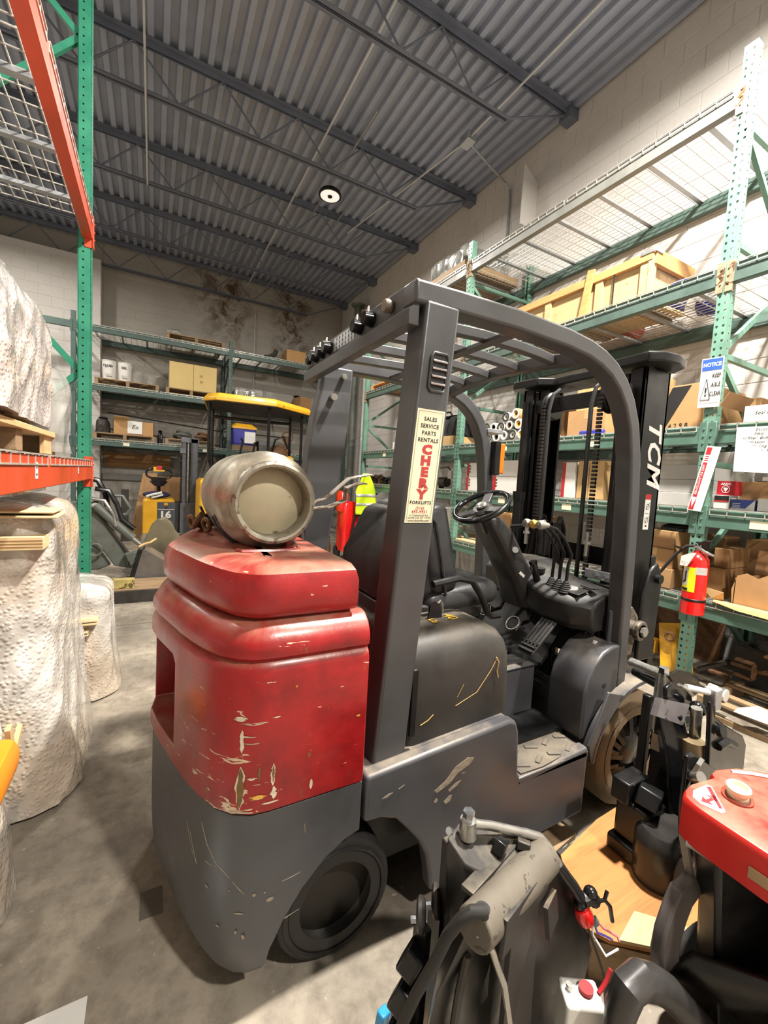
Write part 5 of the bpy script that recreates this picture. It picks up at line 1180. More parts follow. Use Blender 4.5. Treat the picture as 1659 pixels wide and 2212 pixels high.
single('board', MB().box(3.44,4.0,3.80,4.28,Z5,Z5+.018), PINEX, 'plain board on the lowest shelf nearer than the white bucket', 'board', (3.6,4.0,Z5), bevel=.002)
for k,(y,mt) in enumerate(((5.0,WHITEB),(5.4,CARD),(5.8,DARKJ),(6.3,CARD3))): carton('%s carton low in the far bay' % ['white','tan','dark','dark brown'][k], 3.56,4.0,y,y+.3,Z5,Z5+.3, mt, tape=False)
carton('white box on the third shelf at the far end', 3.6,3.9,6.05,6.35,Z3,Z3+.14, WHITEB, tape=False)
single('pallet', MB().box(3.5,4.4,6.3,7.1,Z2,Z2+.02).box(3.5,4.4,6.3,6.38,Z2+.02,Z2+.09).box(3.5,4.4,7.02,7.1,Z2+.02,Z2+.09).box(3.5,4.4,6.3,7.1,Z2+.09,Z2+.11), PINEO, 'orange wooden pallet on the second shelf of the far bay', 'pallet', (3.9,6.7,Z2))
single('coil', MB().torus((3.75,5.95,Z2+.05),(0,0,1),.2,.05,24,8), DARKJ, 'dark coil of hose on the second shelf of the far bay', 'hose', (3.75,5.95,Z2))
# ---- floor below the near bays
for k,(y,z,a) in enumerate(((2.16,.22,.3),(1.74,.20,-.3))):
    junk('fork_attachment', ['yellow steel attachment leaning under the lowest shelf','yellow steel bracket beside the green upright foot','yellow steel plate farther under the lowest shelf'][k], 'attachment', (3.75,y,0),
     [('plate', MB().obox((3.72,y,z),(.03,.22,.40),euler=(a,.35,0)), YELLOW),('rib', MB().obox((3.69,y-.02,z),(.06,.03,.34),euler=(a,.35,0)), YELLOW),('eye', MB().torus((3.66,y+.02,z+.10),(1,0,0),.03,.012,16,8), BROWNJ)])
cc = [(1.93,.14),(1.28,.20),(1.12,.28),(1.0,.16),(1.43,.05)]
for k,(y,z) in enumerate(cc):
    s = .055; m = MB()
    pts = [(s,s),(-s,s),(-s,-s),(s,-s)] if k != 0 else [(s,s),(-s,s),(-s,-s),(s,-s),(s,s)]
    p3 = [(3.70,y+a,z+.03+b) for a,b in pts]
    for q,w_ in zip(p3,p3[1:]): m.bar(q,w_,.014,.05,(1,0,0))
    single('bent_bracket', m, BROWNJ if k else YELLOW, 'rusty square bracket on the floor below the lowest shelf, %s' % ['yellow one left of the upright','largest right of the upright','upper one','rightmost','lowest'][k], 'bracket', (3.7,y,z-.03), group='square brackets under the shelf')
for k,(a,b) in enumerate((((3.55,1.50,.16),(3.62,1.36,.26)),((3.55,1.46,.02),(3.75,1.37,.02)))):
    single('steel_bar', MB().bar(a,b,.05,.02), DARKJ, 'dark steel bar lying under the lowest shelf, %s' % ['upper one','bottom one'][k], 'bar', a, group='bars under the shelf')
for k,(y0,y1,x,h,lab) in enumerate(((.4,1.44,4.35,.52,'dark panel added for shade on the wall right of the upright'),(1.66,2.9,4.38,.50,'dark panel added for shade on the wall behind the yellow attachments'),(2.95,4.2,4.36,.48,'dark panel added for shade under the lowest shelf beside the mast'))):  # panels added as a dark backing to shade the space under the shelf
    single('shade_panel', MB().add([(x-.14,y0,0),(x-.14,y1,0),(x,y1,h),(x,y0,h),(x-.125,y0,0),(x-.125,y1,0),(x+.015,y1,h),(x+.015,y0,h)],[(0,1,2,3),(7,6,5,4),(0,4,5,1),(1,5,6,2),(2,6,7,3),(3,7,4,0)]), BROWNJ if k else DARKJ, lab, 'panel', (x,(y0+y1)/2,0))
for k,(x,y,w_,d_,h) in enumerate(((3.78,2.48,.3,.24,.36),(3.72,3.10,.34,.5,.42),(3.95,1.25,.20,.3,.34),(3.98,.86,.2,.28,.40))):  # dark blocks added to fill and darken the floor below the shelf
    junk('shade_block', 'dark block added for shade under the lowest shelf, %s' % ['left of the yellow attachment','farthest left','right of the upright','near the right edge'][k], 'machine part', (x,y,0), [('housing', MB().box(x-w_/2,x+w_/2,y-d_/2,y+d_/2,0,h), DARKJ),('flange', MB().box(x-w_/2-.02,x+w_/2,y-d_/2-.01,y+d_/2+.01,h*.55,h*.62), BROWNJ),('cap', MB().cyl((x,y,h),(x,y,h+.05),.07,n=14), DARKJ)])
t = thing('pallet', 'dark weathered pallet on the floor in front of the right rack foot', 'pallet', (3.6,.9,0))
for x0,x1 in ((3.20,3.27),(3.36,3.42),(3.60,3.70),(3.85,3.95)): obj('deck_board', MB().box(x0,x1,.2,1.34,.10,.118), PALL, t, bevel=.002) if x0 < 3.8 else None
obj('stringer', MB().box(3.20,3.80,1.30,1.338,.0,.10), PALL, t, bevel=.003); obj('stringer', MB().box(3.20,3.80,.7,.74,.0,.10), PALL, t, bevel=.003); obj('edge_board', MB().box(3.20,3.222,.2,1.34,.0,.03), PALL, t)
single('paper_sheet', MB().add([(3.16,1.12,.121),(3.18,.95,.122),(3.34,.90,.124),(3.33,1.06,.150),(3.24,1.13,.122)],[(0,1,2,3),(0,3,4)]), PAPER, 'white folded paper on the pallet by the right rack', 'paper', (3.25,1.03,.12), solid=.001)
t = thing('label_roll', 'small white labelled canister on the pallet corner', 'canister', (3.26,1.25,.12)); obj('can', MB().cyl((3.26,1.20,.16),(3.26,1.30,.16),.04,n=16), WHITE, t); obj('label', MB().cyl((3.26,1.21,.16),(3.26,1.25,.16),.0405,n=16), OLIVE, t)

# ---- signs and extinguisher on the near upright (front face x = 3.43)
t = thing('notice_sign', 'white and blue NOTICE KEEP AISLE CLEAR sign on the upright', 'sign', (3.37,1.54,2.05))
nx0 = 3.3985
ns = lambda y,z,x=nx0: (x + (1.60-y)*.15, y, z)
Yl, Yr = 1.62, 1.495
def quad(y0,y1,z0,z1,dx=0): return MB().add([ns(y0,z0,nx0-dx),ns(y1,z0,nx0-dx),ns(y1,z1,nx0-dx),ns(y0,z1,nx0-dx)],[(0,1,2,3)])
plate = obj('plate', quad(Yl,Yr,2.06,2.40), PAPER, t, smooth=0, solid=.0015)
obj('blue_panel', quad(Yl-.006,Yr+.005,2.315,2.393,.0018), BLUEP, t, smooth=0)
xd = Vector((.15,-1,0)); c_ = lambda y,z: ns(y,z,nx0-.0026)
obj('notice_text', text_mb('NOTICE', .036, c_((Yl+Yr)/2,2.352), xd,(0,0,1),depth=.0002,bold=.0012,xscale=.78), PAPER, t, smooth=0)
for k,s in enumerate(('KEEP','AISLE','CLEAR')): obj('sign_text', text_mb(s, .042, c_(Yr+.031,2.275-.062*k), xd,(0,0,1),depth=.0002,bold=.0008,xscale=.52), INK, t, smooth=0)
tri = [c_(Yl-.012,2.115),c_(Yl-.068,2.115),c_(Yl-.040,2.26)]
m = MB()
for a,b in zip(tri,tri[1:]+tri[:1]): m.bar(a,b,.002,.003,(1,0,0))
obj('warning_triangle', m, INK, t, smooth=0); obj('exclamation_mark', text_mb('!', .085, c_(Yl-.040,2.165), xd,(0,0,1),depth=.0002,bold=.001), INK, t, smooth=0)
m = MB().bar(c_(Yl-.062,2.10),c_(Yl-.072,2.29),.001,.001,(1,0,0)).bar(c_(Yl-.008,2.095),c_(Yr+.006,2.095),.001,.0015,(1,0,0)); obj('sign_rule', m, INK, t, smooth=0)
# extinguisher pointer sign, leaning three sided strip
t = thing('arrow_sign', 'slanted white and red fire extinguisher arrow sign on the upright', 'sign', (3.39,1.55,1.32))
A0,A1 = Vector((3.405,1.535,1.79)),Vector((3.380,1.605,1.335))
dn = (A1-A0).normalized(); wv = Vector((.12,-1,-.12)).normalized()
def strip(u0,u1,w0,w1,off=0):
    L_ = (A1-A0).length; o_ = Vector((-off,0,0)); return MB().add([A0+dn*L_*u0+wv*w0+o_,A0+dn*L_*u0+wv*w1+o_,A0+dn*L_*u1+wv*w1+o_,A0+dn*L_*u1+wv*w0+o_],[(0,1,2,3)])
obj('white_face', strip(0,1,0,.042), PAPER, t, smooth=0, solid=.001)
obj('side_face', MB().add([strip(0,1,.042,.042).v[0],strip(0,1,.042,.042).v[2],A1+wv*.075+Vector((.02,0,0)),A0+wv*.075+Vector((.02,0,0))],[(0,1,2,3)]), PAPER, t, smooth=0, solid=.001)
obj('red_panel', strip(.02,.13,.006,.036,.002), REDD, t, smooth=0); obj('red_panel', strip(.25,.82,.008,.034,.002), REDD, t, smooth=0); obj('red_panel', strip(.80,.985,.006,.036,.0022), REDD, t, smooth=0)
L_ = (A1-A0).length
obj('arrow_head', MB().add([A0+dn*L_*.79+wv*.006+Vector((-.0032,0,0)),A0+dn*L_*.79+wv*.036+Vector((-.0032,0,0)),A0+dn*L_*.95+wv*.021+Vector((-.0032,0,0))],[(0,1,2)]), PAPER, t, smooth=0)
obj('lettering', text_mb('FIRE EXTINGUISHER', .021, A0+dn*L_*.52+wv*.021+Vector((-.0034,0,0)), dn, -wv, depth=.0002, xscale=1.15), PAPER, t, smooth=0)
for k in range(3): obj('small_print', strip(.15+.03*k,.165+.03*k,.010,.032,.002), REDD, t, smooth=0)
# extinguisher
ex, ey, ez = 3.315, 1.475, .615
t = thing('fire_extinguisher', 'red fire extinguisher with black hose hanging on the green upright', 'fire extinguisher', (ex,ey,ez))
cyl_ = obj('cylinder', MB().lathe([(.0,0),(.066,0),(.071,.006),(.071,.36),(.066,.39),(.048,.415),(.026,.43),(.022,.445),(0,.445)], (ex,ey,ez), 'z', 32), RED_G, t)
obj('clamp_band', MB().lathe([(.0725,.095),(.0725,.112)], (ex,ey,ez), 'z', 32), BLACKM, t, solid=.002)
def cylpatch(a0,a1,z0,z1,off,n=10): return MB().grid(lambda u,v: Vector((ex+(.071+off)*cos(radians(a0+(a1-a0)*u)), ey+(.071+off)*sin(radians(a0+(a1-a0)*u)), ez+z0+(z1-z0)*v)), n, 1)
obj('yellow_label', cylpatch(205,128,.16,.33,.001), pm('yellow_label',(240,224,30),.4), cyl_); obj('label_panel', cylpatch(168,130,.20,.325,.0016), GREYB, cyl_)
obj('label_figures', cylpatch(160,150,.225,.30,.002).add(cylpatch(150,140,.215,.235,.002).v, cylpatch(150,140,.215,.235,.002).f).add(cylpatch(172,135,.165,.185,.002).v, cylpatch(172,135,.165,.185,.002).f), INK, cyl_)
obj('silver_band', cylpatch(262,200,.285,.335,.001), pm('silver_label',(190,186,182),.4,.2,.12,60), cyl_)
hd_ = obj('valve', MB().cyl((ex,ey,ez+.44),(ex,ey,ez+.485),.018,.014,n=14), STEEL, t)
obj('carry_handle', MB().tube([(ex-.01,ey+.01,ez+.475),(ex-.02,ey-.05,ez+.44),(ex-.03,ey-.11,ez+.425)], [.010,.011,.008], 8), STEEL, hd_); obj('squeeze_lever', MB().tube([(ex-.01,ey+.01,ez+.48),(ex-.02,ey-.05,ez+.515),(ex-.03,ey-.10,ez+.52)], [.009,.011,.007], 8), BLACKG, hd_); obj('pull_pin', MB().torus((ex-.03,ey+.005,ez+.48),(1,0,0),.012,.003,16,6), CHROME, hd_)
obj('hose', MB().tube([(ex,ey+.02,ez+.475),(ex-.01,ey+.07,ez+.465),(ex-.015,ey+.13,ez+.40),(ex-.02,ey+.19,ez+.30),(ex-.02,ey+.235,ez+.225)], .0105, 10), RUBBER, t)
obj('nozzle', MB().tube([(ex-.02,ey+.232,ez+.23),(ex-.02,ey+.265,ez+.175)], [.012,.015], 10), BLACKG, t); obj('hose_clip', MB().tube([(ex-.02,ey+.228,ez+.237),(ex-.02,ey+.234,ez+.227)], .0135, 10), pm('brass',(190,150,70),.4,.6), t)
obj('inspection_tag', MB().add([(ex-.085,ey+.01,ez+.43),(ex-.08,ey-.025,ez+.435),(ex-.085,ey+.02,ez+.335),(ex-.09,ey+.065,ez+.335),(ex-.09,ey+.06,ez+.40)],[(0,1,2,3,4)]), PAPER, t, smooth=0, solid=.001)
obj('tag_print', text_mb('7 21 L-2', .016, (ex-.0905,ey+.028,ez+.36),(0,-.9,-.1),(0,-.2,1),depth=.0002), INKG, t, smooth=0)
obj('second_tag', MB().add([(ex-.02,ey+.16,ez+.46),(ex-.03,ey+.10,ez+.455),(ex-.025,ey+.075,ez+.44),(ex-.02,ey+.12,ez+.44)],[(0,1,2,3)]), INK, t, smooth=0, solid=.001)
obj('wall_hook', MB().box(ex+.03,XR-.002,ey-.015,ey+.035,ez+.44,ez+.50), BLACKM, t)
# ================================================================ back of the hall
def pallet(label, x0,x1,y0,y1,z, mat=PALL, along='x'):
    t = thing('pallet', label, 'pallet', ((x0+x1)/2,(y0+y1)/2,z))
    n = 6
    for k in range(n):
        a = y0+(y1-y0-.09)*k/(n-1); obj('deck_board', MB().box(x0,x1,a,a+.09,z+.105,z+.125), mat, t)
    for k in range(3):
        a = x0+(x1-x0-.06)*k/2; obj('stringer', MB().box(a,a+.06,y0,y1,z+.015,z+.105), mat, t)
    for k in (0,2,4): a = y0+(y1-y0-.09)*k/(n-1) if k != 4 else y1-.09; obj('bottom_board', MB().box(x0,x1,a,a+.09,z,z+.015), mat, t)
    return t
ZB1,ZB2,ZB3 = 4.1015,2.9915,1.9315
YB0 = 10.09
pallet('bare pallet with scraps on the top level of the back rack', .20,1.34,YB0,11.0,ZB1)
single('film_scrap', wrap_mesh(.2,.5,YB0,10.5,ZB1+.126,ZB1+.22,amp=.03,seed=3.3,r=.1,nz=8,top=.6), FILM, 'scrap of clear film on the topmost pallet', 'plastic film', (.35,10.3,ZB1+.126))
pallet('pallet under the white buckets on the middle level', -1.03,.08,YB0,11.0,ZB2)
for k,(x,lab) in enumerate(((-.80,'white bucket with dark print, left one of the printed pair'),(-.53,'white bucket with dark print, right one of the printed pair'),(-.30,'small dusty jug beside the white buckets'),(-.06,'low clear jug at the end of the bucket pallet'))):
    h = (.36,.36,.24,.16)[k]; r = (.125,.125,.10,.09)[k]
    t = thing('bucket' if k < 2 else 'jug', lab, 'bucket' if k < 2 else 'jug', (x,YB0+.16,ZB2+.126))
    obj('pail', MB().lathe([(0,0),(r*.88,0),(r,h),(0,h+.005)], (x,YB0+.16,ZB2+.126), 'z', 24), WHITE if k < 2 else FILM, t)
    if k < 2:
        obj('rim', MB().torus((x,YB0+.16,ZB2+.126+h),(0,0,1),r,.008,24,6), WHITE, t)
        obj('print', text_mb('FLUID' if k == 0 else 'OIL', .06, (x-.01,YB0+.16-r*.985,ZB2+.126+h*.7),(1,.1,0),(0,0,1),depth=.002,bold=.002), INK, t, smooth=0); obj('label', MB().box(x-.05,x+.06,YB0+.155-r,YB0+.17-r,ZB2+.18,ZB2+.23), GREYB, t)
pallet('pallet under the large pale carton on the middle level', .21,1.18,YB0,11.0,ZB2)
t = thing('carton', 'large pale yellow double carton on the middle level of the back rack', 'box', (.73,10.5,ZB2+.126))
for k in (0,1): obj('box_body', MB().box(.27+.465*k,.73+.465*k,YB0+.03,10.9,ZB2+.127,ZB2+.67), pm('pale_yellow_card',(206,182,122),.8,0,.06,4), t, bevel=.004)
for (x,z) in ((.88,.42),(.89,.30)): obj('print', MB().box(x-.03,x+.03,YB0+.028,YB0+.031,ZB2+z,ZB2+z+.05), pm('faded_print',(170,140,80),.8), t, smooth=0)
t = thing('wrapped_load', 'flat load in shiny clear film above the yellow canopy', 'wrapped goods', (2.05,10.5,ZB2)); obj('load', MB().box(1.6,2.5,10.15,10.9,ZB2+.02,ZB2+.30), GREYB, t); obj('film', wrap_mesh(1.56,2.54,YB0+.02,10.92,ZB2,ZB2+.36,amp=.02,seed=2.9,r=.05,nz=12,top=.3), FILM, t, smooth=60)
carton('brown carton at the right of the middle level, leaning', 3.05,3.33,YB0,10.5,ZB2,ZB2+.33, CARD3, tape=False, rot=.2)
single('dark_bag', wrap_mesh(3.08,3.30,10.62,10.86,ZB2,ZB2+.42,amp=.03,seed=4.4,r=.08,nz=12,top=.5), DARKJ, 'dark bag behind the brown carton on the middle level', 'bag', (3.2,10.66,ZB2))
carton('brown carton on the top level near the corner', 2.72,3.18,YB0,10.6,ZB1,ZB1+.27, CARD)
single('boot', MB().tube([(2.22,10.2,ZB1+.03),(2.36,10.2,ZB1+.05),(2.46,10.2,ZB1+.12),(2.50,10.2,ZB1+.22)], [.03,.05,.055,.05], 10), DARKJ, 'dark boot shaped thing on the top level', 'scrap', (2.36,10.2,ZB1))
pallet('pallet with an open carton on the low level', -1.05,.02,YB0,11.0,ZB3)
t = thing('open_carton', 'open brown carton with a white handwritten sheet', 'box', (-.35,10.3,ZB3+.126))
obj('front_wall', MB().box(-.72,.0,YB0+.02,YB0+.03,ZB3+.127,ZB3+.40), CARD, t); obj('back_wall', MB().box(-.72,0,10.55,10.56,ZB3+.127,ZB3+.40), CARD, t); obj('side_wall', MB().box(-.72,-.71,YB0+.02,10.56,ZB3+.127,ZB3+.40), CARD, t); obj('side_wall', MB().box(-.01,0,YB0+.02,10.56,ZB3+.127,ZB3+.40), CARD, t)
obj('flap', MB().add([(-.72,YB0+.02,ZB3+.40),(-.42,YB0+.02,ZB3+.40),(-.45,YB0-.10,ZB3+.46),(-.70,YB0-.10,ZB3+.46)],[(0,1,2,3)]), CARD2, t, smooth=0, solid=.004)
obj('sheet', MB().box(-.47,-.21,YB0+.008,YB0+.015,ZB3+.15,ZB3+.40), PAPER, t, smooth=0); obj('handwriting', text_mb('Ex', .12, (-.34,YB0+.007,ZB3+.28),(1,0,0),(0,0,1),depth=.0004,shear=.3), INK, t, smooth=0)
single('dark_bag', wrap_mesh(-1.02,-.80,YB0+.06,10.5,ZB3+.127,ZB3+.42,amp=.04,seed=6.1,r=.08,nz=12,top=.6), DARKJ, 'dark coat bundled beside the open carton', 'bundle', (-.86,10.3,ZB3+.127))
single('bundle', wrap_mesh(.075,.165,YB0+.02,10.5,ZB3+.0,ZB3+.26,amp=.02,seed=6.4,r=.03,nz=12,top=.6), BLACKG, 'black rag hanging between the two low pallets', 'bundle', (.1,10.3,ZB3))
pallet('pallet with hoses on the low level', .21,1.18,YB0,11.0,ZB3)
for k,(x,r,mt) in enumerate(((.55,.16,OLIVE),(.95,.13,BROWNJ))): single('hose_coil', MB().torus((x,10.4,ZB3+.205),(0,.25,1),r,.035,24,8).torus((x+.03,10.38,ZB3+.265),(.2,.3,1),r*.85,.03,24,8), mt, ['grey green coil of hose on the low pallet','rusty coil of cable on the low pallet'][k], 'hose', (x,10.4,ZB3+.126))
single('bent_rod', MB().tube([(1.05,10.2,ZB3+.13),(1.15,10.2,ZB3+.25),(1.17,10.2,ZB3+.42),(1.10,10.2,ZB3+.46)], .012, 8), DARKJ, 'thin bent rod standing on the hose pallet', 'rod', (1.05,10.2,ZB3+.126))
t = thing('storage_tub', 'blue tub with a yellow lid and white label', 'tub', (1.83,10.3,ZB3))
obj('tub', MB().loft([rrect(1.58,2.05,10.12,10.5,ZB3+.11,.04),rrect(1.55,2.09,10.10,10.52,ZB3+.48,.04)]), BLUE, t); obj('lid', MB().loft([rrect(1.53,2.11,10.08,10.54,ZB3+.48,.05),rrect(1.53,2.11,10.08,10.54,ZB3+.52,.05),rrect(1.62,2.0,10.16,10.46,ZB3+.60,.05)]), YELLOW, t)
obj('label', MB().box(1.82,2.06,10.085,10.10,ZB3+.16,ZB3+.42), PAPER, t, smooth=0); obj('base_board', MB().box(1.55,2.1,10.1,10.55,ZB3,ZB3+.108), PALL, t)
carton('grey case beside the blue tub', 2.15,2.55,YB0+.02,10.5,ZB3,ZB3+.24, pm('grey_case',(96,96,94),.5), tape=False)
single('engine_part', join(MB().lathe([(.10,0),(.14,.05),(.10,.16),(.05,.26)],(2.85,10.3,ZB3),'z',14,True), MB().torus((2.85,10.24,ZB3+.40),(0,1,0),.13,.02,20,8), MB().cyl((2.85,10.25,ZB3+.2),(2.85,10.25,ZB3+.42),.05,n=10)), BROWNJ, 'brown engine part with a round handle on the low level', 'machine part', (2.85,10.3,ZB3))
# label tags on the low back beam
for o in list(COL.objects):
    if o.get('label','') == 'dark green front beam, low level of the back rack, left bay':
        for v in (1.90,.42): obj('price_tag', MB().box(-.0065,-.0045,v,v+.11,-.10,-.03), CREAM, o, smooth=0)
for z,lab in ((2.45,'upper'),(2.10,'lower')):
    single('wall_cable', MB().tube([(-.9,11.17,z+.12),(.4,11.17,z+.02),(1.4,11.17,z-.05),(3.0,11.17,z-.05)], .010, 6), DARKJ, 'dark cable along the back wall, %s one' % lab, 'cable', (-.9,11.17,z))
single('brown_panel', MB().box(-.95,.35,11.13,11.193,1.38,1.70), CARD3, 'brown board fixed to the back wall under the low shelf', 'board', (-.3,11.1,1.38))
single('wall_trunking', MB().box(-.98,3.6,11.10,11.18,1.10,1.24), pm('grey_trunking',(120,116,108),.6), 'grey duct running along the back wall below the rack', 'duct', (1.3,11.14,1.1))

# ---- electric stacker "16"
SX0, SY0 = .08, 8.62
t = thing('pallet_stacker', 'yellow and dark grey walkie stacker marked 16', 'stacker', (SX0,SY0,0))
by = SY0
obj('body_shell', MB().loft([rrect(-.16,.36,by,by+.42,z,.07) for z in (.10,.40,.70,.82)]+[rrect(-.13,.33,by+.03,by+.40,.86,.06)]), YELLOW, t)
fp = obj('front_panel', MB().box(.07,.37,by-.018,by+.02,.12,.80), pm('stacker_grey',(70,72,76),.5), t, bevel=.01)
obj('number', text_mb('16', .17, (.20,by-.0185,.57),(1,0,0),(0,0,1),depth=.001,bold=.006,xscale=1.15), PAPER, fp, smooth=0)
obj('panel_line', MB().box(.08,.35,by-.0195,by-.018,.665,.675), PAPER, fp, smooth=0); obj('badge', MB().box(.18,.24,by-.020,by-.018,.745,.79), YELLOW, fp, smooth=0); obj('keyhole', MB().cyl((.215,by-.022,.70),(.215,by-.018,.70),.022,n=12), INK, fp)
for x in (-.02,.12,.24): pass
hc = Vector((.09,by-.05,1.33))
tl = obj('tiller', MB().tube([(.09,by+.30,.84),(.09,by+.24,1.0),(.09,by+.02,1.14),(.09,by-.03,1.18)], .035, 10), BLACKG, t)
hl = MB(); n=28
hl.tube([(hc.x+.20*cos(2*pi*k/n), hc.y, hc.z+.085*sin(2*pi*k/n)-(.03 if sin(2*pi*k/n)<0 else 0)) for k in range(n+1)], .018, 8); obj('handle_loop', hl, BLACKG, tl)
obj('handle_web', MB().prism([(-.06,1.18),(.24,1.18),(.17,1.10),(.11,1.08),(.07,1.08),(.01,1.10)],'y',by-.07,by-.03).prism([(-.05,1.25),(.23,1.25),(.20,1.17),(-.02,1.17)],'y',by-.065,by-.035), BLACKG, tl)
obj('stop_button', MB().box(.05,.14,by-.09,by-.02,1.38,1.45), REDD, tl, bevel=.01); obj('button_base', MB().box(.0,.18,by-.085,by-.03,1.35,1.385).box(.0,.05,by-.08,by-.03,1.385,1.43), YELLOW, tl, bevel=.006)
t2 = thing('folded_cloth', 'dark blue cloth with white stripes on top of the stacker', 'cloth', (.06,by+.15,.86)); obj('cloth', MB().ball((.06,by+.09,.928),.20,16,8,(1.15,.42,.32)), pm('navy_cloth',(36,38,70),.8,0,.2,9), t2); obj('stripe', MB().tube([(-.10,by-.045,.90),(.0,by-.065,.94),(.08,by-.065,.96),(.14,by-.055,.98)], .022, 6), PAPER, t2); obj('stripe', MB().tube([(-.02,by-.055,.88),(.08,by-.07,.91),(.16,by-.06,.94)], .018, 6), PAPER, t2)
for k,(x0,x1) in enumerate(((.46,.52),(.60,.72))): obj('mast_channel', MB().box(x0,x1,by-.10,by+.12,.10,1.98 if k else 1.9), pm('mast_grey',(84,86,92),.4,.3), t, bevel=.006)
obj('mast_cylinder', MB().cyl((.56,by-.02,.70),(.56,by-.02,1.92),.032,n=14), STEEL, t); obj('mast_foot', MB().box(.44,.72,by-.14,by+.14,.06,.80), pm('mast_grey2',(92,94,100),.45,.2), t, bevel=.006); obj('mast_head', MB().box(.44,.74,by-.10,by+.12,1.90,2.0).box(.42,.52,by-.12,by-.04,1.70,1.80), pm('mast_grey3',(104,106,112),.4,.3), t, bevel=.006)
hs = MB(); k_ = 0
for i in range(160): a = i*.9; hs.v.append(Vector((0,0,0)))
hs = MB().tube([(.45+.022*cos(i*.9),by-.06+.022*sin(i*.9),.78+i*.0052) for i in range(170)], .008, 5); obj('coiled_cable', hs, BLACKG, t)
obj('battery_box', MB().box(.36,.46,by+.0,by+.4,.10,.80), DARKJ, t)
# ---- plywood sheets leaning on the wall
for k,(xa,xb,y,h,a,lab) in enumerate(((-.40,-.06,9.55,1.30,.09,'narrow plywood board leaning left of the stacker'),(-.05,.56,9.60,1.24,.05,'plywood sheet leaning behind the stacker'))):
    single('plywood_sheet', MB().add([(xa,y,0),(xb-.10*(k==0),y,0),(xb+.14*(k==0),y+.28,h),(xa+.22*(k==0),y+.28,h),(xa,y+.018,0),(xb-.10*(k==0),y+.018,0),(xb+.14*(k==0),y+.298,h),(xa+.22*(k==0),y+.298,h)],[(0,1,2,3),(7,6,5,4),(0,4,5,1),(1,5,6,2),(2,6,7,3),(3,7,4,0)]), PLYV, lab, 'board', ((xa+xb)/2,y,0))
single('fence_post', MB().box(-.52,-.40,9.2,9.3,0,.98), DARKJ, 'dark square post behind the stacker', 'post', (-.46,9.25,0), bevel=.006)
# ---- small roller with a yellow canopy
RXc, RY0 = 1.65, 7.9
t = thing('ride_on_roller', 'ride-on machine with a flat yellow canopy on black posts', 'machine', (RXc,RY0,0))
cp = [(.70,7.55),(.86,7.30),(1.80,7.18),(2.62,7.75),(2.62,8.55),(.86,8.60)]
rings = [[Vector((x,y,2.55)) for x,y in cp],[Vector((x,y,2.60)) for x,y in cp],[Vector((1.65+(x-1.65)*.93,8.0+(y-8.0)*.92,2.68)) for x,y in cp]]
obj('canopy', MB().loft(rings), YELLOW, t, bevel=.01)
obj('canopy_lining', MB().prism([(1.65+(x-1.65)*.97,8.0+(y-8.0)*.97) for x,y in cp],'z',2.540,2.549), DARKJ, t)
for k,(x,y,zb_) in enumerate(((.80,7.6,1.40),(1.72,7.35,.95),(.95,8.45,1.0),(2.45,7.85,1.0),(2.4,8.45,1.0))): obj('canopy_post', MB().tube([(x,y,zb_),(x,y,1.9),(x,y,2.545)] if k else [(1.02,7.6,1.30),(.95,7.6,1.46),(.84,7.6,1.50),(.80,7.6,1.62),(.80,7.6,2.545)], .026, 8), BLACKG, t)
obj('cross_bar', MB().tube([(.95,8.45,2.42),(1.6,8.3,2.40),(2.4,8.45,2.44)], .03, 8), DARKJ, t)
obj('machine_body', MB().loft([rrect(.95,2.45,7.55,8.5,z,.12) for z in (.45,.80,1.05)]+[rrect(1.05,2.35,7.65,8.4,1.15,.12)]), YELLOW, t)
obj('bonnet', MB().loft([rrect(.68,.96,7.6,8.4,z,.05) for z in (.50,1.22)]+[rrect(.72,.94,7.66,8.34,1.28,.05)]), YELLOW, t)
obj('seat_back', MB().box(1.35,1.85,7.95,8.05,1.15,1.75), pm('machine_seat',(70,68,66),.6), t, bevel=.05, seg=3)
for x in (1.0,2.2): obj('drum', MB().lathe([(0,0),(.40,0),(.42,.02),(.42,.78),(.40,.80),(0,.80)], (x+.1,7.62,.42), 'y', 30), DARKJ, t)
for k,(x,y) in enumerate(((1.28,7.6),(1.40,7.6))): obj('control_lever', MB().tube([(x,y,1.15),(x+.02,y-.02,1.75),(x+.06,y-.02,1.95),(x+.03,y-.02,2.0)] if k == 0 else [(x,y,1.15),(x+.05,y-.02,1.72),(x+.12,y-.02,1.78),(x+.14,y-.02,1.95)], .018, 8), BLACKG, t)
obj('control_knob', MB().ball((1.36,7.58,1.70),.05,10,6), BLACKG, t)
for k in range(4): obj('yellow_arm', MB().bar((2.05+.12*k,7.7,1.15),(2.25+.1*k,7.8,1.75-.1*k),.06,.10), YELLOW, t)
obj('engine', MB().ball((2.05,7.95,1.75),.20,12,8,(1,.8,1.1)), BROWNJ, t); obj('hose', MB().tube([(1.9,7.85,1.8),(1.95,7.8,2.05),(2.1,7.8,2.12),(2.2,7.85,1.9)], .02, 8), BLACKG, t)
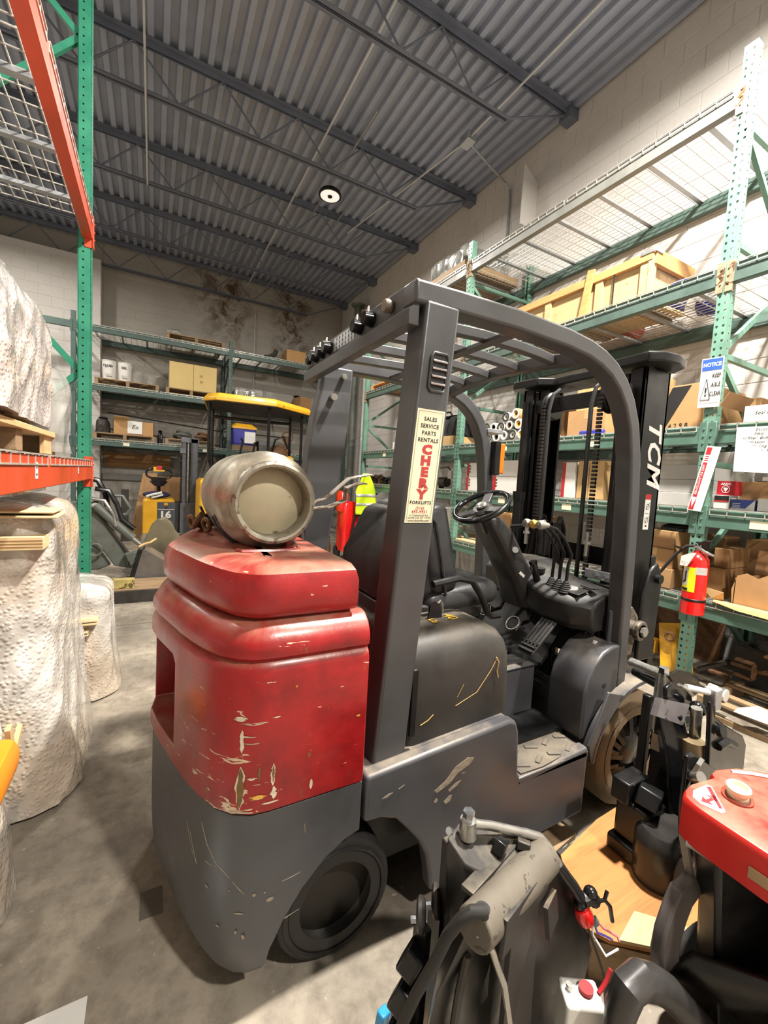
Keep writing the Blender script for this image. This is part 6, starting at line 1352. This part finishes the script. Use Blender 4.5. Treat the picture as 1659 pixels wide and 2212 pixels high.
# ---- excavator style attachment, bucket and canvas at the left
t = thing('loader_arm', 'grey green loader arm with hydraulic ram behind the left upright', 'machine', (-.5,6.3,0))
obj('arm_plate', MB().prism([(-1.1,.62),(-.80,.60),(-.58,.40),(-.42,.14),(-.24,.10),(-.17,.20),(-.28,.32),(-.44,.58),(-.62,.86),(-.80,.96),(-1.1,.92)],'y',6.27,6.33), OLIVE, t, bevel=.012)
obj('side_tank', MB().prism([(-1.1,.10),(-.60,.08),(-.46,.14),(-.60,.38),(-.80,.56),(-1.1,.58)],'y',6.34,6.42), OLIVE, t, bevel=.02)
obj('arm_flange', MB().tube([(-.80,6.25,.96),(-.62,6.25,.86),(-.44,6.25,.58),(-.28,6.25,.32),(-.17,6.25,.20)], .018, 8), DARKJ, t)
obj('ram_barrel', MB().cyl((-.62,6.22,.92),(-.22,6.22,.50),.055,n=16), OLIVE, t); obj('ram_rod', MB().cyl((-.22,6.22,.50),(-.10,6.22,.38),.03,n=12), STEEL, t); obj('ram_guard', MB().tube([(-.66,6.20,1.0),(-.52,6.18,.98),(-.42,6.18,.80),(-.40,6.18,.66)], .022, 8), STEEL, t)
for (x,z,r) in ((-.62,.36,.075),(-.22,.17,.05),(-.62,.90,.06)): obj('pivot', MB().torus((x,6.24,z),(0,1,0),r,.014,20,8), OLIVE, t)
obj('hydraulic_hose', MB().tube([(-.62,6.2,1.12),(-.48,6.2,1.10),(-.40,6.2,.95),(-.34,6.2,.75),(-.2,6.2,.62)], .03, 8), BLACKG, t); obj('grab_loop', MB().tube([(-.45,6.5,1.02),(-.35,6.5,1.02),(-.26,6.5,.86),(-.30,6.5,.78),(-.40,6.5,.76)], .022, 8), OLIVE, t)
obj('link', MB().prism([(-.30,.32),(-.08,.36),(.02,.22),(-.14,.12),(-.22,.12)],'y',6.10,6.22), OLIVE, t, bevel=.01); obj('link_pin', MB().torus((-.14,6.09,.24),(0,1,0),.035,.012,16,8), STEEL, t)
obj('upper_hose', MB().tube([(-.75,6.3,1.25),(-.6,6.3,1.22),(-.52,6.3,1.05),(-.5,6.3,.9)], .035, 8), BLACKG, t)
t = thing('digger_bucket', 'worn grey bucket with faded red markings on the floor', 'bucket', (.15,5.9,0))
bp = [(-.20,.10),(-.12,.42),(-.07,.46),(.27,.22),(.26,.05),(-.08,.02)]
obj('bucket_side', MB().prism(bp,'y',5.62,5.65), pm('bucket_grey',(104,98,92),.5,.3,.2,5,wear=(132,62,62),wear_t=.60,wear_s=3), t, bevel=.004); obj('bucket_side', MB().prism(bp,'y',5.99,6.02), OLIVE, t, bevel=.004)
obj('bucket_shell', MB().add([(-.07,5.63,.46),(.27,5.63,.22),(.27,6.0,.22),(-.07,6.0,.46),(.26,5.63,.05),(.26,6.0,.05),(-.08,5.63,.02),(-.08,6.0,.02)],[(0,1,2,3),(1,4,5,2),(4,6,7,5)]), pm('bucket_rust',(120,106,88),.7,.2,.25,5), t, smooth=0, solid=.012)
obj('cutting_edge', MB().bar((-.22,5.60,.06),(-.12,5.60,.46),.04,.05).bar((-.19,5.58,.12),(-.14,5.58,.34),.02,.02), BLACKM, t)
t = thing('canvas_sheet', 'olive canvas sheet thrown over the machine behind the bucket', 'canvas', (.2,6.6,0))
def cvs(u,v):
    x = -.15+.75*u; y = 6.30+.7*v; h = .42*math.exp(-((u-.35)/.30)**2)*(1-.3*v)+.30+.10*noise.noise(Vector((u*4,v*4,2)))+.06*noise.noise(Vector((u*11,v*9,5)))-.25*max(0,u-.7)
    return Vector((x,y,max(.02,h*(1 if 0<v<1 else .25))))
obj('canvas', MB().grid(cvs,36,20), CLOTH, t, solid=.006); obj('load_below', MB().box(.0,.38,6.45,6.95,.0,.45), DARKJ, t)
single('rope', MB().tube([(-.14,5.70,.47),(-.08,5.75,.50),(-.02,5.85,.50),(.04,6.0,.52)], .014, 6), CARD2, 'frayed pale rope over the bucket edge', 'rope', (0,5.75,.45))
t = thing('pallet', 'grey pallet of boards on the floor left of the counterweight', 'pallet', (-.1,5.3,0))
for k in range(4): obj('deck_board', MB().box(-1.2,.45,5.05+.13*k,5.16+.13*k,.105,.13), PALL, t, bevel=.002)
for k in range(2): obj('stringer', MB().box(-1.2,.45,5.04+.42*k,5.08+.42*k,0,.105), DARKJ, t)
obj('edge_beam', MB().box(-1.2,.45,5.0,5.04,.0,.125), DARKJ, t)
single('yellow_block', MB().box(-.42,-.16,5.10,5.18,.131,.23), pm('mouldy_wood',(168,150,90),.8,0,.3,9,wear=(90,80,40),wear_t=.55), 'short mouldy yellow timber block on the grey pallet', 'timber', (-.3,5.14,.131), bevel=.004)
# ---- red cart with hi-vis vest
t = thing('drum_trolley', 'red cart with an upright metal push handle', 'cart', (3.0,6.75,0))
obj('red_tank', MB().loft([rrect(2.86,3.16,6.6,6.92,z,.05) for z in (.16,.55,.60,.95)]+[rrect(2.89,3.10,6.63,6.89,1.02,.05)]), RED_G, t)
obj('red_hump', MB().loft([rrect(2.80,2.96,6.62,6.86,z,.04) for z in (.85,1.14)]+[rrect(2.83,2.93,6.65,6.83,1.20,.03)]), RED_G, t)
obj('push_handle', MB().tube([(2.92,6.52,.10),(3.02,6.50,.70),(3.06,6.48,1.20),(3.12,6.48,1.25),(3.32,6.48,1.25),(3.38,6.48,1.20),(3.32,6.50,.70),(3.20,6.52,.10)], .020, 8), BLACKM, t)
obj('cross_tube', MB().tube([(3.02,6.50,.80),(3.34,6.50,.80)], .018, 8).tube([(3.02,6.50,.88),(3.34,6.50,.88)], .018, 8), BLACKM, t); obj('plate_label', MB().box(3.10,3.20,6.475,6.48,.84,.92), PAPER, t); obj('yellow_cap', MB().cyl((2.97,6.55,.14),(2.97,6.55,.22),.06,n=14), YELLOW, t)
for s in (2.86,3.24): obj('cart_wheel', MB().lathe([(0,0),(.11,0),(.12,.02),(.11,.05),(0,.05)], (s,6.9,.12), 'x', 20), RUBBER, t)
t = thing('safety_vest', 'yellow high visibility vest hung over the cart handle', 'vest', (3.2,6.5,.8))
def vs_(u,v):
    z = 1.52-.70*v; w_ = (.06+.13*min(1,v*2.2)); x = 3.17+(u-.5)*2*w_+.03*v; return Vector((x, 6.44-.02*sin(u*9)-.015*sin(v*12+u*5), z))
obj('vest_front', MB().grid(vs_,14,20), HIVIS, t, solid=.008)
for v0 in (.50,.72): obj('reflective_band', MB().grid(lambda u,v: vs_(u,v0+.07*v)+Vector((0,-.006,0)),14,2), SILVER, t, solid=.008)
# loose dark machine parts around the cart
rnd = random.Random(5)
wds = ['closest to the seat','beside the cart wheel','behind the gas cylinder','against the far upright','nearest to the back wall','under the canopy machine','half hidden by the pillar','next to the vest']
for k in range(8):
    x = 2.75+.10*k if k < 4 else 3.3+.12*(k-4); y = 7.25+.40*k; 
    junk('scrap_part', 'dark rusty machine part on the floor, '+wds[k], 'machine part', (x,y,0), [('casting', MB().lathe([(.12,0),(.16,.1),(.12,.28+.1*rnd.random()),(.05,.45)],(x,y,0),'z',12,True), rnd.choice([DARKJ,BROWNJ])),('flange', MB().obox((x,y,.25),(.3,.12,.06),euler=(rnd.random(),rnd.random(),rnd.random()*3)), DARKJ)])
# ================================================================ pallet truck units parked in front of the forklift
DUSTB = pm('dusty_black_steel',(50,47,44),.5,.2,.2,9,dust=(140,128,108),dust_t=.58,wear=(120,108,92),wear_t=.72)
# ---- unit A, black frame with a cross tube and a bright steering rod
t = thing('hydraulic_unit', 'black hydraulic unit with cross tube and bent steel rod in front of the forklift', 'hydraulic unit', (.72,.62,0))
obj('head_plate', MB().loft([[Vector((x,y,z+dz)) for x,y,z in ((.590,.690,.628),(.640,.715,.628),(.72,.690,.605),(.82,.660,.585),(.85,.635,.560),(.78,.600,.562),(.66,.600,.575),(.600,.640,.605))] for dz in (-.02,0)]), DUSTB, t, bevel=.005)
obj('head_web', MB().add([(.590,.690,.615),(.600,.640,.595),(.66,.600,.560),(.66,.60,.30),(.63,.66,.15),(.62,.69,.15)],[(0,1,4,5),(1,2,3,4)]), BLACKM, t, smooth=0, solid=.012)
obj('cross_tube', MB().cyl((.548,.545,.575),(.835,.620,.545),.039,n=28), pm('dusty_tube',(98,91,80),.7,.1,.2,9,wear=(66,60,52),wear_t=.60,wear_s=30), t, bevel=.004)
obj('tube_hole', MB().cyl((.565,.543,.613),(.565,.543,.6150),.014,n=16), INK, t)
obj('boss', MB().cyl((.642,.682,.620),(.642,.682,.655),.021,.017,n=18), STEEL, t); obj('boss_bolt', MB().cyl((.641,.681,.660),(.640,.680,.682),.0135,n=6), CHROME, t); obj('boss_washer', MB().cyl((.641,.681,.655),(.641,.681,.661),.018,n=18), STEEL, t); obj('clamp_screw', MB().cyl((.596,.685,.645),(.588,.684,.650),.008,n=10), CHROME, t)
obj('steering_rod', MB().tube([(.655,.678,.647),(.701,.670,.632),(.753,.660,.610),(.80,.650,.592),(.838,.640,.575),(.855,.630,.556),(.866,.620,.535),(.882,.610,.505)], .0105, 12), STEEL, t)
obj('rod_sleeve', MB().tube([(.878,.612,.512),(.900,.604,.480),(.922,.598,.452),(.945,.585,.412)], .0125, 12), BLACKM, t)
obj('clip', MB().obox((.705,.640,.605),(.032,.028,.030),euler=(.2,.3,.5)), BLACKG, t, bevel=.003); obj('clip', MB().obox((.770,.630,.590),(.020,.030,.020),euler=(.1,.2,.8)), DUSTB, t, bevel=.003)
obj('flat_bar', MB().bar((.80,.668,.575),(.575,.600,.590),.030,.010), DUSTB, t, bevel=.002)
obj('side_rail', MB().bar((.81,.588,.530),(.600,.520,.555),.010,.075), DUSTB, t, bevel=.002)
obj('long_plate', MB().add([(.752,.575,.535),(.640,.545,.545),(.700,.600,.02),(.800,.600,.02)],[(0,1,2,3)]), DUSTB, t, smooth=0, solid=.012)
obj('skid_plate', MB().add([(.825,.585,.500),(.765,.560,.505),(.775,.555,.430),(.835,.580,.430)],[(0,1,2,3)]), DUSTB, t, smooth=0, solid=.010)
obj('dark_shield', MB().add([(.855,.622,.520),(.960,.622,.400),(1.045,.620,.200),(1.00,.62,.01),(.80,.62,.01),(.80,.622,.52)],[(0,1,2,3,4,5)]), GREASE, t, smooth=0, solid=.012)
obj('shield_strap', MB().sweep([(.958,.590,.385),(.975,.585,.33),(1.0,.575,.27),(1.02,.555,.20),(1.01,.53,.12),(1.0,.51,.02)], .022, .006, (.5,.8,.2)), DUSTB, t)
obj('front_post', MB().bar((.606,.692,.61),(.640,.735,.05),.026,.040,(0,1,0)), DUSTB, t, bevel=.004)
obj('hydraulic_hose', MB().tube([(.565,.540,.600),(.560,.535,.618),(.540,.545,.617),(.522,.556,.597),(.508,.572,.555),(.503,.600,.468),(.488,.632,.371),(.478,.660,.272),(.470,.68,.15),(.465,.69,.03)], .0115, 12), RUBBER, t)
obj('control_cable', MB().tube([(.552,.540,.572),(.585,.530,.530),(.597,.525,.495),(.615,.520,.45),(.66,.53,.30),(.70,.54,.10)], .0065, 8), STEEL, t); obj('rod_lever', MB().tube([(.590,.60,.44),(.575,.60,.36),(.570,.605,.25),(.580,.61,.05)], .009, 8), DUSTB, t)
for k,(x,y,z) in enumerate(((.540,.700,.455),(.598,.722,.440))): obj('fork_lug', MB().lathe([(.0,-.009),(.028,-.009),(.034,-.004),(.034,.004),(.028,.009),(.0,.009)], (x,y,z), (1,-.75,.15), 22), DUSTB, t); obj('lug_bolt', MB().cyl((x-.010,y+.004,z-.012),(x-.020,y+.010,z-.014),.008,n=6), CHROME, t)
obj('lug_arm', MB().bar((.548,.702,.43),(.530,.690,.10),.016,.045,(0,1,0)).bar((.604,.725,.41),(.60,.72,.10),.016,.045,(0,1,0)), BLACKM, t)
for k in range(4): obj('frame_block', MB().obox((.520-.012*k,.695+.008*k,.36-.095*k),(.045,.045,.06),euler=(.4,.2,.6)), BLACKM, t, bevel=.006)
obj('inner_body', MB().loft([[Vector((x,y,z)) for x,y in q] for z,q in ((.01,[(.50,.66),(.70,.63),(.80,.66),(.60,.74)]),(.35,[(.53,.62),(.68,.60),(.80,.65),(.62,.72)]),(.52,[(.56,.58),(.66,.59),(.80,.635),(.64,.68)]))]), GREASE, t)
obj('linkage', MB().tube([(.945,.585,.412),(.968,.580,.415),(.985,.578,.40)], .016, 10), GREASE, t); obj('joint_ball', MB().ball((.968,.580,.425),.017,12,8), BLACKG, t); obj('joint_ball', MB().ball((.940,.586,.405),.015,12,8), BLACKG, t)
obj('red_connector', MB().lathe([(.0,-.024),(.017,-.019),(.022,0),(.018,.019),(.0,.024)], (.949,.580,.378), (.35,-.2,-1), 18), RED_G, t)
obj('cable_fork', MB().tube([(.985,.575,.40),(1.005,.565,.405),(1.012,.565,.425)], .005, 6).tube([(1.005,.565,.405),(1.022,.56,.385),(1.030,.555,.345)], .005, 6), BLACKG, t); obj('end_nut', MB().cyl((.975,.572,.362),(.980,.566,.352),.011,n=6), CHROME, t)
for k,(mt,dx) in enumerate(((pm('violet_wire',(90,80,190),.5),0),(pm('pink_wire',(220,110,130),.5),.012),(PAPER,-.008))): obj('lead', MB().tube([(.978+dx,.570,.350),(.988+dx*2,.565,.325),(1.005+dx*3,.555-.01*k,.318-.01*k),(1.03+dx,.55-.01*k,.30)], .0026, 6), mt, t)
# battery block with a red cap beside the unit
t = thing('battery', 'white topped battery with a red cap beside the black unit', 'battery', (.915,.535,0))
obj('case', MB().obox((.905,.54,.12),(.090,.065,.24),euler=(0,0,-.55)), WHITE, t, bevel=.008); obj('cap', MB().cyl((.917,.537,.24),(.917,.537,.250),.016,n=20), REDD, t); obj('terminal', MB().cyl((.883,.558,.24),(.883,.558,.254),.007,n=12), STEEL, t); obj('red_lead', MB().tube([(.940,.52,.24),(.965,.52,.255),(.98,.52,.28)], .005, 8), REDD, t)
t = thing('board', 'loose pine board under the black unit at the lower edge', 'board', (.52,.80,0)); obj('plank', MB().obox((.56,.785,.012),(.34,.075,.022),euler=(0,0,.12)), PINEX, t, bevel=.002)
for k,(x,y,h) in enumerate(((.528,.815,.055),(.572,.81,.085))): single('blue_clip', MB().obox((x,y,.026+h/2),(.030,.024,h),euler=(.05,.15,.3)), SKYB, ['short light blue clip at the lower edge','tall light blue clip at the lower edge'][k], 'clip', (x,y,.024), bevel=.004, group='light blue clips')
single('grey_flat_board', MB().add([(1.02,.47,.002),(1.12,.40,.002),(1.05,.30,.002),(.84,.40,.002),(1.02,.47,.014),(1.12,.40,.014),(1.05,.30,.014),(.84,.40,.014)],[(0,3,2,1),(4,5,6,7),(0,1,5,4),(1,2,6,5),(2,3,7,6),(3,0,4,7)]), PALL, 'grey board lying right of the battery', 'board', (1.0,.40,0))
# ---- plywood on a pallet
t = thing('plywood_pallet', 'orange plywood sheet on a low pallet beside the front wheel', 'pallet', (1.5,.72,0))
cor = [(1.125,.70),(1.278,.885),(1.548,.932),(2.05,.955),(2.0,.56),(1.42,.525),(1.30,.53),(1.17,.63)]
obj('sheet', MB().prism(cor,'z',.128,.14), PLY, t, smooth=0)
obj('second_sheet', MB().prism([(1.185,.615),(1.31,.645),(1.41,.545),(1.30,.525)],'z',.1405,.150), m_wood('pale_board',(206,176,130),.75,2,'x'), t, smooth=0)
for k,y in enumerate((.575,.72,.86)): obj('stringer', MB().box(1.29,2.0,y,y+.05,.0,.127), DARKJ, t)
obj('edge_board', MB().bar((1.145,.672,.06),(1.29,.545,.06),.02,.12), PALL, t)
single('wire_loop', MB().tube([(1.36,.945,.003),(1.38,.96,.05),(1.42,.96,.06),(1.43,.945,.003)], .003, 6), STEEL, 'thin wire loop beside the plywood edge', 'wire', (1.38,.95,0))
single('loose_slab', MB().obox((1.42,1.06,.012),(.22,.14,.022),euler=(0,0,.15)), PALL, 'grey slab lying under the forklift step', 'slab', (1.42,1.06,0))
# ---- unit B, black pallet truck head standing on the plywood
t = thing('pallet_jack', 'tall black pallet truck head standing beside the front wheel', 'pallet truck', (1.70,.74,.14))
obj('column', MB().loft([[Vector((x,y,z)) for x,y in q] for z,q in ((.19,[(1.60,.69),(1.76,.67),(1.78,.79),(1.62,.81)]),(.48,[(1.60,.73),(1.72,.70),(1.75,.79),(1.63,.81)]),(.64,[(1.595,.775),(1.68,.74),(1.735,.76),(1.63,.80)]))]), BLACKG, t, bevel=.008)
obj('worn_cover', MB().add([(1.615,.780,.695),(1.727,.740,.668),(1.677,.733,.605),(1.58,.773,.640)],[(0,1,2,3)]), pm('worn_grey_cover',(104,100,100),.5,.2,.2,9,wear=(60,56,52),wear_t=.60,wear_s=10), t, smooth=0, solid=.03)
obj('side_post', MB().box(1.628,1.655,.825,.855,.19,.675), BLACKM, t, bevel=.004); obj('steel_shaft', MB().cyl((1.755,.862,.50),(1.756,.862,.735),.017,n=14), STEEL, t)
obj('cam_plate', MB().prism([(1.625,.735),(1.664,.748),(1.74,.715),(1.81,.671),(1.835,.62),(1.815,.585),(1.74,.605),(1.682,.640),(1.63,.69)],'y',.772,.788), BLACKG, t, bevel=.005)
obj('cam_plate', MB().prism([(1.79,.715),(1.86,.728),(1.95,.705),(2.03,.66),(2.082,.600),(2.011,.585),(1.88,.63)],'y',.85,.862), BLACKG, t, bevel=.004)
obj('top_pin', MB().cyl((1.752,.85,.735),(1.752,.85,.757),.019,n=6), CHROME, t); obj('tiller_shaft', MB().cyl((1.753,.862,.725),(1.765,.985,.722),.018,n=12), STEEL, t); obj('second_shaft', MB().cyl((1.77,.862,.675),(1.80,.985,.675),.02,n=12), BLACKM, t)
obj('cam_edge', MB().tube([(1.70,.77,.735),(1.76,.77,.706),(1.81,.77,.672)], .006, 8), STEEL, t)
obj('pump_ram', MB().cyl((1.745,.72,.50),(1.732,.72,.665),.018,n=16), STEEL, t); obj('pump_collar', MB().cyl((1.705,.71,.49),(1.705,.71,.56),.042,.038,n=16), pm('dirty_brass',(132,116,88),.45,.5,.25,14), t); obj('pump_body', MB().cyl((1.715,.71,.30),(1.71,.71,.49),.045,n=16), pm('pump_iron',(96,88,78),.5,.4,.25,14), t)
obj('white_tube', MB().cyl((1.786,.785,.703),(1.890,.745,.678),.012,n=12), PAPER, t); obj('clevis', MB().box(1.875,1.925,.72,.765,.615,.70), GALV, t, bevel=.006); obj('black_knob', MB().ball((1.775,.735,.645),.028,12,8), BLACKG, t)
for k in range(3): obj('side_hose', MB().tube([(1.80+.012*k,.71,.66),(1.80+.012*k,.70,.55),(1.79+.01*k,.69,.40),(1.76,.69,.24)], .009, 8), BLACKG, t)
gp = obj('guard_plate', MB().prism([(1.668,.735),(1.70,.68),(1.78,.63),(1.947,.545),(1.985,.50),(2.0,.16),(1.72,.16),(1.70,.50)],'y',.652,.668), BLACKG, t, bevel=.006)
obj('guard_rib', MB().tube([(1.74,.648,.56),(1.80,.648,.565),(1.87,.648,.53)], .014, 8), BLACKM, gp); obj('guard_stud', MB().cyl((1.735,.65,.62),(1.735,.635,.625),.022,n=14), BLACKM, gp)
obj('front_plate', MB().prism([(1.50,.60),(1.53,.605),(1.70,.50),(1.77,.40),(1.77,.20),(1.55,.20),(1.50,.42)],'y',.632,.645), BLACKG, t, bevel=.004)
obj('stay_bolt', MB().cyl((1.535,.632,.525),(1.525,.600,.545),.018,n=14), STEEL, t); obj('stay_plate', MB().obox((1.55,.625,.555),(.05,.012,.05),euler=(.3,0,.2)), STEEL, t); obj('stay_cable', MB().tube([(1.535,.62,.515),(1.52,.605,.42),(1.515,.60,.30)], .012, 8), BLACKG, t)
obj('square_tab', MB().obox((1.615,.775,.53),(.008,.045,.06),euler=(0,0,.2)), RUST, t)
obj('motor_cover', MB().loft([[Vector((1.535+.105*cos(2*pi*k/24)*s,.685+.085*sin(2*pi*k/24)*s,z)) for k in range(24)] for z,s in ((.142,1),(.265,1),(.295,.95),(.312,.82))]), pm('worn_motor_black',(48,46,44),.28,.2,.2,8,wear=(110,104,96),wear_t=.7), t)
obj('motor_face', MB().prism([(1.452,.142),(1.60,.142),(1.60,.22),(1.58,.27),(1.53,.30),(1.48,.285),(1.455,.24)],'y',.585,.62), pm('motor_face',(52,44,38),.4,.1,.2,7), t, bevel=.012, seg=3)
obj('valve_block', MB().box(1.46,1.58,.775,.84,.335,.415), BLACKM, t, bevel=.006); obj('valve_block', MB().obox((1.53,.745,.375),(.10,.07,.06),euler=(.2,.3,.4)), BLACKM, t, bevel=.006)
obj('drive_base', MB().box(1.46,1.90,.66,.84,.142,.20).box(1.48,1.62,.72,.83,.20,.34), GREASE, t, bevel=.01)
# ---- unit C, red covered pallet truck at the right edge
t = thing('electric_pallet_truck', 'pallet truck with a dusty red cover and black wheel guard at the right edge', 'pallet truck', (1.38,.33,0))
cv = [(1.190,.488),(1.200,.507),(1.225,.518),(1.264,.523),(1.357,.509),(1.372,.521),(1.40,.524),(1.468,.502),(1.51,.472),(1.56,.42),(1.58,.30),(1.55,.05),(1.18,.05),(1.175,.33),(1.180,.42),(1.184,.465)]
cen = Vector((1.37,.34,0)); ZK = .662
def sc2(f_, z): return [Vector((cen.x+(x-cen.x)*f_, cen.y+(y-cen.y)*f_, z)) for x,y in cv]
cov = obj('red_cover', MB().loft([sc2(1.0,ZK-.105), sc2(1.0,ZK-.022), sc2(.992,ZK-.009), sc2(.972,ZK-.002), sc2(.945,ZK), sc2(.6,ZK+.001), sc2(.2,ZK+.001)]), RED, t)
lab3 = [(1.212,.490),(1.240,.502),(1.297,.498),(1.304,.489),(1.232,.428),(1.216,.430),(1.204,.470)]
def on_cov(pts, z): return [Vector((x,y,z)) for x,y in pts]
lb3 = obj('warning_label', MB().loft([on_cov(lab3,ZK-.004),on_cov(lab3,ZK+.0022)]), PAPER, cov, smooth=0)
ZL = ZK+.0023
obj('label_border', MB().loft([on_cov([(1.289,.494),(1.298,.488),(1.236,.436),(1.229,.440)],z) for z in (ZL,ZL+.0005)]), REDD, lb3, smooth=0)
obj('label_arrow', MB().loft([on_cov([(1.214,.472),(1.237,.480),(1.233,.470),(1.251,.468),(1.249,.460),(1.231,.462),(1.228,.452)],z) for z in (ZL,ZL+.0005)]), REDD, lb3, smooth=0)
for k in range(3): obj('label_print', MB().loft([on_cov([(1.252+.006*k,.476-.003*k),(1.256+.006*k,.476-.003*k),(1.254+.006*k,.454+.004*k),(1.250+.006*k,.454+.004*k)],z) for z in (ZL,ZL+.0005)]), REDD, lb3, smooth=0)
nb = obj('filler_neck', MB().lathe([(.030,-.010),(.030,.006),(.023,.010),(.019,.022),(.026,.024),(.026,.034),(.018,.036),(.013,.028),(0,.028)], (1.318,.438,ZK), (-.12,-.05,1), 24), pm('cream_plastic',(214,204,170),.5), cov); obj('neck_foot', MB().lathe([(.032,-.012),(.033,.008),(.025,.012)], (1.318,.438,ZK), (-.12,-.05,1), 24), pm('rust_red',(150,70,44),.6), cov)
obj('cover_strip', MB().box(1.171,1.176,.20,.355,ZK-.075,ZK-.050), pm('wood_strip',(170,140,104),.7), cov, smooth=0); obj('cover_edge', MB().tube([(1.43,.495,ZK+.001),(1.47,.465,ZK+.003),(1.52,.42,ZK+.003)], .005, 6), PAPER, cov)
obj('steel_lip', MB().tube([(1.196,.485,ZK-.108),(1.205,.44,ZK-.11),(1.21,.40,ZK-.112)], .011, 8), GALV, t)
obj('black_column', MB().loft([[Vector((x,y,z)) for x,y in q] for z,q in ((.02,[(1.27,.40),(1.52,.34),(1.54,.44),(1.30,.47)]),(.38,[(1.24,.42),(1.50,.34),(1.52,.44),(1.27,.48)]),(.56,[(1.205,.42),(1.48,.34),(1.50,.46),(1.215,.49)]))]), BLACKM, t, bevel=.012)
obj('grey_fin', MB().bar((1.198,.495,.56),(1.275,.490,.37),.010,.018,(0,1,0)), pm('fin_grey',(112,106,98),.5), t)
GUARD = pm('grey_black_guard',(86,80,78),.5,0,.16,6,dust=(150,140,130),dust_t=.6)
og = [(1.36,.425),(1.294,.425),(1.235,.44),(1.175,.435),(1.148,.40),(1.12,.345),(1.112,.29),(1.125,.235),(1.158,.185),(1.21,.12),(1.26,.05)]
ig = [(1.36,.375),(1.30,.39),(1.25,.40),(1.215,.385),(1.195,.355),(1.178,.315),(1.176,.27),(1.195,.22),(1.225,.175),(1.27,.11),(1.31,.05)]
obj('wheel_guard', MB().loft([[Vector((a[0],.505,a[1])),Vector((a[0],.475,a[1])),Vector((b[0],.462,b[1])),Vector((b[0],.505,b[1]))] for a,b in zip(og,ig)]), GUARD, t, bevel=.006)
obj('guard_skirt', MB().add([(1.13,.478,.22),(1.255,.470,.045),(1.50,.30,.01),(1.56,.10,.01),(1.60,.05,.25),(1.30,.30,.30),(1.20,.44,.28)],[(0,1,6),(1,2,5,6),(2,3,4,5)]), GREASE, t, smooth=60, solid=.015)
obj('drive_wheel', MB().lathe([(0,0),(.05,0),(.10,.0),(.122,.012),(.122,.07),(.10,.08),(0,.08)], (1.345,.430,.125), (.15,1,0), 28), RUBBER, t)
for k in range(3): obj('wheel_bolt', MB().cyl((1.30+.04*cos(k*2.1),.462,.24+.04*sin(k*2.1)),(1.298+.04*cos(k*2.1),.448,.24+.04*sin(k*2.1)),.009,n=6), STEEL, t)
obj('chassis_body', MB().loft([[Vector((x,y,z)) for x,y in q] for z,q in ((.03,[(1.34,.05),(1.56,.05),(1.56,.33),(1.36,.33)]),(.45,[(1.32,.05),(1.54,.05),(1.54,.33),(1.32,.33)]))]), GREASE, t, bevel=.02)
obj('fender_tube', MB().tube([(.930,.46,.02),(.918,.457,.20),(.908,.453,.30),(.925,.450,.345),(.965,.448,.348),(1.015,.445,.315),(1.072,.44,.266),(1.14,.42,.19),(1.20,.40,.12),(1.24,.39,.03)], [.028,.029,.031,.033,.034,.034,.034,.033,.032,.030], 16), pm('grey_black_tube',(58,56,55),.35,.1,.15,9), t)
